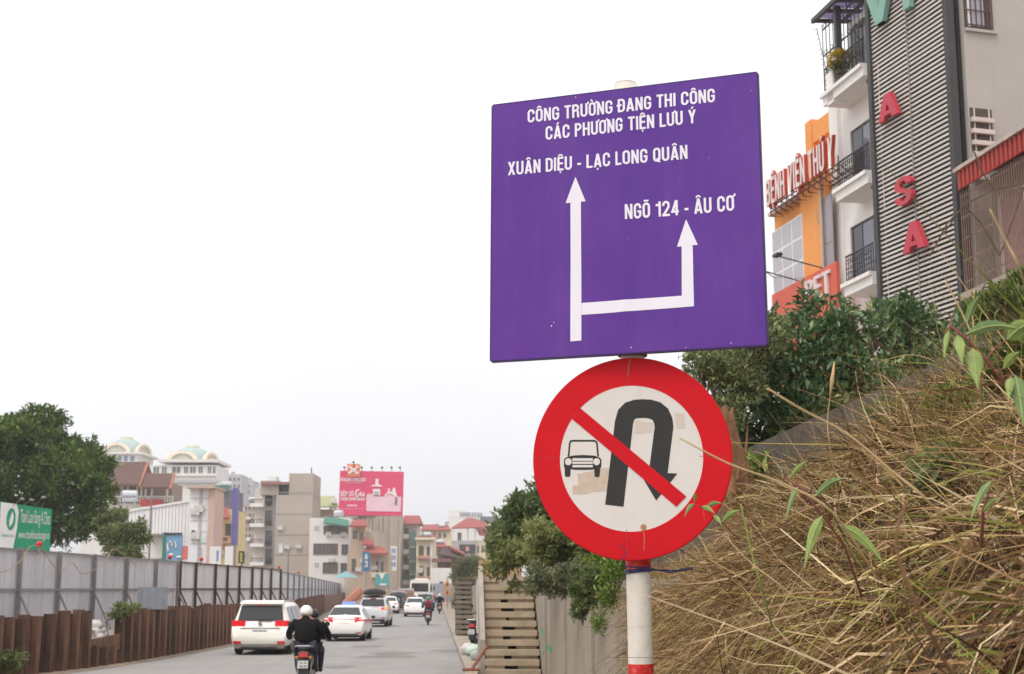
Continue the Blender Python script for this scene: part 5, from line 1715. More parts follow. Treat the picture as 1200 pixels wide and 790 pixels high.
for x in (165, 285, 392, 525, 660, 785, 897):
    q = bp(*E6(x, 145), 0.5)
    q2 = bp(*E6(x, 97 if x != 285 else 28), 1.2)
    obj('lamp', MB().tube([q, q2], 0.05, 4).blob(q2, (0.25, 0.3, 0.16), 1), iron, t)
t = B('billboard_building', 'bare concrete building carrying the pink billboard', 419, 470, 604.9, 233.5, 12, mat('raw_concrete_far', lin(186, 172, 156), 0.9, var=0.1, scale=0.2, streak=0.3, streak_col=lin(156, 142, 128)))
obj('left_wing', MB().box(at(397, 604, 236).x, at(418.5, 604, 236).x, 236.5, 244, 0, at(397, 606, 236).z), tan_wall, t)
for px in (418, 428, 440, 452, 463):
    bx(t, 'rib', px + 1.2, 605.5, px + 2.2, 689, MATS['raw_concrete_far'], -0.25, -0.003)
for px in (425, 437, 449):
    bx(t, 'steel_prop', px, 605.5, px + 0.8, 625, brown_fr, -1.2, -0.9)

# --- small houses below the billboard
t = B('stacked_house', 'tan house with rust-red tin roofs below the pink billboard', 407, 455, 648, 205, 6, tan_wall)
slope_roof(t, 'roof', ((414, 611), (428, 611), (430, 618), (410, 618)), tile_red, 206, 209)
obj('upper_storey', MB().box(at(411, 620, 208).x, at(428, 620, 208).x, 208, 214, at(0, 650, 208).z, at(0, 617, 208).z), tan_wall, t)
slope_roof(t, 'roof', ((425, 631), (437, 635), (438, 640), (424, 640)), tile_red, 204, 206)
slope_roof(t, 'roof', ((430, 641), (450, 643), (455, 650), (426, 650)), tile_red, 203, 206)
obj('mid_storey', MB().box(at(429, 620, 210).x, at(443, 620, 210).x, 210, 216, at(0, 650, 210).z, at(0, 623, 210).z), MATS['raw_concrete_far'], t)
for x0, y0, x1, y1 in ((413, 622, 419, 632), (421, 624, 426, 634), (440, 657, 444, 672), (446, 658, 450, 672), (412, 655, 417, 670)):
    win(t, x0, y0, x1, y1, 1, frame=far_white if x0 > 435 else brown_fr, pane=win_far)
bx(t, 'balcony', 436, 671, 454, 677, cream, -1.0, -0.01)
t = thing('blue_sign', 'tall blue vertical sign with white characters below the billboard', 'sign', at(429, 676, 200))
t['_d'] = 200
bx(t, 'board', 425, 646.5, 433, 670, mat('blue_vertical', lin(64, 112, 150), 0.5, var=0.06), -0.15, 0.15)
words('A', at(427, 655.5, 199.82), at(431, 655.5, 199.82), 0.75, Vector((0, -1, 0)), 0.03, far_white, t)
words('3', at(427, 665, 199.82), at(431, 665, 199.82), 0.9, Vector((0, -1, 0)), 0.03, far_white, t)
bx(t, 'mast', 428.5, 670, 429.5, 689, steel_post, -0.05, 0.05)
t = thing('white_banner', 'white vertical banner on the wall right of the billboard building', 'banner', at(461, 668, 228))
t['_d'] = 230
bx(t, 'cloth', 458, 640, 465, 669, far_white, -0.3, -0.1)
for k in range(3):
    bx(t, 'picture', 459, 643 + k * 8, 464, 648 + k * 8, mat('banner_grey', lin(150, 160, 180), 0.6), -0.33, -0.302)
t = thing('teal_shop_sign', 'teal and white shop sign above the roof of the silver SUV', 'sign', at(448, 690, 185))
t['_d'] = 185
bx(t, 'board', 440, 672.5, 456, 687, mat('teal_sign', lin(84, 158, 160), 0.5), -0.15, 0.15)
bx(t, 'stripe', 445, 684, 453, 686, far_white, -0.2, -0.16)
obj('white_wedge', MB().prism([at(444, 672.5, 184.8), at(451, 672.5, 184.8), at(447.5, 680, 184.8)], (0, -0.05, 0)), far_white, t)
for px in (440.5, 455):
    bx(t, 'leg', px, 687, px + 0.7, 692, steel_post, -0.05, 0.05)

# --- right-hand group at the end of the road
t = B('red_roof_tower', 'narrow pale house with red roof and stacked balconies right of the billboard', 470.5, 489, 618, 240, 10, mat('pale_tower', lin(206, 200, 184), 0.85, var=0.08, streak=0.2))
hip(t, 'roof', 470, 491, 614, 602.5, 239, 9, tile_red, 0.3, 0.3)
bx(t, 'eave_wall', 471, 613, 489, 619, MATS['pale_tower'], -0.1, 8)
for k in range(4):
    py = 626 + k * 18
    bx(t, 'balcony', 471, py, 479.5, py + 5.5, far_white, -0.9, -0.01)
    bx(t, 'opening', 472, py - 10, 479, py - 0.2, win_far, -0.08, -0.004)
bx(t, 'green_shaft', 481, 622, 486.5, 682, mat('green_shaft', lin(134, 160, 150), 0.8, var=0.1), -0.5, -0.01)
for py in (640, 657, 672):
    bx(t, 'floor_band', 480.5, py, 487, py + 2.5, MATS['pale_tower'], -0.7, -0.51)
t = B('arched_house', 'cream house with arched windows and balcony planting near the bus', 488, 508, 632, 235, 9, cream)
bx(t, 'cornice', 487, 630, 511, 633, cream, -0.9, -0.01)
hip(t, 'roof', 490, 510, 630, 625, 236, 8, tile_red, 0.5, 0.3)
for py in (642, 666):
    for x0, x1 in ((490.5, 496.5), (500, 503.5)):
        a_, b_ = at(x0, py + 9, 234.9), at(x1, py, 234.9)
        r_ = (b_.x - a_.x) / 2
        c_ = (a_.x + b_.x) / 2
        obj('arched_window', MB().prism([(a_.x, 234.9, a_.z), (b_.x, 234.9, a_.z)] + [(c_ + r_ * math.cos(q), 234.9, b_.z + r_ * math.sin(q) * 0.9) for q in np.linspace(0, math.pi, 10)], (0, 0.08, 0)), glass('arch_glass', lin(84, 84, 70), 0.3), t)
    bx(t, 'balcony', 489, py + 10, 504, py + 13, mat('balcony_rose', lin(196, 146, 126), 0.8), -1.0, -0.01)
bx(t, 'pier', 504.5, 634, 506.5, 682, far_white, -0.3, -0.01)
t = B('brown_roof_house', 'low dark house with brown tin roofs at the end of the road', 508, 545, 668, 225, 8, mat('umber_wall', lin(120, 98, 86), 0.9, var=0.2, scale=0.4))
slope_roof(t, 'roof', ((526, 641.5), (545, 652), (541, 656), (512, 650)), mat('dark_roof', lin(86, 70, 66), 0.8, var=0.15), 223, 227)
slope_roof(t, 'roof', ((525.5, 641), (543, 649), (545.5, 652), (528, 644)), tile_red, 224.5, 227.5, 0.3)
obj('gable_wall', MB().prism([at(513, 651, 224.8), at(526, 643, 224.8), at(541, 655, 224.8), at(541, 668, 224.8), at(513, 668, 224.8)], (0, 3, 0)), MATS['umber_wall'], t)
bx(t, 'veranda', 507, 655, 530, 659, mat('veranda_roof', lin(130, 92, 80), 0.8), -2.4, -0.2)
for px in (510, 519, 529):
    bx(t, 'post', px, 659, px + 0.7, 676, brown_fr, -2.2, -2.0)
bx(t, 'white_base', 506, 666, 530, 692, far_white, -2.9, -2.45)
bx(t, 'notice', 516, 682, 520.5, 686, dark_gap, -3.0, -2.92)
bx(t, 'tin_gate', 511, 684, 533, 705, mat('grey_gate', lin(160, 158, 162), 0.7), -9, -8.8)
t = B('gable_house', 'ochre house with broad red tin roof and open veranda', 531, 576, 634, 300, 10, mat('ochre_wall', lin(196, 176, 136), 0.85, var=0.08))
a_ = 300
slope_roof(t, 'roof', ((546, 609), (552, 608), (571, 619), (529, 620)), tile_red, 297, 303)
slope_roof(t, 'side_roof', ((552, 608), (570, 614), (578, 627), (562, 628)), tile_red, 297.5, 306)
win(t, 536, 624, 541, 634, 2, pane=win_far)
for px in (531.5, 548, 556.5):
    bx(t, 'post', px, 619, px + 1.2, 634, far_white, -1.9, -1.6)
bx(t, 'terrace', 530, 634, 558, 654, mat('terrace_grey', lin(176, 172, 168), 0.9), -2.0, -0.01)
bx(t, 'hoarding', 539, 638.5, 557, 649, mat('black_poster', lin(64, 58, 62), 0.6, var=0.1), -2.2, -2.01)
bx(t, 'poster_mark', 546, 641, 550, 646, mat('poster_pink', lin(206, 140, 130), 0.6), -2.24, -2.205)
bx(t, 'wing', 558, 635, 569, 660, cream, -1.5, 6)
for px in (559.5, 564.5):
    bx(t, 'wing_window', px, 640, px + 2, 648, win_far, -1.6, -1.51)
t = B('pale_apartment', 'white apartment block with rooftop letters behind the red-roofed houses', 526, 568, 604, 430, 14, far_white)
bx(t, 'stair_head', 526, 598, 543, 604.2, far_white, 0.5, 8)
for k in range(8):
    bx(t, 'rooftop_letter', 539 + k * 3.4, 600.8, 541.4 + k * 3.4, 604.2, mat('grey_letters', lin(150, 150, 152), 0.7), -0.4, 0.0)
bx(t, 'dark_roof', 563, 606, 584, 612, mat('slate_far', lin(110, 112, 120), 0.8), -3, 6)
for x0, x1, yt, d, lab, mm in ((494, 528, 620, 330, 'jumble of ochre rooftop rooms behind the arched house', cream), (508, 530, 614, 480, 'hazy grey distant block behind the rooftop rooms', far_grey), (500, 524, 640, 262, 'tan house with small red roof between the arched house and the dark house', tan_wall), (566, 600, 622, 340, 'pale house with red roof behind the roadside tree', cream), (455, 474, 640, 250, 'grey house sliver right of the billboard building', far_grey)):
    t = B('back_house', lab, x0, x1, yt, d, 9, mm)
    for r_ in range(3):
        for c_ in range(int((x1 - x0) / 6)):
            bx(t, 'window', x0 + 2 + c_ * 6, yt + 5 + r_ * 12, x0 + 4.5 + c_ * 6, yt + 10 + r_ * 12, win_far, -0.1, -0.01)
    if mm is not far_grey:
        slope_roof(t, 'roof', ((x0 + 2, yt - 4), (x1 - 4, yt - 4), (x1 + 1, yt + 2), (x0 - 1, yt + 2)), tile_red, d - 1, d + 5)

# clutter on the far fronts: air conditioners and steel water tanks
AC = MB().box(-0.42, 0.42, -0.32, 0.0, 0.0, 0.6).disc((-0.1, -0.33, 0.3), (1, 0, 0), (0, 0, 1), 0.22, (0, -0.03, 0), 12).mesh('air_conditioner')
TANK = MB().tube([(-0.7, 0, 0.75), (-0.62, 0, 0.75), (0.62, 0, 0.75), (0.7, 0, 0.75)], [0.3, 0.52, 0.52, 0.3], 14).box(-0.5, -0.42, -0.4, 0.4, 0, 0.4).box(0.42, 0.5, -0.4, 0.4, 0, 0.4).mesh('water_tank')
ac_m = mat('ac_white', lin(206, 202, 196), 0.6, var=0.1, scale=2)
tank_m = mat('tank_steel', lin(186, 188, 192), 0.3, metal=0.7, var=0.1)
rc = random.Random(77)
for t in [o for o in list(COL.objects) if o.type == 'EMPTY' and '_d' in o and o.get('category') == 'building']:
    wl_ = next((c_ for c_ in t.children if c_.name.startswith('wall')), None)
    if wl_ is None or t.name.startswith('domed'):
        continue
    co = [v_.co for v_ in wl_.data.vertices]
    x0, x1, zt = min(c_.x for c_ in co), max(c_.x for c_ in co), max(c_.z for c_ in co)
    for k in range(3):
        place('air_conditioner', AC, ac_m, t, (rc.uniform(x0 + 0.5, x1 - 0.5), t['_d'] - 0.02, rc.uniform(zt * 0.45, zt - 1.4)))
    if x1 - x0 > 2.5 and not t.name.startswith(('gable', 'billboard')):
        place('water_tank', TANK, tank_m, t, (rc.uniform(x0 + 0.9, x1 - 0.9), t['_d'] + 2.0, zt), rc.uniform(-0.3, 0.3))
# ------------------------------------------------------------------ street lamps, road signs, small things by the road
def street_lamp(label, px, ytop, d, arm=-1.2):
    b = at(px, ytop, d)
    t = thing('street_lamp', label, 'street lamp', (b.x, d, 0))
    obj('mast', MB().tube([(b.x, d, 0), (b.x, d, b.z)], [0.1, 0.06], 8), steel_post, t)
    obj('arm', MB().tube([(b.x, d, b.z - 0.1), (b.x + arm * 0.5, d, b.z + 0.15), (b.x + arm, d, b.z + 0.18)], 0.045, 6), steel_post, t)
    obj('lamp_head', MB().cbox((b.x + arm * 1.25, d, b.z + 0.17), (abs(arm) * 0.6, 0.25, 0.12)), mat('lamp_head', lin(150, 140, 132), 0.6), t)
street_lamp('tall street lamp in front of the bare grey block', 322.5, 582, 130, -0.8)
street_lamp('short street lamp right of the tall one before the grey block', 338, 645, 140, 0.9)
street_lamp('plain lamp post in front of the white warehouse', 177.5, 586, 100, -0.5)
rs = thing('roadworks_sign', 'pair of yellow triangular warning signs on a striped post at the pavement end', 'sign', at(524, 712, 150))
b0 = at(524, 705, 150)
obj('post', MB().tube([(b0.x, 150, 0.1), (b0.x, 150, at(524, 676, 150).z)], 0.05, 8), mat('stripe_post', lin(190, 120, 100), 0.6), rs)
amber = mat('amber_sign', lin(206, 140, 60), 0.5, var=0.06)
for py in (688, 697.5):
    q = at(524, py, 149.9)
    obj('triangle', MB().prism([(q.x - 0.42, q.y, q.z), (q.x + 0.42, q.y, q.z), (q.x, q.y, q.z + 0.8)], (0, -0.03, 0)), amber, rs)
    obj('symbol', MB().box(q.x - 0.09, q.x + 0.09, q.y - 0.05, q.y - 0.031, q.z + 0.12, q.z + 0.4), dark_gap, rs)
# blue and yellow wall sign beside the stairs
ws = thing('vertical_wall_sign', 'narrow blue and yellow upright shop sign between the two flights of stairs', 'sign', at(564, 725, 44))
ws['_d'] = 44
bx(ws, 'blue_half', 561, 680, 566.5, 702, mat('sign_sky_blue', lin(70, 140, 205), 0.5), -0.05, 0.05)
bx(ws, 'yellow_half', 560.5, 702.3, 566.8, 722, mat('sign_lemon', lin(206, 196, 90), 0.5), -0.05, 0.05)
for k, (ch, py) in enumerate((('G', 687), ('O', 692.5), ('N', 698))):
    words(ch, at(562.3, py, 43.93), at(565, py, 43.93), 0.11, Vector((0, -1, 0)), 0.01, far_white, ws)
words('CN', at(561, 717, 43.93), at(566.2, 717, 43.93), 0.13, Vector((0, -1, 0)), 0.01, dark_gap, ws)
bx(ws, 'post', 558.5, 679, 560.3, 742, mat('pale_post', lin(206, 198, 186), 0.8), -0.06, 0.06)
# sacks and a rusty anchor by the stairs
for i, (px, py, r_, col, lab) in enumerate(((549, 768, 0.22, (206, 200, 198), 'white rubbish sack at the kerb by the parked scooter'), (556, 769, 0.2, (190, 210, 192), 'pale green rubbish bag against the stairs'), (558, 774, 0.16, (170, 172, 172), 'grey rubbish bag before the stairs'))):
    g_ = ground(px, py, 0.12)
    tag(obj('rubbish_bag', MB().blob(g_ + Vector((0, 0, r_ * 0.8)), (r_ * 1.3, r_, r_), i + 5, 10, 7, 0.2), mat('bag_%d' % i, lin(*col), 0.5, var=0.12, scale=6, bump=0.02, fine=12), smooth=True), lab, 'rubbish bag')
g_ = Vector((-0.93, 33.3, 0.3))
rod = thing('rusty_bar', 'rust-red steel bar with a foot leaning on the stairs', 'bar', g_)
rm_ = mat('rust_red', lin(142, 88, 68), 0.8, var=0.15)
obj('bar', MB().tube([g_ + Vector((0, 0, 0.05)), g_ + Vector((0.36, 0.25, 0.58))], 0.036, 6), rm_, rod)
obj('foot', MB().tube([g_ + Vector((-0.2, 0.0, 0.06)), g_ + Vector((0.2, 0.05, 0.06))], 0.04, 6), rm_, rod)
# teal parasol and rusty pipes beyond the hoarding
c = at(405, 676, 190)
par = thing('parasol', 'faded teal parasol peeping over the far hoarding', 'parasol', (c.x, 190, 0))
ring_ = [Vector((c.x + 1.7 * math.cos(q), 190 + 1.7 * math.sin(q), c.z - 0.1)) for q in np.linspace(0, 2 * math.pi, 8, endpoint=False)]
m_ = MB()
m_.add(ring_ + [Vector((c.x, 190, c.z + 0.75))], [(i, (i + 1) % 8, 8) for i in range(8)])
obj('canopy', m_, mat('teal_cloth', lin(120, 160, 164), 0.8, var=0.1), par)
obj('pole', MB().tube([(c.x, 190, 0), (c.x, 190, c.z + 0.7)], 0.04, 6), steel_post, par)
rp = thing('pipe_stack', 'bundle of rust-red pipe ends sticking up above the piles behind the taxi', 'pipes', (pile_x(160) - 0.9, 160, 0))
for i, (px, py, dx, dz) in enumerate(((408, 702, 1.35, 1.1), (413, 701, 0.9, 0.7), (409, 703, 1.4, 0.35))):
    q = at(px, py, 160)
    obj('pipe', MB().tube([q - Vector((0.4, 0, 0.5)), q + Vector((dx, 0.2, dz))], 0.34 if i < 2 else 0.2, 12), mat('pipe_rust', lin(184, 118, 96), 0.75, var=0.2, scale=1.5), rp)
    obj('prop', MB().box(q.x - 0.1, q.x + 0.05, 160.05, 160.2, 0, q.z - 0.2), rust, rp)

# ================================================================== VEHICLES
tyre_m = mat('tyre', (0.02, 0.02, 0.021), 0.85, var=0.2)
rim_m = mat('alloy', lin(150, 150, 150), 0.35, metal=0.7, var=0.1)
car_glass = glass('car_glass', (0.02, 0.022, 0.024), 0.04)
tail_red = mat('tail_lamp', lin(190, 22, 26), 0.2, var=0.1, coat=0.5)
tail_lit = mat('tail_lamp_lit', lin(214, 34, 40), 0.2, var=0.05, emit=(lin(255, 40, 45), 0.22))
black_trim = mat('black_trim', (0.025, 0.025, 0.026), 0.6, var=0.2)
plate_white = mat('plate_white', lin(214, 212, 206), 0.5)
plate_yellow = mat('plate_yellow', lin(216, 168, 50), 0.5)
plate_ink = mat('plate_ink', lin(40, 40, 44), 0.6)
def car_paint(name, col):
    return mat(name, col, 0.28, var=0.03, scale=1.5, coat=0.6, dirt=0.12, dirt_col=tuple(c * 0.7 for c in col))
def wheel_mesh(r, w):
    t_, rm = MB(), MB()
    prof = [(0.62, -0.5), (0.9, -0.5), (0.98, -0.38), (1.0, 0.0), (0.98, 0.38), (0.9, 0.5), (0.62, 0.5)]
    n = 28
    rings = [[Vector((x * w, r * q * math.cos(2 * math.pi * k / n), r * q * math.sin(2 * math.pi * k / n))) for q, x in prof] for k in range(n + 1)]
    t_.loft([[rings[k][i] for i in range(len(prof))] for k in range(n + 1)], caps=False)
    for sgn in (-1, 1):
        rm.disc((sgn * w * 0.4, 0, 0), (0, 1, 0), (0, 0, 1), r * 0.63, (0.01 * sgn, 0, 0), 20)
        for k in range(5):
            a = 2 * math.pi * k / 5
            d = Vector((0, math.cos(a), math.sin(a)))
            e = Vector((0, -math.sin(a), math.cos(a)))
            o = Vector((sgn * w * 0.42, 0, 0))
            rm.prism([o + e * r * 0.09, o + d * r * 0.58 + e * r * 0.07, o + d * r * 0.58 - e * r * 0.07, o - e * r * 0.09], (0.03 * sgn, 0, 0))
    return t_.mesh('tyre', True), rm.mesh('rim')
WHEELS = {}
def add_wheel(parent, x, y, r, w):
    key = (r, w)
    if key not in WHEELS:
        WHEELS[key] = wheel_mesh(r, w)
    wt = obj('wheel', WHEELS[key][0], tyre_m, parent, local=True)
    wt.location = (x, y, r)
    obj('rim', WHEELS[key][1], rim_m, wt, local=True)
    return wt
def car(name, label, cat, loc, heading, W, st, paint, wheels, r_wheel, rear_glass, side_glass, details, group='traffic heading away'):
    """st: stations (y, z_low, z_belt, z_top, half width, half width of roof); y grows forward from the rear bumper"""
    t = thing(name, label, cat, loc, heading, group)
    rings = []
    for y, zl, zb, zt, w, wr in st:
        half = [(0.0, zl), (0.80 * w, zl), (0.95 * w, zl + 0.09), (w, zl + (zb - zl) * 0.55), (0.985 * w, zb - 0.05), (0.955 * w, zb), (wr, zt - 0.075), (wr * 0.9, zt - 0.02), (wr * 0.55, zt), (0.0, zt + 0.012)]
        rings.append([Vector((x, y, z)) for x, z in half] + [Vector((-x, y, z)) for x, z in reversed(half[1:-1])])
    obj('body', MB().loft(rings), paint, t, local=True, smooth=True)
    for x, y in wheels:
        add_wheel(t, x, y, r_wheel, 0.22)
        arch = MB().prism([Vector((math.copysign(abs(x) + 0.06, x), y + (r_wheel + 0.055) * math.cos(a), r_wheel + (r_wheel + 0.055) * math.sin(a))) for a in np.linspace(-0.25, math.pi + 0.25, 18)], (-math.copysign(0.1, x), 0, 0))  # dark half-disc on the flank, standing in for the shaded wheel well
        obj('wheel_well_shade', arch, black_trim, t, local=True)
    obj('underbody', MB().box(-W * 0.42, W * 0.42, 0.25, st[-1][0] - 0.4, 0.16, 0.34), black_trim, t, local=True)
    obj('rear_window', MB().prism([Vector(p) for p in rear_glass], (0, -0.012, 0.004)), car_glass, t, local=True)
    for sgn in (-1, 1):
        for quad in side_glass:
            obj('side_window', MB().prism([Vector((sgn * (x + 0.004), y, z)) for x, y, z in quad], (sgn * 0.012, 0, 0.002)), car_glass, t, local=True)
    for dn, shape, m_, *kids in details:
        mb_ = shape if isinstance(shape, MB) else MB().box(*shape)
        o = obj(dn, mb_, m_, t, local=True)
    return t
def plate(t, y, z, w, h, m_, txt, x=0.0):
    o = obj('number_plate', MB().box(x - w / 2, x + w / 2, y - 0.012, y, z, z + h), m_, t, local=True)
    mb_ = text_mb(MB(), txt, Vector((x - w * 0.43, y - 0.0125, z + h * 0.22)), (1, 0, 0), (0, 0, 1), (0, -1, 0), h * 0.56, w * 0.86, 0.001)
    obj('plate_number', mb_, plate_ink, o, local=True)
def mirrored(fn):
    return [fn(-1), fn(1)]
def heading_to(p, px_vp):
    """yaw so that the forward axis runs from p towards the vanishing point px_vp on the horizon"""
    d = Vector(vp_dir(px_vp))
    return math.atan2(-d.x, d.y)

# ---- white minivan, nearest car
white1 = car_paint('paint_cream_white', lin(238, 233, 222))
st_van = [(0.0, 0.34, 0.62, 0.66, 0.84, 0.78), (0.05, 0.30, 0.72, 0.78, 0.93, 0.86), (0.13, 0.28, 0.95, 1.0, 0.96, 0.87), (0.20, 0.26, 1.04, 1.10, 0.975, 0.85), (0.42, 0.25, 1.06, 1.62, 0.985, 0.74), (0.52, 0.24, 1.06, 1.70, 0.99, 0.74),
          (1.2, 0.22, 1.05, 1.745, 0.99, 0.76), (2.4, 0.22, 1.03, 1.75, 0.99, 0.76), (3.2, 0.22, 1.01, 1.70, 0.985, 0.74), (3.75, 0.22, 1.0, 1.35, 0.98, 0.76), (4.1, 0.24, 0.98, 1.07, 0.97, 0.80), (4.8, 0.28, 0.88, 0.95, 0.92, 0.76), (5.05, 0.34, 0.70, 0.78, 0.82, 0.66), (5.12, 0.40, 0.6, 0.66, 0.7, 0.55)]
kp = ground(303, 768)
def lamp_block(s, x0, x1, z0, z1, y0, y1):
    return MB().prism([(s * x0, y0, z0 + 0.02), (s * x1, y1, z0), (s * x1, y1, z1), (s * x0, y0, z1 - 0.01)], (0, 0.12, 0))
det = [('tail_lamp', lamp_block(s, 0.5, 0.955, 0.93, 1.13, 0.09, 0.13), tail_lit) for s in (-1, 1)]
det += [('reflector', lamp_block(s, 0.6, 0.86, 0.36, 0.46, -0.03, -0.01), tail_red) for s in (-1, 1)]
det += [('brake_lamp', (-0.19, 0.19, 0.31, 0.42, 1.655, 1.70), tail_lit), ('spoiler', MB().prism([(-0.72, 0.26, 1.66), (0.72, 0.26, 1.66), (0.7, 0.7, 1.755), (-0.7, 0.7, 1.755)], (0, 0, 0.03)), white1), ('bumper_trim', (-0.82, 0.82, -0.01, 0.3, 0.22, 0.36), mat('trim_grey', lin(120, 114, 106), 0.6)), ('diffuser', (-0.6, 0.6, -0.02, 0.2, 0.21, 0.27), black_trim),
        ('tailgate_seam', (-0.68, 0.68, 0.02, 0.06, 0.605, 0.618), black_trim), ('chrome_bar', (-0.66, 0.66, 0.055, 0.1, 0.875, 0.895), mat('chrome', lin(190, 186, 180), 0.25, metal=0.8)), ('emblem', MB().disc((0, 0.09, 1.03), (1, 0, 0), (0, 0, 0.55), 0.07, (0, -0.02, 0), 16), MATS['chrome']),
        ('wiper', (-0.1, 0.36, 0.12, 0.15, 1.13, 1.16), black_trim), ('antenna_fin', MB().prism([(0, 0.7, 1.75), (0, 0.95, 1.75), (0, 0.74, 1.84)], (0.03, 0, 0)), white1)]
det += [('door_mirror', MB().blob((s * 1.08, 3.5, 1.08), (0.1, 0.08, 0.09), 3, 10, 6, 0.05), white1) for s in (-1, 1)]
det += [('roof_rail', MB().tube([(s * 0.66, 0.8, 1.74), (s * 0.68, 2.0, 1.79), (s * 0.66, 3.0, 1.73)], 0.022, 6), rim_m) for s in (-1, 1)]
def sideq(w, zb, wr, zt, y0, y1, slantf=0.0, slantr=0.0, a0=0.08, a1=0.86):
    """window quad on the side between belt and roof"""
    L_ = lambda a: (0.955 * w + (wr - 0.955 * w) * a, zb + (zt - 0.075 - zb) * a)
    (xa, za), (xb, zb2) = L_(a0), L_(a1)
    return [(xa, y0, za), (xa, y1, za), (xb, y1 - slantf, zb2), (xb, y0 + slantr, zb2)]
van = car('minivan', 'large cream-white minivan with lit tail lamps, nearest car on the left', 'car', kp, heading_to(kp, 610), 1.98, st_van, white1, [(-0.84, 0.95), (0.84, 0.95), (-0.84, 4.0), (0.84, 4.0)], 0.345,
          [(-0.76, 0.185, 1.12), (0.76, 0.185, 1.12), (0.68, 0.385, 1.60), (-0.68, 0.385, 1.60)], [sideq(0.99, 1.05, 0.75, 1.72, 0.55, 1.25, 0.02, 0.14), sideq(0.99, 1.05, 0.76, 1.745, 1.33, 2.3), sideq(0.99, 1.04, 0.755, 1.745, 2.38, 3.55, 0.45)], det)
plate(van, 0.05, 0.70, 0.5, 0.13, plate_white, '30F-396.61')

# ---- white taxi saloon with red band
white2 = car_paint('paint_white', lin(236, 234, 230))
st_sed = [(0.0, 0.34, 0.55, 0.60, 0.72, 0.66), (0.04, 0.28, 0.70, 0.74, 0.82, 0.74), (0.10, 0.26, 0.86, 0.94, 0.85, 0.74), (0.22, 0.24, 0.92, 1.03, 0.86, 0.72), (0.55, 0.23, 0.94, 1.07, 0.865, 0.72), (1.1, 0.22, 0.93, 1.40, 0.87, 0.60), (1.5, 0.22, 0.92, 1.47, 0.87, 0.59),
          (2.2, 0.22, 0.91, 1.48, 0.87, 0.60), (2.7, 0.22, 0.90, 1.40, 0.865, 0.62), (3.3, 0.22, 0.88, 1.0, 0.86, 0.72), (4.0, 0.26, 0.78, 0.86, 0.82, 0.66), (4.35, 0.32, 0.62, 0.70, 0.72, 0.56), (4.42, 0.38, 0.55, 0.6, 0.6, 0.45)]
red_band = mat('taxi_red', lin(196, 40, 52), 0.4, var=0.05)
def sedan(name, label, loc, head, paint, taxi=False, lit=True, plate_m=plate_white, txt='30A-268.14', group='traffic heading away'):
    d = [('tail_lamp', lamp_block(s, 0.46, 0.845, 0.72, 0.90, 0.05, 0.1), tail_lit if lit else tail_red) for s in (-1, 1)]
    d += [('reflector', lamp_block(s, 0.5, 0.72, 0.33, 0.38, -0.03, -0.01), tail_red) for s in (-1, 1)]
    d += [('bumper_trim', (-0.6, 0.6, -0.01, 0.2, 0.24, 0.31), black_trim)]
    d += [('door_mirror', MB().blob((s * 0.96, 2.9, 0.95), (0.09, 0.07, 0.07), 3, 10, 6, 0.05), black_trim) for s in (-1, 1)]
    if taxi:
        d += [('red_band', MB().prism([(-0.62, 0.105, 0.90), (0.62, 0.105, 0.90), (0.74, 0.20, 0.985), (-0.74, 0.20, 0.985)], (0, -0.03, 0.01)), red_band)]
        d += [('side_band', MB().prism([(s * 0.868, 0.3, 0.84), (s * 0.872, 3.9, 0.74), (s * 0.872, 3.9, 0.80), (s * 0.868, 0.3, 0.91)], (s * 0.012, 0, 0)), red_band) for s in (-1, 1)]
        d += [('roof_sign', MB().prism([(-0.30, 1.75, 1.48), (0.30, 1.75, 1.48), (0.26, 1.75, 1.62), (-0.26, 1.75, 1.62)], (0, 0.16, 0)), mat('taxi_lamp', lin(130, 160, 214), 0.4, emit=(lin(120, 150, 220), 0.25)))]
    t = car(name, label, 'car', loc, head, 1.74, st_sed, paint, [(-0.73, 0.85), (0.73, 0.85), (-0.73, 3.4), (0.73, 3.4)], 0.30, [(-0.66, 0.56, 1.075), (0.66, 0.56, 1.075), (0.53, 1.05, 1.385), (-0.53, 1.05, 1.385)],
            [sideq(0.87, 0.92, 0.595, 1.46, 1.0, 1.85, 0.0, 0.3), sideq(0.87, 0.92, 0.6, 1.47, 1.92, 3.0, 0.5, 0.0)], d, group)
    plate(t, 0.045, 0.60, 0.44, 0.14, plate_m, txt)
    return t
tp = ground(402, 752)
sedan('taxi', 'white taxi saloon with red band, yellow plate and blue roof sign', tp, heading_to(tp, 600), white2, taxi=True, plate_m=plate_yellow, txt='30E-496.21')
sp = ground(486, 723)
sedan('saloon_car', 'white saloon with yellow plate in the middle of the road ahead', sp, heading_to(sp, 505), white2, lit=False, plate_m=plate_yellow, txt='29E-018.33')
sp = ground(436, 720)
sedan('saloon_car', 'pale car mostly hidden behind the silver SUV', ground(455, 719.5), heading_to(sp, 520), white2, lit=False, txt='30G-552.10')

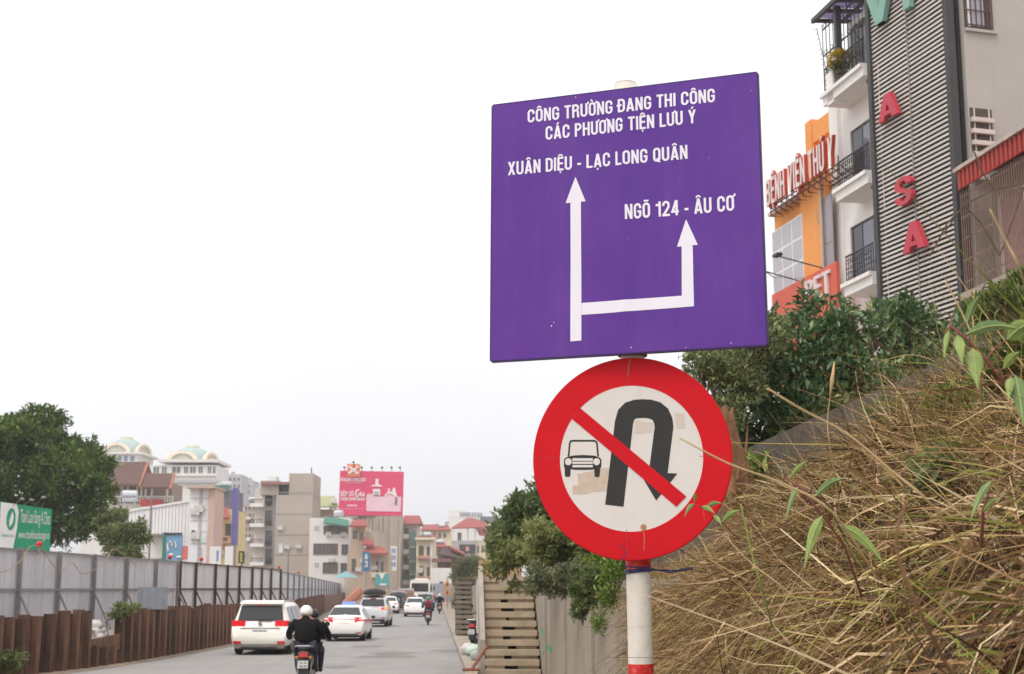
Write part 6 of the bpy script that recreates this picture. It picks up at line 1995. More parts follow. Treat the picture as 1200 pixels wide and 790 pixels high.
# ---- silver SUV with a dark load on the roof
st_suv = [(0.0, 0.40, 0.66, 0.70, 0.78, 0.72), (0.05, 0.33, 0.80, 0.84, 0.86, 0.78), (0.12, 0.30, 1.0, 1.05, 0.88, 0.78), (0.2, 0.28, 1.06, 1.14, 0.885, 0.76), (0.48, 0.26, 1.06, 1.58, 0.89, 0.66), (0.62, 0.26, 1.05, 1.65, 0.89, 0.66), (1.3, 0.25, 1.04, 1.70, 0.89, 0.67), (2.2, 0.25, 1.02, 1.69, 0.89, 0.67),
          (2.8, 0.25, 1.0, 1.58, 0.885, 0.66), (3.4, 0.26, 0.98, 1.10, 0.88, 0.72), (4.1, 0.3, 0.88, 0.96, 0.84, 0.66), (4.4, 0.36, 0.7, 0.78, 0.74, 0.56), (4.47, 0.42, 0.6, 0.66, 0.62, 0.45)]
silver = car_paint('paint_silver', lin(196, 196, 198))
amber_lit = mat('indicator_lit', lin(240, 160, 80), 0.3, emit=(lin(255, 150, 60), 0.8))
def suv(name, label, loc, head, paint, extra, plate_txt='30H-127.85', lit=True, group='traffic heading away'):
    d = [('tail_lamp', lamp_block(s, 0.5, 0.872, 0.94, 1.1, 0.09, 0.13), tail_lit if lit else tail_red) for s in (-1, 1)]
    d += [('bumper_trim', (-0.7, 0.7, -0.02, 0.25, 0.27, 0.44), black_trim), ('skid_plate', (-0.45, 0.45, -0.03, 0.2, 0.25, 0.33), mat('skid', lin(170, 170, 168), 0.5)), ('reflector', (-0.72, -0.5, -0.012, 0.02, 0.5, 0.545), tail_red), ('reflector', (0.5, 0.72, -0.012, 0.02, 0.5, 0.545), tail_red),
          ('brake_lamp', (-0.15, 0.15, 0.40, 0.5, 1.585, 1.62), tail_red), ('wiper', (-0.05, 0.3, 0.14, 0.17, 1.16, 1.18), black_trim)]
    d += [('door_mirror', MB().blob((s * 0.99, 3.0, 1.08), (0.1, 0.07, 0.08), 3, 10, 6, 0.05), black_trim) for s in (-1, 1)]
    t = car(name, label, 'car', loc, head, 1.78, st_suv, paint, [(-0.75, 0.85), (0.75, 0.85), (-0.75, 3.5), (0.75, 3.5)], 0.34, [(-0.68, 0.21, 1.17), (0.68, 0.21, 1.17), (0.6, 0.455, 1.555), (-0.6, 0.455, 1.555)],
            [sideq(0.89, 1.05, 0.665, 1.67, 0.62, 1.1, 0.0, 0.2), sideq(0.89, 1.04, 0.67, 1.69, 1.16, 2.0), sideq(0.89, 1.02, 0.67, 1.68, 2.06, 3.0, 0.5)], d + extra, group)
    plate(t, 0.06, 0.72, 0.44, 0.13, plate_white, plate_txt)
    return t
up = ground(436, 735)
bag = MB()
bag.loft([[Vector((0.62 * s_ * math.cos(q), y, 1.73 + 0.20 * h_ + 0.20 * h_ * math.sin(q))) for q in np.linspace(0, 2 * math.pi, 14, endpoint=False)] for y, s_, h_ in ((0.5, 0.8, 0.75), (0.62, 1.0, 1.0), (1.3, 1.05, 1.1), (2.0, 1.0, 0.9), (2.15, 0.8, 0.6))])
suv('suv', 'silver SUV with roof rack load and right indicator lit, behind the taxi', up, heading_to(up, 590), silver,
    [('indicator', lamp_block(1, 0.66, 0.878, 1.0, 1.13, 0.07, 0.12), amber_lit), ('roof_rack', MB().box(-0.6, 0.6, 0.7, 2.0, 1.70, 1.73), black_trim), ('roof_bag', bag, mat('roof_bag', lin(52, 50, 50), 0.8, var=0.2, scale=4, bump=0.02, fine=8))])
# ---- dark 4x4 with the spare wheel
dp_ = ground(466, 718)
dark_paint = car_paint('paint_gunmetal', lin(78, 80, 86))
sw_ = MB().disc((0.0, -0.02, 1.0), (1, 0, 0), (0, 0, 1), 0.36, (0, -0.2, 0), 22)
o4 = suv('off_road_car', 'dark grey off-road car carrying a spare wheel on its tailgate', dp_, heading_to(dp_, 520), dark_paint, [('spare_wheel', sw_, tyre_m), ('spare_rim', MB().disc((0, -0.225, 1.0), (1, 0, 0), (0, 0, 1), 0.2, (0, -0.02, 0), 16), rim_m)], '29A-703.52', lit=False)
o4.scale = (1.05, 1.0, 1.12)
# ---- silver car in front of the white saloon
s5 = ground(498, 716.5)
suv('hatchback', 'grey car glimpsed beyond the white saloon and the red backpack', s5, heading_to(s5, 510), car_paint('paint_grey', lin(120, 124, 126)), [], '30K-231.07', lit=False)
# ---- bus
bp0 = at(492, 700, 172)
bus = thing('bus', 'white and yellow bus at the far end of the traffic', 'bus', (bp0.x, 172, 0), heading_to(bp0, 560), 'traffic heading away')
bus_w = car_paint('paint_bus_white', lin(232, 226, 212))
bus_y = car_paint('paint_bus_yellow', lin(226, 168, 60))
def rbox(x0, x1, y0, y1, z0, z1, r=0.18):
    prof = []
    for cx, cz, a0 in ((x1 - r, z0 + r, -90), (x1 - r, z1 - r, 0), (x0 + r, z1 - r, 90), (x0 + r, z0 + r, 180)):
        prof += [(cx + r * math.cos(math.radians(a0 + a)), cz + r * math.sin(math.radians(a0 + a))) for a in (0, 30, 60, 90)]
    return MB().loft([[Vector((x, y, z)) for x, z in prof] for y in (y0, y1)])
obj('body', rbox(-1.2, 1.2, 0, 9.0, 0.45, 3.15, 0.22), bus_w, bus, local=True)
obj('yellow_skirt', MB().box(-1.215, 1.215, -0.012, 9.01, 0.5, 1.35), bus_y, bus, local=True)
obj('rear_window', MB().box(-1.0, 1.0, -0.02, -0.001, 1.75, 2.75), car_glass, bus, local=True)
for k in range(5):
    for s in (-1, 1):
        obj('side_window', MB().box(min(s * 1.2, s * 1.22), max(s * 1.2, s * 1.22), 0.4 + k * 1.7, 1.9 + k * 1.7, 1.55, 2.65), car_glass, bus, local=True)
for s in (-1, 1):
    obj('tail_lamp', MB().box(s * 1.0 - 0.12, s * 1.0 + 0.12, -0.03, -0.013, 0.9, 1.25), tail_red, bus, local=True)
    obj('mirror', MB().box(s * 1.42 - 0.1, s * 1.42 + 0.1, 8.7, 8.85, 1.9, 2.4), black_trim, bus, local=True)
    for y in (2.0, 7.2):
        add_wheel(bus, s * 1.05, y, 0.46, 0.26)
obj('roof_unit', MB().box(-0.8, 0.8, 3, 6, 3.15, 3.32), bus_w, bus, local=True)
# ---- truck with a brown load
tp0 = at(473, 705, 150)
truck = thing('truck', 'truck with a brown tarpaulin load beyond the off-road car', 'truck', (tp0.x, 150, 0), heading_to(tp0, 530), 'traffic heading away')
obj('load', rbox(-0.95, 0.95, 0.0, 3.6, 0.9, 1.95, 0.25), mat('tarp_brown', lin(150, 112, 94), 0.85, var=0.2, scale=1.2, bump=0.03, fine=3), truck, local=True)
obj('bed', MB().box(-1.0, 1.0, -0.05, 3.7, 0.62, 0.88), rust, truck, local=True)
obj('cab', rbox(-0.95, 0.95, 3.8, 5.4, 0.5, 2.15, 0.2), car_paint('paint_truck', lin(190, 188, 184)), truck, local=True)
for s in (-1, 1):
    for y in (0.9, 4.6):
        add_wheel(truck, s * 0.82, y, 0.38, 0.24)
    obj('tail_lamp', MB().box(s * 0.8 - 0.1, s * 0.8 + 0.1, -0.09, -0.052, 0.66, 0.8), tail_red, truck, local=True)
v2 = ground(482, 712.5)
sedan('saloon_car', 'distant white car in front of the bus, left of the saloon', v2, heading_to(v2, 520), white2, lit=False, txt='30L-014.88')

# ================================================================== MOTORBIKES AND RIDERS
def scooter(label, loc, head, paint, plate_txt='29-X1 128.43', group='motorbikes on the road'):
    t = thing('motor_scooter', label, 'motorbike', loc, head, group)
    for y in (0.28, 1.55):
        add_wheel(t, 0, y, 0.27, 0.10)
    # tail and underseat body
    prof = lambda y, w, z0, z1: [Vector((w * math.cos(q), y, (z0 + z1) / 2 + (z1 - z0) / 2 * math.sin(q))) for q in np.linspace(0, 2 * math.pi, 14, endpoint=False)]
    obj('tail_body', MB().loft([prof(-0.02, 0.07, 0.68, 0.78), prof(0.1, 0.13, 0.6, 0.8), prof(0.4, 0.17, 0.45, 0.78), prof(0.75, 0.17, 0.35, 0.76), prof(0.95, 0.13, 0.3, 0.6)]), paint, t, local=True, smooth=True)
    obj('seat', MB().loft([prof(0.05, 0.1, 0.79, 0.86), prof(0.2, 0.14, 0.77, 0.88), prof(0.6, 0.15, 0.76, 0.87), prof(0.95, 0.11, 0.72, 0.81)]), mat('seat_black', (0.02, 0.02, 0.021), 0.6), t, local=True, smooth=True)
    obj('floor_board', MB().box(-0.16, 0.16, 0.85, 1.3, 0.26, 0.33), paint, t, local=True)
    obj('leg_shield', MB().prism([(-0.2, 1.3, 0.3), (0.2, 1.3, 0.3), (0.16, 1.42, 0.98), (-0.16, 1.42, 0.98)], (0, 0.09, 0.0)), paint, t, local=True)
    obj('fork', MB().tube([(0, 1.55, 0.27), (0, 1.36, 1.0)], 0.035, 8), black_trim, t, local=True)
    obj('handlebar', MB().tube([(-0.36, 1.18, 1.03), (-0.15, 1.33, 1.06), (0.15, 1.33, 1.06), (0.36, 1.18, 1.03)], 0.018, 8), black_trim, t, local=True)
    for s in (-1, 1):
        mr = obj('mirror', MB().tube([(s * 0.24, 1.28, 1.05), (s * 0.36, 1.28, 1.24)], 0.008, 5).disc((s * 0.37, 1.27, 1.27), (1, 0, 0), (0, 0, 1), 0.055, (0, 0.02, 0), 12), black_trim, t, local=True)
        obj('shock', MB().tube([(s * 0.12, 0.3, 0.3), (s * 0.12, 0.38, 0.62)], 0.028, 8), rim_m, t, local=True)
        obj('indicator', MB().blob((s * 0.13, 0.0, 0.66), (0.035, 0.04, 0.03), 1, 8, 5, 0.02), mat('indicator_orange', lin(206, 120, 60), 0.3), t, local=True)
    obj('grab_rail', MB().tube([(-0.15, 0.35, 0.83), (-0.17, 0.05, 0.87), (-0.12, -0.08, 0.88), (0.12, -0.08, 0.88), (0.17, 0.05, 0.87), (0.15, 0.35, 0.83)], 0.017, 7), rim_m, t, local=True)
    obj('tail_lamp', MB().prism([(-0.09, -0.045, 0.67), (0.09, -0.045, 0.67), (0.075, -0.02, 0.76), (-0.075, -0.02, 0.76)], (0, 0.05, 0)), tail_red, t, local=True)
    obj('mudguard', MB().prism([(-0.075, -0.1, 0.30), (0.075, -0.1, 0.30), (0.11, -0.04, 0.62), (-0.11, -0.04, 0.62)], (0, 0.02, 0)), black_trim, t, local=True)
    pl = obj('number_plate', MB().prism([(-0.095, -0.1, 0.46), (0.095, -0.1, 0.46), (0.095, -0.065, 0.6), (-0.095, -0.065, 0.6)], (0, 0.008, 0)), plate_white, t, local=True)
    a, b = plate_txt.split(' ')
    for row, z in ((a, 0.54), (b, 0.475)):
        obj('plate_number', text_mb(MB(), row, Vector((-0.075, -0.104 + (z - 0.46) * 0.25, z)), (1, 0, 0), (0, 0.25, 1), (0, -1, 0.2), 0.045, 0.15, 0.0008), plate_ink, pl, local=True)
    ex = obj('exhaust', MB().tube([(0.17, -0.05, 0.38), (0.17, 0.1, 0.36), (0.16, 0.5, 0.30), (0.12, 0.8, 0.24)], [0.05, 0.06, 0.05, 0.025], 10), mat('exhaust_steel', lin(110, 104, 98), 0.45, metal=0.5, var=0.2), t, local=True)
    obj('engine', MB().box(-0.14, 0.1, 0.3, 0.75, 0.2, 0.42), black_trim, t, local=True)
    obj('lamp_unit', MB().blob((0, 1.45, 0.98), (0.14, 0.1, 0.1), 2, 12, 7, 0.03), paint, t, local=True)
    return t
def skin_mesh(verts, edges, subsurf=1):
    """continuous limbs: verts (x, y, z, rx, ry); the first vertex is the root"""
    me = bpy.data.meshes.new('figure')
    me.from_pydata([v[:3] for v in verts], edges, [])
    ob_ = bpy.data.objects.new('figure', me)
    COL.objects.link(ob_)
    sk_ = ob_.modifiers.new('skin', 'SKIN')
    sk_.use_smooth_shade = True
    for i, v in enumerate(verts):
        sv = me.skin_vertices[0].data[i]
        sv.radius = (v[3], v[4] if len(v) > 4 else v[3])
        sv.use_root = (i == 0)
    if subsurf:
        ss = ob_.modifiers.new('sub', 'SUBSURF')
        ss.levels = ss.render_levels = subsurf
    dg_ = bpy.context.evaluated_depsgraph_get()
    res = bpy.data.meshes.new_from_object(ob_.evaluated_get(dg_))
    bpy.data.objects.remove(ob_)
    res.materials.clear()
    res.polygons.foreach_set('use_smooth', [True] * len(res.polygons))
    return res
def chain(*pts): return list(pts)
def build_limbs(chains):
    """chains share joints by equal coordinates"""
    V_, E_, idx = [], [], {}
    for ch in chains:
        prev = None
        for p in ch:
            key = tuple(round(q, 4) for q in p[:3])
            if key not in idx:
                idx[key] = len(V_)
                V_.append(p)
            i = idx[key]
            if prev is not None and prev != i:
                E_.append((prev, i))
            prev = i
    return V_, E_
skin_m = mat('skin', lin(190, 140, 112), 0.6, var=0.05)
FIG = {}
def rider_meshes(lean):
    """seated rider in scooter space, hips on the seat; lean moves the trunk forward"""
    if lean in FIG:
        return FIG[lean]
    hip_ = (0, 0.0, 0.90)
    chest, neck = (0, 0.08 + lean * 0.12, 1.22), (0, 0.09 + lean * 0.2, 1.42)
    head, crown = (0, 0.13 + lean * 0.2, 1.52), (0, 0.13 + lean * 0.2, 1.66)
    V_, E_ = build_limbs([
        chain((*hip_, 0.15, 0.12), (*chest, 0.16, 0.12), (*neck, 0.055), (*head, 0.085, 0.1), (*crown, 0.075, 0.085)),
        *[chain((*neck, 0.055), (s * 0.17, neck[1] - 0.01, 1.37, 0.06), (s * 0.31, 0.16, 1.15, 0.045), (s * 0.33, 0.44, 1.03, 0.034), (s * 0.33, 0.56, 1.04, 0.032, 0.02), (s * 0.33, 0.62, 1.03, 0.036, 0.016)) for s in (-1, 1)],
        *[chain((*hip_, 0.15, 0.12), (s * 0.11, 0.05, 0.86, 0.085), (s * 0.17, 0.42, 0.82, 0.065), (s * 0.16, 0.42, 0.42, 0.045), (s * 0.15, 0.46, 0.37, 0.04), (s * 0.16, 0.6, 0.345, 0.035)) for s in (-1, 1)]])
    body = skin_mesh(V_, E_)
    extra = MB()
    for s in (-1, 1):                                   # fingers closed round the grips, thumb on the inner side
        for k in range(4):
            x = s * (0.30 + 0.02 * k)
            extra.tube([(x, 0.6, 1.05), (x, 0.645, 1.055), (x, 0.66, 1.03), (x, 0.64, 1.005), (x, 0.615, 1.005)], [0.01, 0.01, 0.009, 0.009, 0.007], 6)
        extra.tube([(s * 0.29, 0.56, 1.04), (s * 0.27, 0.6, 1.03), (s * 0.272, 0.625, 1.01)], [0.011, 0.01, 0.008], 6)
        extra.blob((s * 0.085, head[1], 1.535), (0.014, 0.03, 0.035), 1, 8, 5, 0.02)      # ears
        extra.blob((s * 0.032, head[1] + 0.09, 1.555), (0.014, 0.008, 0.01), 1, 8, 5, 0.02)    # eyes
    extra.tube([(0, head[1] + 0.095, 1.55), (0, head[1] + 0.115, 1.515), (0, head[1] + 0.09, 1.505)], [0.008, 0.013, 0.01], 6)
    extra.tube([(-0.025, head[1] + 0.095, 1.475), (0.025, head[1] + 0.095, 1.475)], 0.006, 6)
    J, EJ = build_limbs([
        chain((*hip_, 0.185, 0.15), (0, 0.04, 1.05, 0.225, 0.165), (chest[0], chest[1], chest[2] + 0.05, 0.24, 0.165), (neck[0], neck[1] - 0.005, neck[2] - 0.03, 0.12, 0.1), (neck[0], neck[1] + 0.01, neck[2] + 0.085, 0.105, 0.105)),
        *[chain((chest[0], chest[1], chest[2] + 0.05, 0.24, 0.165), (s * 0.22, neck[1] - 0.02, 1.345, 0.095), (s * 0.335, 0.15, 1.14, 0.08), (s * 0.35, 0.42, 1.035, 0.058), (s * 0.34, 0.5, 1.035, 0.052)) for s in (-1, 1)]])
    jacket = skin_mesh(J, EJ)
    T_, ET = build_limbs([chain((*hip_, 0.17, 0.14), (s * 0.115, 0.05, 0.865, 0.115), (s * 0.18, 0.42, 0.825, 0.088), (s * 0.165, 0.42, 0.46, 0.062), (s * 0.16, 0.43, 0.41, 0.062)) for s in (-1, 1)])
    trousers = skin_mesh(T_, ET)
    shoe = MB()
    for s in (-1, 1):
        shoe.loft([[Vector((s * 0.158 + w * math.cos(q), y, 0.335 + h / 2 + h / 2 * math.sin(q))) for q in np.linspace(0, 2 * math.pi, 12, endpoint=False)] for y, w, h in ((0.39, 0.035, 0.08), (0.43, 0.05, 0.11), (0.52, 0.052, 0.09), (0.62, 0.05, 0.065), (0.69, 0.03, 0.04))])
    hel = MB()
    hc = Vector((0, head[1] - 0.005, 1.55))
    rings = []
    for j in range(1, 10):
        th = math.pi * j / 10
        if th > math.pi * 0.66:
            break
        rings.append([hc + Vector((0.132 * math.sin(th) * math.cos(q), 0.155 * math.sin(th) * math.sin(q), 0.145 * math.cos(th))) for q in np.linspace(0, 2 * math.pi, 20, endpoint=False)])
    hel.loft(list(reversed(rings)))
    brim = MB()
    brim.prism([hc + Vector((0.135 * math.cos(q), 0.15 * math.sin(q) + (0.07 if 0.2 < q < 2.94 else 0), -0.02)) for q in np.linspace(0, math.pi, 12)], (0, 0, 0.015))
    FIG[lean] = (body, extra.mesh('hands'), jacket, trousers, shoe.mesh('shoe', True), hel.mesh('helmet', True), brim.mesh('visor'))
    return FIG[lean]
def join_meshes(a, b):
    """append mesh b to a copy of a"""
    def data(me):
        v = np.zeros(len(me.vertices) * 3)
        me.vertices.foreach_get('co', v)
        return v.reshape(-1, 3), [tuple(p.vertices) for p in me.polygons]
    va, fa = data(a)
    vb, fb = data(b)
    me = bpy.data.meshes.new('body')
    me.from_pydata([tuple(p) for p in va] + [tuple(p) for p in vb], [], fa + [tuple(i + len(va) for i in f) for f in fb])
    me.polygons.foreach_set('use_smooth', [True] * len(me.polygons))
    me.update()
    return me
BODY = {}
def person_on(bike, label, y_seat, jacket_m, trouser_m, helmet_m, lean=0.0, dx=0.0, scale=1.0, group='riders', pack=None, dz=0.0):
    body, hands, jk, tr, sh, hl, br = rider_meshes(lean)
    if lean not in BODY:
        BODY[lean] = join_meshes(body, hands)
    M_ = Matrix.Rotation(bike.rotation_euler.z, 3, 'Z')
    p = thing('person', label, 'person', Vector(bike.location) + M_ @ Vector((dx, y_seat, dz)), bike.rotation_euler.z, group)
    p.scale = (scale,) * 3
    def part(name, me, m_):
        me2 = me.copy()
        me2.materials.clear()
        return obj(name, me2, m_, p, local=True)
    part('body', BODY[lean], skin_m)
    part('jacket', jk, jacket_m)
    part('trousers', tr, trouser_m)
    part('shoes', sh, black_trim)
    h_ = part('helmet', hl, helmet_m)
    part('visor', br, helmet_m).parent = h_
    if pack:
        pk = MB()
        pk.loft([[Vector((w * math.cos(q), -0.2 + 0.09 * math.sin(q) * d_ + 0.05, z)) for q in np.linspace(0, 2 * math.pi, 12, endpoint=False)] for z, w, d_ in ((1.0, 0.12, 0.8), (1.05, 0.17, 1.2), (1.25, 0.18, 1.3), (1.4, 0.15, 1.1), (1.46, 0.08, 0.6))])
        obj('backpack', pk, pack, p, local=True, smooth=True)
    return p
black_cloth = mat('black_jacket', (0.010, 0.0095, 0.0095), 0.9, spec=0.15, var=0.3, scale=6, bump=0.012, fine=14)
navy = mat('navy_trousers', lin(44, 46, 56), 0.8, var=0.2, scale=6)
grey_j = mat('blue_jacket', lin(62, 80, 104), 0.8, var=0.2, scale=6)
red_j = mat('red_jacket', lin(176, 52, 50), 0.8, var=0.2, scale=6)
helm_white = mat('helmet_white', lin(232, 228, 222), 0.3, var=0.04, coat=0.4)
helm_black = mat('helmet_black', (0.018, 0.018, 0.02), 0.35, var=0.1)
helm_green = mat('helmet_green', lin(70, 150, 96), 0.35)
D0 = 31.3
b0 = Vector((at(355, 790, D0).x, D0, 0))
sc0 = scooter('brown scooter with white number plate carrying two riders, nearest the camera', b0, heading_to(b0, 480), mat('scooter_brown', lin(66, 58, 52), 0.4, var=0.1, coat=0.3), '29-X5 128.43')
sc0.scale = (1.12, 1.12, 1.1)
person_on(sc0, 'pillion rider in black jacket and white helmet on the near scooter', 0.36, black_cloth, navy, helm_white, 0.0, scale=1.08)
person_on(sc0, 'driver in black helmet half hidden in front of the white-helmeted pillion', 0.95, black_cloth, navy, helm_black, 0.0, dx=0.115, scale=1.03)
b1 = ground(501.5, 733)
sc1 = scooter('motorbike ridden by a person with a red backpack', b1, heading_to(b1, 510), mat('scooter_black', (0.03, 0.03, 0.032), 0.4), '30-H2 417.09')
person_on(sc1, 'rider with dark red backpack and green helmet', 0.6, grey_j, navy, helm_green, 0.0, pack=mat('pack_red', lin(128, 36, 42), 0.8, var=0.15, scale=6))
b2 = ground(515, 719.5)
sc2 = scooter('farther motorbike close to the kerb', b2, heading_to(b2, 508), MATS['scooter_black'], '29-P1 330.27')
person_on(sc2, 'rider in black jacket and white helmet close to the kerb ahead', 0.6, black_cloth, navy, helm_white, 0.0)
b3 = ground(506, 713.5)
sc3 = scooter('motorbike partly hidden ahead of the red backpack', b3, heading_to(b3, 508), MATS['scooter_black'], '29-B7 205.66')
person_on(sc3, 'rider in red jacket and white helmet ahead of the red backpack', 0.6, red_j, navy, helm_white, 0.0)
# parked scooter between the stairs
b4 = ground(553, 762, 0.12)
sc4 = scooter('black scooter parked on the pavement between the flights of stairs', Vector((b4.x, b4.y, 0.12)), math.radians(-14), MATS['scooter_black'], '29-K3 514.20', group='parked motorbike')
sc4.scale = (1.12, 1.12, 1.15)
obj('rain_cover', MB().blob((0.02, 1.25, 1.08), (0.2, 0.22, 0.3), 8, 10, 7, 0.12), black_cloth, sc4, local=True)

# ================================================================== VEGETATION
def frames(n, rng, axis, spread):
    """random directions around the (n,3) axes"""
    d = axis + rng.normal(0, spread, (n, 3))
    return d / np.linalg.norm(d, axis=1, keepdims=True)
def leaf_cloud(pos, direc, length, width, rng, fold=0.25, droop=0.15):
    """two-faced folded leaves: pos (n,3), direc (n,3) unit, length (n,), width (n,)"""
    n = len(pos)
    up = np.tile(np.array([0, 0, 1.0]), (n, 1)) + rng.normal(0, 0.35, (n, 3))
    side = np.cross(direc, up)
    side /= np.linalg.norm(side, axis=1, keepdims=True) + 1e-9
    nor = np.cross(side, direc)
    L_, W_ = length[:, None], width[:, None]
    b = pos
    mid = pos + direc * L_ * 0.45
    tip = pos + direc * L_ - nor * L_ * droop
    l = mid + side * W_ * 0.5 + nor * W_ * fold
    r = mid - side * W_ * 0.5 + nor * W_ * fold
    v = np.stack([b, r, tip, l], axis=1).reshape(-1, 3)
    i = np.arange(n)[:, None] * 4
    f = np.concatenate([i + np.array([[0, 1, 2]]), i + np.array([[0, 2, 3]])], axis=1).reshape(-1, 3)
    return v, f
def whorls(blobs, n, per, leaf, rng, shell=0.55, out=0.6, wl=0.42):
    """leaf rosettes through the volume of ellipsoid blobs [(centre, radii)]"""
    vol = np.array([b[1][0] * b[1][1] * b[1][2] for b in blobs]) ** 0.8
    pick = rng.choice(len(blobs), n, p=vol / vol.sum())
    C = np.array([b[0] for b in blobs])[pick]
    R = np.array([b[1] for b in blobs])[pick]
    u = rng.normal(0, 1, (n, 3))
    u /= np.linalg.norm(u, axis=1, keepdims=True)
    rad = shell + (1 - shell) * rng.random((n, 1)) ** 0.6
    lump = 1 + 0.16 * np.sin(7 * u[:, :1] + 3 * pick[:, None]) * np.sin(6 * u[:, 1:2] + 5 * u[:, 2:3])
    P_ = C + R * u * rad * lump
    ax = u * out + np.array([0, 0, 0.55])
    P2 = np.repeat(P_, per, axis=0)
    A2 = np.repeat(ax, per, axis=0)
    m = n * per
    d = frames(m, rng, A2, 0.75)
    L_ = leaf * rng.uniform(0.65, 1.25, m)
    P2 = P2 + rng.normal(0, leaf * 0.35, (m, 3))
    return leaf_cloud(P2, d, L_, L_ * wl, rng)
def rough_tube(path, radii, rng, n=12, jit=0.12):
    m = MB()
    path = [Vector(p) for p in path]
    rings = []
    ph = rng.uniform(0, 6.28, n)
    for i, p in enumerate(path):
        rings.append([p + Vector((math.cos(2 * math.pi * k / n), math.sin(2 * math.pi * k / n), 0)) * radii[i] * (1 + jit * math.sin(ph[k] + 0.7 * i) + rng.uniform(-jit, jit) * 0.5) for k in range(n)])
    return m.loft(rings)
bark = mat('bark', lin(104, 84, 66), 0.95, var=0.3, scale=5, bump=0.02, fine=25)
def tree(name, label, base, fork, blobs, n, per, leaf, m_, seed, r0=0.2, cat='tree', shell=0.5, wl=0.42, group=None, out=0.6):
    rng = np.random.default_rng(seed)
    t = thing(name, label, cat, base, group=group)
    base, fork = Vector(base), Vector(fork)
    tm = MB()
    mid = base.lerp(fork, 0.5) + Vector((rng.uniform(-0.1, 0.1), rng.uniform(-0.1, 0.1), 0))
    tm.loft(rough_tube([base - Vector((0, 0, 0.2)), mid, fork], [r0, r0 * 0.8, r0 * 0.65], rng).v and [[Vector(q) for q in ring] for ring in np.array(rough_tube([base - Vector((0, 0, 0.2)), mid, fork], [r0, r0 * 0.8, r0 * 0.65], rng).v).reshape(3, 12, 3)])
    obj('trunk', tm, bark, t)
    for c, r in blobs:
        c = Vector(c)
        k = fork.lerp(c, 0.55) + Vector((rng.uniform(-0.2, 0.2) * r[0], rng.uniform(-0.2, 0.2) * r[1], -0.1 * r[2]))
        lm_ = MB().tube([fork, k, c + Vector((0, 0, r[2] * 0.3))], [r0 * 0.45, r0 * 0.3, r0 * 0.08], 7)
        for q in range(5):
            e = c + Vector((rng.uniform(-0.75, 0.75) * r[0], rng.uniform(-0.75, 0.75) * r[1], rng.uniform(-0.4, 0.7) * r[2]))
            lm_.tube([k.lerp(c, 0.4), (k.lerp(c, 0.4) + e) / 2 + Vector((0, 0, 0.06)), e], [r0 * 0.16, r0 * 0.1, r0 * 0.03], 5)
        obj('limb', lm_, bark, t)
    ragged_ = []
    for c, r in blobs:                                  # smaller sprays stand out of every mass of foliage
        c = np.array(tuple(c))
        ragged_.append((tuple(c), tuple(np.array(r) * 0.84)))
        for q in range(5):
            u = rng.normal(0, 1, 3)
            u[2] = abs(u[2]) * 0.9 - 0.2
            u /= np.linalg.norm(u)
            ragged_.append((tuple(c + u * np.array(r) * rng.uniform(0.75, 1.05)), tuple(np.array(r) * rng.uniform(0.22, 0.4))))
    v, f = whorls(ragged_, n, per, leaf, rng, shell, wl=wl, out=out)
    obj('crown', mesh_np('crown', v, f), m_, t)
    return t
leaf_dark = island_mat('leaf_dark_tree', [(0, (0.036, 0.065, 0.018)), (0.45, (0.094, 0.159, 0.031)), (0.8, (0.173, 0.251, 0.051)), (1, (0.288, 0.359, 0.079))], 0.55, 0.25, 0.35, noise=0.5)
leaf_olive = island_mat('leaf_olive', [(0, (0.070, 0.105, 0.035)), (0.5, (0.176, 0.220, 0.079)), (1, (0.334, 0.351, 0.150))], 0.6, 0.3, noise=0.8)
leaf_bush = island_mat('leaf_bush', [(0, (0.039, 0.074, 0.031)), (0.45, (0.090, 0.164, 0.061)), (0.85, (0.174, 0.267, 0.112)), (0.97, (0.337, 0.421, 0.169)), (1, (0.390, 0.416, 0.182))], 0.38, 0.2, 0.5, noise=1.2)
leaf_fresh = island_mat('leaf_fresh', [(0, (0.069, 0.117, 0.021)), (0.5, (0.166, 0.262, 0.041)), (1, (0.359, 0.469, 0.097))], 0.5, 0.35, 0.4)
leaf_mid = island_mat('leaf_mid', [(0, (0.056, 0.088, 0.029)), (0.4, (0.136, 0.184, 0.058)), (0.8, (0.240, 0.280, 0.106)), (1, (0.400, 0.416, 0.192))], 0.5, 0.42, 0.4, noise=0.7)
leaf_grey = island_mat('leaf_grey_shrub', [(0, (0.088, 0.105, 0.053)), (0.5, (0.211, 0.238, 0.123)), (1, (0.421, 0.421, 0.246))], 0.6, 0.3)
leaf_feather = island_mat('leaf_feather', [(0, (0.115, 0.127, 0.052)), (0.5, (0.207, 0.213, 0.092)), (1, (0.310, 0.299, 0.149))], 0.6, 0.35)

leaf_fern_m = island_mat('leaf_vine', [(0, (0.05, 0.07, 0.015)), (0.5, (0.12, 0.15, 0.035)), (1, (0.26, 0.29, 0.08))], 0.5, 0.35)
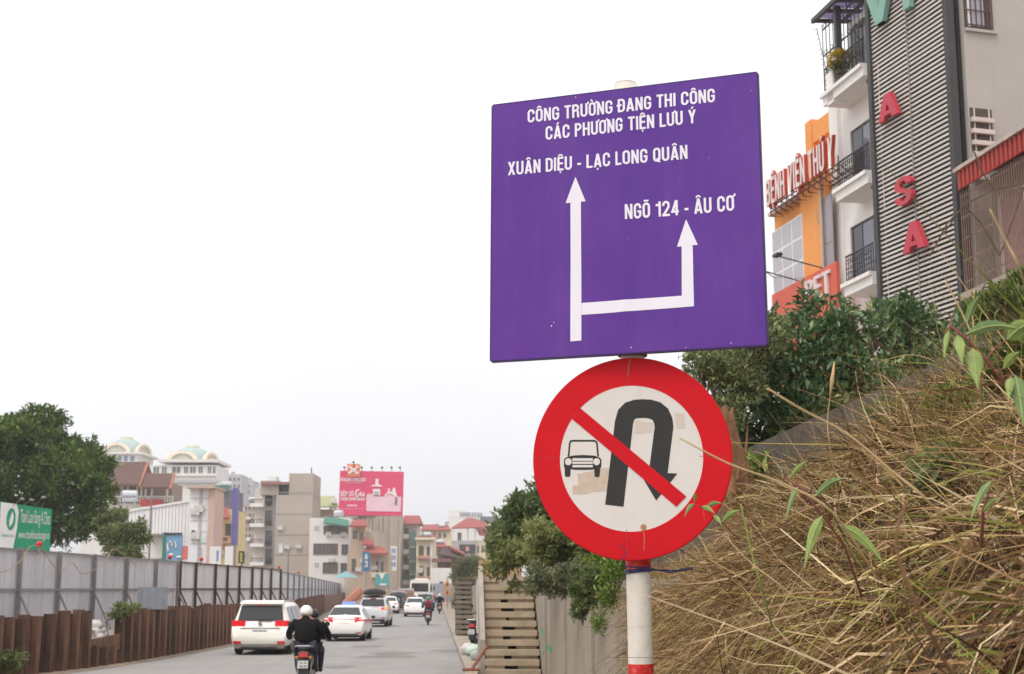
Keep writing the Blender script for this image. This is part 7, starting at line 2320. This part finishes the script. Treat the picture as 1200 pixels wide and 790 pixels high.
# --- the big tree at the left
def ab(px, py, Y, rx, rz, ry=None):
    c = at(px, py, Y)
    return (c, (rx * Y / F, (ry or rx) * Y / F, rz * Y / F))
T0 = 78
tree('broadleaf_tree', 'large dark green tree rising behind the hoarding at the left edge', (at(40, 689, T0).x, T0, 0), (at(45, 600, T0).x, T0, at(45, 625, T0).z),
     [ab(20, 520, T0, 50, 34), ab(48, 495, T0 + 1, 30, 22), ab(10, 575, T0 - 1, 55, 42), ab(68, 560, T0 - 1.5, 50, 45), ab(108, 545, T0, 26, 30), ab(110, 585, T0 - 0.8, 24, 38), ab(75, 610, T0 - 1, 45, 34), ab(-30, 530, T0 + 1, 50, 45), ab(-25, 600, T0, 50, 45), ab(66, 527, T0, 30, 20), ab(30, 618, T0 - 1.2, 45, 28)],
     5600, 9, 0.30, leaf_dark, 1, 0.35, shell=0.62)
tree('shrub_tree', 'olive green scrubby tree right of the large dark tree', (at(145, 689, 72).x, 72, 0), (at(147, 650, 72).x, 72, at(147, 650, 72).z),
     [ab(140, 632, 72, 24, 20), ab(158, 630, 72, 13, 18), ab(128, 615, 73, 14, 14), ab(142, 605, 72.5, 8, 10), ab(150, 650, 71.5, 20, 14)], 1300, 7, 0.22, leaf_olive, 2, 0.14, shell=0.3)

# --- trees on the dyke behind the round sign
D1 = 40
tree('roadside_tree', 'mid green tree above the concrete stairs, left of the round sign', (at(640, 689, D1).x, D1, 2.35), (at(635, 640, D1).x, D1, at(635, 650, D1).z),
     [ab(610, 622, D1, 30, 34), ab(640, 610, D1 + 0.5, 34, 40), ab(632, 577, D1 + 1, 14, 14), ab(590, 640, D1 - 0.5, 22, 24), ab(665, 620, D1, 34, 44), ab(615, 600, D1, 20, 16), ab(690, 600, D1, 26, 40)], 1500, 8, 0.2, leaf_mid, 3, 0.14, shell=0.5)
D2 = 29
tree('overhanging_tree', 'yellowish green tree with drooping branches over the concrete stairs', (low_x(D2) + 0.7, D2, 2.3), (at(672, 640, D2).x, D2, at(672, 650, D2).z),
     [ab(600, 655, D2 + 1, 26, 14), ab(640, 640, D2, 34, 24), ab(675, 645, D2, 30, 30), ab(583, 668, D2 + 1.5, 14, 8), ab(700, 640, D2 - 1, 28, 36), ab(650, 665, D2, 26, 18), ab(605, 690, D2 + 1, 8, 6), ab(625, 620, D2 + 1, 16, 10)], 1100, 8, 0.15, island_mat('leaf_yellowgreen', [(0, (0.096, 0.120, 0.035)), (0.5, (0.240, 0.264, 0.080)), (0.85, (0.384, 0.384, 0.152)), (1, (0.500, 0.496, 0.256))], 0.5, 0.42, 0.4, noise=1.0), 4, 0.07, shell=0.2, wl=0.36)
D3 = 25
tree('grey_shrub', 'grey-green shrub hanging over the low wall beside the graffiti', (low_x(D3) + 0.35, D3, 2.3), (at(660, 680, D3).x, D3, at(660, 684, D3).z),
     [ab(635, 680, D3, 17, 18), ab(655, 685, D3, 20, 16), ab(622, 690, D3 + 0.5, 10, 10), ab(668, 675, D3 - 0.5, 18, 18)], 800, 8, 0.085, leaf_grey, 5, 0.04, 'shrub', shell=0.2)
D4 = 21.5
tree('hanging_creeper', 'dark green creeper hanging down the low wall left of the post', (low_x(D4) - 0.05, D4, 2.3), (at(690, 680, D4).x, D4, at(690, 680, D4).z),
     [ab(688, 695, D4, 16, 22), ab(680, 716, D4 + 0.3, 8, 14), ab(700, 680, D4 - 0.4, 18, 20), ab(716, 665, D4 - 0.8, 16, 16)], 620, 8, 0.09, leaf_mid, 6, 0.03, 'shrub', shell=0.2)
D5 = 17.5
tree('fresh_weeds', 'bright green weeds and creepers beside the white post', (low_x(D5) + 0.1, D5, 2.3), (at(728, 680, D5).x, D5, at(728, 684, D5).z),
     [ab(722, 672, D5, 16, 20), ab(706, 655, D5 + 1, 20, 14), ab(715, 700, D5 + 0.3, 12, 18), ab(735, 655, D5, 14, 12), ab(700, 730, D5 + 2, 9, 16)], 330, 6, 0.085, leaf_fresh, 7, 0.02, 'shrub', shell=0.1, wl=0.28)
tree('feathery_tree', 'pale feathery tree at the roadside beyond the stairs', (at(552, 700, 120).x, 120, 0.1), (at(550, 680, 120).x, 120, at(550, 680, 120).z),
     [ab(545, 665, 120, 18, 9), ab(557, 668, 119, 12, 12), ab(540, 676, 120, 14, 8), ab(552, 658, 121, 12, 6), ab(556, 690, 118, 8, 14)], 900, 7, 0.3, leaf_feather, 8, 0.12, shell=0.1, wl=0.2)
tree('verge_shrub', 'olive shrub on the pavement verge before the warning signs', (at(540, 712, 105).x, 105, 0.1), (at(540, 700, 105).x, 105, at(540, 698, 105).z),
     [ab(541, 697, 105, 9, 16), ab(536, 706, 105, 6, 10), ab(546, 690, 104, 8, 12)], 380, 7, 0.22, leaf_feather, 9, 0.05, 'shrub', shell=0.1)

# --- the dark bush behind the upper wall and the vine by the annex
D6 = 17
tree('dark_bush', 'broad dark green glossy-leaved bush above the wall, right of the purple board', (at(950, 640, D6).x, D6, 3.05), (at(950, 500, D6).x, D6, at(950, 520, D6).z),
     [ab(940, 440, D6, 95, 85, 70), ab(1030, 425, D6 + 0.3, 75, 70, 60), ab(1010, 480, D6 - 0.2, 85, 70, 60), ab(900, 480, D6 + 0.2, 70, 65, 50), ab(1075, 470, D6, 50, 75), ab(960, 385, D6 + 0.4, 50, 36), ab(1050, 378, D6 + 0.3, 48, 28), ab(905, 530, D6 + 0.4, 60, 40), ab(1108, 425, D6 + 0.2, 40, 50), ab(985, 520, D6 - 0.3, 60, 30)],
     2100, 9, 0.115, leaf_bush, 10, 0.1, 'bush', shell=0.5, wl=0.44)
tree('twiggy_bush', 'thin brownish twiggy bush between the round sign and the dark bush', (at(850, 600, 15.5).x, 15.5, 3.05), (at(850, 520, 15.5).x, 15.5, at(850, 520, 15.5).z),
     [ab(835, 430, 15.5, 40, 22), ab(862, 450, 15.8, 44, 40), ab(890, 400, 16, 40, 30), ab(850, 480, 15.5, 34, 26), ab(815, 418, 15.5, 22, 12)], 620, 7, 0.085, island_mat('leaf_twiggy', [(0, (0.068, 0.090, 0.035)), (0.6, (0.193, 0.227, 0.090)), (1, (0.454, 0.454, 0.227))], 0.5, 0.3), 11, 0.05, 'bush', shell=0.1, wl=0.36)
tree('young_shrub', 'bright yellow-green young shrub at the foot of the dark bush', (at(905, 620, 14.2).x, 14.2, 2.7), (at(900, 580, 14.2).x, 14.2, at(900, 580, 14.2).z),
     [ab(905, 552, 14.2, 22, 14), ab(880, 560, 14.2, 16, 22), ab(868, 600, 14, 12, 16), ab(920, 545, 14.2, 10, 10)], 95, 7, 0.13, leaf_fresh, 12, 0.015, 'shrub', shell=0.1, wl=0.4)
tree('fern_vine', 'dark leafy vine below the caged window at the right edge', (at(1170, 420, 24).x, 24, 3.05), (at(1165, 370, 24).x, 24, at(1165, 380, 24).z),
     [ab(1165, 365, 24, 44, 26), ab(1195, 345, 24, 30, 24), ab(1140, 380, 24, 24, 18), ab(1190, 385, 24.5, 30, 26)], 620, 8, 0.16, island_mat('leaf_fern', [(0, (0.040, 0.070, 0.016)), (0.5, (0.109, 0.156, 0.035)), (1, (0.250, 0.312, 0.070))], 0.5, 0.3), 13, 0.05, 'shrub', shell=0.2, wl=0.28)
tree('palm_weed', 'small weed at the foot of the sheet piles at the left corner', (ground(4, 792).x - 0.3, ground(4, 792).y, 0), (ground(4, 792).x - 0.3, ground(4, 792).y, 0.2), [ab(4, 780, 35.5, 20, 12), ab(12, 776, 35.5, 8, 6)], 60, 7, 0.2, leaf_olive, 14, 0.02, 'weed', shell=0.1)
tree('gap_weed', 'green weed growing over the sheet piles beside the white sacks', (-12.0, 43.2, 0.2), (-12.1, 43.2, 1.2), [ab(143, 716, 43.2, 12, 7), ab(136, 722, 43, 6, 6), ab(155, 713, 43.4, 12, 4)], 90, 7, 0.13, leaf_olive, 15, 0.02, 'weed', shell=0.1)
for i, (px, py, Y_, rx, rz, n_, m2, lab) in enumerate(((1150, 470, 6.2, 60, 36, 95, leaf_fresh, 'bright creeper climbing the bank top below the window cage'), (1080, 485, 7.4, 46, 26, 60, leaf_olive, 'olive creeper on the bank top in front of the dark wall'), (1190, 430, 5.4, 40, 44, 70, leaf_fern_m, 'tangled green vine at the right edge of the bank'), (1010, 545, 8.6, 34, 18, 34, leaf_fresh, 'low green creeper where the straw meets the dark wall'), (1120, 560, 4.6, 50, 26, 34, leaf_olive, 'sparse leafy weed in the upper middle of the straw'))):
    tree('bank_creeper', lab, at(px, py + rz + 10, Y_), at(px, py + rz * 0.4, Y_), [ab(px, py, Y_, rx, rz), ab(px - rx * 0.6, py + rz * 0.5, Y_, rx * 0.6, rz * 0.5), ab(px + rx * 0.5, py - rz * 0.4, Y_ + 0.2, rx * 0.5, rz * 0.6)], n_, 6, 0.075, m2, 60 + i, 0.006, 'creeper', shell=0.05, wl=0.42)
# flowers in the rooftop pot
rng = np.random.default_rng(5)
v, f = whorls([((pc.x, pc.y, pc.z + 0.12), (0.42, 0.42, 0.3))], 260, 6, 0.075, rng, 0.75, wl=0.8, out=1.5)
obj('flowers', mesh_np('flowers', v, f), island_mat('yellow_petal', [(0, lin(150, 130, 20)), (1, lin(222, 196, 40))], 0.6, 0.3), pot)
v, f = whorls([((pc.x, pc.y, pc.z - 0.12), (0.3, 0.3, 0.16))], 160, 6, 0.09, rng, 0.3)
obj('leaves', mesh_np('leaves', v, f), leaf_dark, pot)

# --- broken trunk on the ledge behind the round sign
SD = 13.2
rng = np.random.default_rng(21)
sb = at(862, 655, SD)
stump = thing('tree_stump', 'splintered broken tree trunk behind the right edge of the round sign', 'tree stump', (sb.x, SD, 2.4))
path = [(sb.x + 0.0, SD, 2.3)] + [at(px, py, SD) for px, py in ((866, 620), (864, 590), (860, 560), (856, 530), (851, 505), (848, 488))]
m_ = MB()
n = 16
rings = []
for i, (p_, r_) in enumerate(zip(path, (0.17, 0.16, 0.15, 0.145, 0.12, 0.105, 0.1))):
    p_ = Vector(p_)
    ring = []
    for k in range(n):
        a = 2 * math.pi * k / n
        rr_ = r_ * (1 + 0.18 * math.sin(3 * a + i) + rng.uniform(-0.12, 0.12))
        ring.append(p_ + Vector((math.cos(a) * rr_, math.sin(a) * rr_, (rng.uniform(-0.02, 0.1) if i == 6 else 0))))
    rings.append(ring)
obj('trunk', m_.loft(rings), mat('splintered_wood', lin(134, 96, 66), 0.95, var=0.35, scale=9, bump=0.03, fine=30, streak=0.5, streak_col=lin(66, 44, 32)), stump)
for i in range(26):
    a = rng.uniform(0, 6.28)
    c = Vector(path[int(rng.integers(1, 5))]) + Vector((math.cos(a) * 0.14, math.sin(a) * 0.14 - 0.03, rng.uniform(-0.1, 0.1)))
    obj('splinter', MB().tube([c, c + Vector((rng.uniform(-0.05, 0.09), rng.uniform(-0.06, 0.02), rng.uniform(0.08, 0.26)))], [0.022, 0.003], 4), MATS['splintered_wood'], stump)

# --- dry grass over the bank
GY = np.linspace(0.4, 26, 129)
GT = np.linspace(0, 1, 25)
GRID = np.array([[tuple(bank_pt(Y, t)) for t in GT] for Y in GY])
def bank_np(Y, t):
    fy = np.clip((Y - 0.4) / 25.6 * 128, 0, 127.999)
    ft = np.clip(t * 24, 0, 23.999)
    iy, it = fy.astype(int), ft.astype(int)
    a, b = (fy - iy)[:, None], (ft - it)[:, None]
    p = (GRID[iy, it] * (1 - a) + GRID[iy + 1, it] * a) * (1 - b) + (GRID[iy, it + 1] * (1 - a) + GRID[iy + 1, it + 1] * a) * b
    du = GRID[iy + 1, it] - GRID[iy, it]
    dt_ = GRID[iy, it + 1] - GRID[iy, it]
    nrm_ = np.cross(dt_, du)
    nrm_ /= np.linalg.norm(nrm_, axis=1, keepdims=True) + 1e-9
    s = np.sign(nrm_[:, 2:3] * 0.5 - nrm_[:, 0:1])
    s[s == 0] = 1
    dt_ /= np.linalg.norm(dt_, axis=1, keepdims=True) + 1e-9
    return p, nrm_ * s, dt_
def wob(P_, k, ph):
    """smooth field over the bank, -1..1"""
    return np.sin(P_[:, 0] * k * 1.3 + P_[:, 1] * k + ph) * np.sin(P_[:, 2] * k * 1.7 - P_[:, 1] * k * 0.6 + ph * 1.7)
def blades(n, rng, y_rng, t_rng, length, width, lift=(0.1, 0.5), down=0.8, along=0.5, droop=0.5, seg=4, root_out=0.05, swirl=0.9, chaos=0.55, curl_=0.3):
    Y = y_rng[0] + (y_rng[1] - y_rng[0]) * rng.random(n)
    t = t_rng[0] + (t_rng[1] - t_rng[0]) * rng.random(n)
    p, nr_, dn = bank_np(Y, t)
    tuft = wob(p, 5.0, 0.4) * 0.6 + wob(p, 11.0, 2.0) * 0.4
    p = p + nr_ * (rng.uniform(-0.03, root_out, n) + 0.14 * tuft)[:, None]
    al = np.cross(nr_, dn)
    d = nr_ * rng.uniform(lift[0], lift[1], (n, 1)) + dn * (rng.uniform(-0.2, 1.0, n) * down + 0.4 * wob(p, 3.1, 5.0))[:, None] + al * (swirl * (wob(p, 2.3, 1.0) + 0.7 * wob(p, 6.1, 3.3)) + rng.normal(0, along, n))[:, None] + rng.normal(0, chaos, (n, 3))
    d /= np.linalg.norm(d, axis=1, keepdims=True)
    L_ = (length[0] + (length[1] - length[0]) * rng.random(n) ** 1.6)[:, None]
    W_ = (width[0] + (width[1] - width[0]) * rng.random(n) ** 2)[:, None]
    side = np.cross(d, rng.normal(0, 1, (n, 3)))
    side /= np.linalg.norm(side, axis=1, keepdims=True) + 1e-9
    g = np.array([0, 0, -1.0]) * rng.uniform(0.1, 1, (n, 1)) * droop
    curl = rng.normal(0, curl_, (n, 3))
    kink = rng.normal(0, 0.12, (n, seg + 1, 3)) * (rng.random((n, 1, 1)) < 0.35)
    vs_ = []
    for k in range(seg + 1):
        s = k / seg
        q = p + d * L_ * s + (g + curl) * L_ * s * s + kink[:, k] * L_ * min(1, s * 2)
        w = W_ * (0.55 + 0.45 * math.sin(math.pi * min(1, s + 0.25))) * (1 - s * 0.85)
        vs_ += [q - side * w / 2, q + side * w / 2]
    v = np.stack(vs_, axis=1).reshape(-1, 3)
    base = np.arange(n)[:, None] * (2 * (seg + 1))
    f = np.concatenate([base + np.array([[2 * k, 2 * k + 1, 2 * k + 3, 2 * k + 2]]) for k in range(seg)], axis=1).reshape(-1, 4)
    return v, f
straw = island_mat('straw', [(0, lin(64, 43, 29)), (0.24, lin(106, 76, 50)), (0.48, lin(150, 114, 74)), (0.7, lin(192, 157, 110)), (0.84, lin(230, 206, 164)), (0.91, lin(180, 162, 86)), (1, lin(134, 140, 62))], 0.7, 0.12, 0.25)
straw_dk = island_mat('straw_under', [(0, lin(44, 31, 22)), (0.5, lin(84, 62, 42)), (1, lin(132, 104, 70))], 0.8, 0.2, 0.2)  # dead straw, darkened further so gaps between blades read as shade
green_blade = island_mat('green_blade', [(0, lin(98, 116, 44)), (0.5, lin(138, 152, 66)), (1, lin(178, 182, 92))], 0.55, 0.35, 0.3)
rng = np.random.default_rng(99)
def stuff(name, label, parts, m_):
    V_, F_, o = [], [], 0
    for v, f in parts:
        V_.append(v)
        F_.append(f + o)
        o += len(v)
    return tag(obj(name, mesh_np(name, np.concatenate(V_), np.concatenate(F_)), m_), label, 'grass', kind='stuff')
def tufts(n_t, per, rng, y_rng, t_rng, length, width, up=0.5, spread=0.7, droop=0.6, seg=5):
    """rooted clumps: blades fan out of one crown and fall over"""
    Y = y_rng[0] + (y_rng[1] - y_rng[0]) * rng.random(n_t)
    t = t_rng[0] + (t_rng[1] - t_rng[0]) * rng.random(n_t)
    p, nr_, dn = bank_np(Y, t)
    size = rng.uniform(0.6, 1.3, n_t)
    ax = nr_ * up + dn * rng.uniform(-0.1, 0.7, (n_t, 1)) + rng.normal(0, 0.35, (n_t, 3))
    P_, A_, S_ = (np.repeat(q, per, axis=0) for q in (p, ax, size))
    n = n_t * per
    d = A_ + rng.normal(0, spread, (n, 3))
    d /= np.linalg.norm(d, axis=1, keepdims=True)
    P_ = P_ + rng.normal(0, 0.025, (n, 3))
    L_ = ((length[0] + (length[1] - length[0]) * rng.random(n)) * S_)[:, None]
    W_ = (width[0] + (width[1] - width[0]) * rng.random(n) ** 1.5)[:, None]
    side = np.cross(d, rng.normal(0, 1, (n, 3)))
    side /= np.linalg.norm(side, axis=1, keepdims=True) + 1e-9
    g = np.array([0, 0, -1.0]) * rng.uniform(0.2, 1.1, (n, 1)) * droop + rng.normal(0, 0.18, (n, 3))
    brk = rng.random((n, 1)) < 0.3                       # snapped blades hang from the break
    vs_ = []
    for k in range(seg + 1):
        s = k / seg
        q = P_ + d * L_ * s + g * L_ * s * s
        q = q + np.where(brk & (s > 0.55), 1.0, 0.0) * np.array([0, 0, -1.0]) * L_ * (s - 0.55) * 1.1
        w = W_ * (0.6 + 0.4 * math.sin(math.pi * min(1, s + 0.2))) * (1 - s * 0.8)
        vs_ += [q - side * w / 2, q + side * w / 2]
    v = np.stack(vs_, axis=1).reshape(-1, 3)
    base = np.arange(n)[:, None] * (2 * (seg + 1))
    f = np.concatenate([base + np.array([[2 * k, 2 * k + 1, 2 * k + 3, 2 * k + 2]]) for k in range(seg)], axis=1).reshape(-1, 4)
    return v, f
stuff('dry_grass', 'matted dry straw-coloured grass covering the bank', [
    blades(4200, rng, (0.9, 4.5), (0.0, 0.95), (0.12, 0.5), (0.003, 0.007), (0.0, 0.7), 0.6, 0.5, 0.3, root_out=0.1),
    blades(1700, rng, (0.9, 5.0), (0.0, 0.95), (0.2, 0.6), (0.008, 0.015), (0.0, 0.6), 0.6, 0.6, 0.3, 6, root_out=0.12),
    blades(7000, rng, (4.0, 9.5), (0.0, 0.95), (0.15, 0.6), (0.003, 0.009), (0.0, 0.7), 0.7, 0.5, 0.45, root_out=0.1),
    blades(2200, rng, (4.0, 9.5), (0.0, 0.95), (0.2, 0.6), (0.008, 0.015), (0.0, 0.7), 0.7, 0.5, 0.45, 6, root_out=0.12),
    blades(11000, rng, (8.5, 16), (0.0, 0.95), (0.15, 0.6), (0.004, 0.012), (0.0, 0.6), 0.8, 0.4, 0.6, root_out=0.1),
    blades(4200, rng, (15, 22), (0.0, 0.62), (0.2, 0.55), (0.005, 0.013), (0.0, 0.6), 0.9, 0.4, 0.7, root_out=0.08),
    tufts(190, 24, rng, (1.2, 5), (0.0, 0.85), (0.15, 0.5), (0.004, 0.013)),
    tufts(380, 22, rng, (4.5, 10), (0.0, 0.85), (0.2, 0.55), (0.004, 0.012)),
    tufts(380, 20, rng, (9, 16.5), (0.0, 0.85), (0.2, 0.6), (0.005, 0.012), droop=0.9)], straw)
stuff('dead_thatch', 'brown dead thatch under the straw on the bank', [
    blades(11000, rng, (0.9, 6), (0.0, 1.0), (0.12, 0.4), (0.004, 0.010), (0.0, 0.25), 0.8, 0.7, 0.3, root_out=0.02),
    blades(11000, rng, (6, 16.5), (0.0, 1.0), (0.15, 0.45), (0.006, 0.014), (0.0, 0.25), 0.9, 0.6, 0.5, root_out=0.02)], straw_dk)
stuff('standing_straw', 'loose standing straw and seed stalks along the top of the bank', [
    blades(900, rng, (3.5, 10), (0.0, 0.35), (0.25, 0.8), (0.0022, 0.0045), (0.8, 1.3), 0.15, 0.4, 0.12, 6, chaos=0.35, curl_=0.15),
    blades(900, rng, (7, 16), (0.0, 0.2), (0.25, 0.7), (0.003, 0.006), (0.8, 1.3), 0.1, 0.4, 0.12, 6, chaos=0.35, curl_=0.15),
    blades(500, rng, (8, 20), (0.0, 0.5), (0.2, 0.6), (0.003, 0.006), (0.8, 1.3), 0.15, 0.4, 0.2, 6, chaos=0.35, curl_=0.15)], straw)
stuff('green_grass', 'sparse green grass blades growing through the straw', [
    blades(650, rng, (4.5, 12), (0.0, 0.25), (0.25, 0.65), (0.005, 0.012), (0.7, 1.2), 0.2, 0.4, 0.2, 6, chaos=0.4),
    blades(700, rng, (1.5, 6), (0.0, 0.85), (0.15, 0.45), (0.004, 0.010), (0.5, 1.1), 0.3, 0.4, 0.25, 6),
    blades(1900, rng, (7, 24), (0.0, 0.7), (0.12, 0.35), (0.004, 0.009), (0.5, 1.1), 0.5, 0.4, 0.4, 5)], green_blade)

# --- single stalks and leafy weeds close to the camera, each from its own root on the bank
def leaf_shape(b, tip, wid, bend=0.12):
    """one lance-shaped leaf from base to tip, cupped along the midrib"""
    b, tip = Vector(b), Vector(tip)
    d = tip - b
    view = (b - Vector((0, 0, CAM_H))).normalized()
    s = d.cross(view).normalized()
    n_ = s.cross(d).normalized()
    m_ = MB()
    N_ = 7
    vs_ = []
    for k in range(N_ + 1):
        q = k / N_
        w = wid * (math.sin(math.pi * min(1, q ** 0.7)) ** 1.25 * 0.42 + 0.015)
        c = b + d * q + Vector((0, 0, 1)) * d.length * bend * math.sin(math.pi * q)
        vs_ += [c - s * w + n_ * w * 0.35, c, c + s * w + n_ * w * 0.35]
    m_.add(vs_, [(3 * k + a, 3 * k + a + 1, 3 * k + a + 4, 3 * k + a + 3) for k in range(N_) for a in (0, 1)])
    return m_
leaf_near = mat('weed_leaf', lin(128, 148, 74), 0.55, var=0.3, scale=40, dirt=0.25, dirt_col=lin(170, 176, 96))
leaf_near2 = mat('weed_leaf_dark', lin(108, 132, 78), 0.55, var=0.3, scale=40, dirt=0.3, dirt_col=lin(150, 160, 90))
red_stem = mat('red_stem', lin(134, 74, 66), 0.6, var=0.15, scale=20)
def weed(name, label, d, stem, leaves, r=0.0022, stem_m=red_stem):
    q = [at(px, py, d + dd) for px, py, dd in stem]
    t = thing(name, label, 'weed', q[0])
    obj('stem', MB().tube(q, [r * 1.3] + [r] * (len(q) - 2) + [r * 0.6], 6), stem_m, t, smooth=True)
    for i, (bx_, by_, tx, ty, w) in enumerate(leaves):
        A_, B_ = at(bx_, by_, d), at(tx, ty, d - 0.02)
        lf = obj('leaf', leaf_shape(A_, B_, w * 0.85 * d / F), leaf_near if i % 3 else leaf_near2, t, smooth=True)
        rib_ = [A_.lerp(B_, k_) + Vector((0, -0.0006, (B_ - A_).length * 0.12 * math.sin(math.pi * k_))) for k_ in np.linspace(0, 0.96, 8)]
        obj('midrib', MB().tube(rib_, [w * d / F * 0.022 + 0.0003] * 7 + [0.0002], 4), mat('leaf_rib', lin(170, 180, 112), 0.6), lf)
        fine_ = smooth_path(q, 8)
        near_ = min(fine_, key=lambda p_: (p_ - A_).length)
        obj('leaf_stalk', MB().tube([near_, (near_ + A_) / 2 + Vector((0, 0, 0.003)), A_], r * 0.5, 4), stem_m, t)
    return t
weed('leafy_weed', 'red-stemmed weed with broad pale green leaves at the right edge', 2.1, [(1215, 520, 0.1), (1188, 465, 0.03), (1158, 425, 0.0), (1136, 400, 0.0), (1112, 380, 0.0)],
     [(1132, 392, 1196, 386, 20), (1122, 393, 1128, 428, 17), (1140, 408, 1146, 456, 26), (1133, 378, 1148, 346, 14), (1112, 388, 1106, 422, 9), (1176, 432, 1196, 412, 16), (1190, 440, 1200, 500, 26), (1180, 398, 1215, 378, 30), (1185, 442, 1182, 470, 14)])
weed('leafy_weed', 'green-leaved weed with red stem in the middle of the straw', 2.6, [(1010, 700, 0.1), (990, 640, 0.05), (965, 605, 0.0), (938, 572, 0.0), (920, 560, 0)],
     [(955, 582, 992, 560, 12), (964, 604, 942, 669, 17), (984, 615, 1038, 664, 17), (936, 570, 920, 612, 8), (925, 562, 948, 540, 8)])
weed('leafy_weed', 'small sprig with narrow leaves before the lower right of the round sign', 4.3, [(866, 632, 0.4), (845, 612, 0.1), (828, 598, 0.0), (812, 590, 0)],
     [(813, 590, 802, 606, 7), (814, 588, 816, 578, 6), (822, 594, 838, 602, 8), (828, 594, 846, 590, 8), (846, 612, 868, 598, 10), (836, 604, 846, 616, 7)], 0.0016)
weed('leafy_weed', 'single broad green blade at the right of the straw', 2.0, [(1150, 640, 0.1), (1152, 600, 0), (1161, 568, 0)], [(1162, 564, 1137, 612, 12), (1152, 600, 1172, 584, 8)])
def stalk(label, d, pts, r, m_=None, seed_head=False):
    q = [at(px, py, d + dd) for px, py, dd in pts]
    m2 = m_ or mat('stalk_straw', lin(190, 160, 112), 0.7, var=0.2, scale=20)
    t = thing('grass_stalk', label, 'grass stalk', q[0])
    n_ = len(q)
    obj('stem', MB().tube(smooth_path(q, 4), [r * 0.62 * (1 - 0.5 * k / (4 * n_)) for k in range(4 * (n_ - 1) + 1)], 6), m2, t, smooth=True)
    if seed_head:
        e = q[-1]
        dv = (q[-1] - q[-2]).normalized()
        obj('seed_head', MB().tube([e - dv * 0.02, e + dv * 0.02, e + dv * 0.06], [r * 0.8, r * 2.2, r * 0.5], 6), m2, t, smooth=True)
    return t
stalk('long blurred straw stalk reaching across the right rim of the round sign', 2.2, [(1030, 680, 0.1), (975, 600, 0.0), (915, 566, 0.0), (853, 543, 0), (796, 513, 0.0)], 0.0032)
stalk('arching straw stalk above the middle of the bank', 1.8, [(1135, 650, 0.1), (1090, 590, 0.0), (1045, 552, 0.0), (992, 508, 0), (940, 480, 0.0), (899, 455, 0)], 0.003)
stalk('upright stalk with seed head before the dark bush', 3.0, [(985, 600, 0.1), (972, 520, 0.0), (970, 490, 0.0), (974, 456, 0)], 0.0022, seed_head=True)
stalk('pale stalk leaning left at the top right', 2.2, [(1150, 470, 0.1), (1140, 400, 0), (1128, 368, 0.0), (1108, 330, 0)], 0.0026)
stalk('second pale stalk crossing the red-stemmed weed', 2.3, [(1152, 480, 0.1), (1143, 400, 0), (1140, 372, 0.0), (1142, 340, 0)], 0.002)
stalk('blurred pale stalk in front of the window cage', 1.5, [(1215, 380, 0.1), (1195, 315, 0), (1180, 285, 0.0), (1160, 245, 0)], 0.0022)
stalk('straw stalk curving left over the wall', 3.4, [(1075, 480, 0.2), (1100, 432, 0), (1070, 416, 0.0), (1030, 424, 0)], 0.0022)
stalk('low straw stalk crossing before the post foot', 2.6, [(985, 770, 0.1), (930, 700, 0.0), (880, 660, 0.0), (850, 628, 0)], 0.0028)
stalk('long green stalk at the left of the near straw', 3.2, [(905, 735, 0.1), (893, 690, 0.0), (880, 645, 0.0), (868, 590, 0)], 0.004, mat('stalk_green', lin(134, 146, 70), 0.6, var=0.2, scale=12))
stalk('brown straw stalk rising to the right corner', 1.3, [(1120, 800, 0.05), (1080, 720, 0.0), (1050, 640, 0.0), (1062, 590, 0)], 0.0035, mat('stalk_brown', lin(122, 88, 58), 0.8, var=0.2, scale=15))
# twigs in front of the window cage
tw = thing('bare_branch', 'thin bare branches in front of the window cage', 'branch', at(1150, 330, 22))
for pts in ([(1105, 275), (1130, 240), (1165, 222), (1215, 212)], [(1130, 240), (1150, 262), (1172, 300)], [(1165, 222), (1150, 200), (1142, 178)], [(1090, 300), (1110, 262), (1135, 236)], [(1172, 300), (1190, 250), (1205, 205)]):
    obj('twig', MB().tube([at(x, y, 22) for x, y in pts], 0.013, 5), mat('twig', lin(86, 72, 60), 0.9), tw)

# ------------------------------------------------------------------ the air
hz = obj('haze', MB().box(-1502, 1502, -62, 2602, -1.6, 52), None)
tag(hz, kind='stuff')
m, N, L = nodes_of('haze_air')
N.remove(N['Principled BSDF'])
pv = N.new('ShaderNodeVolumePrincipled')
pv.inputs['Color'].default_value = (1.0, 0.99, 1.0, 1)
pv.inputs['Density'].default_value = 0.0005
pv.inputs['Anisotropy'].default_value = 0.2
L.new(pv.outputs[0], N['Material Output'].inputs['Volume'])
hz.data.materials.append(m)
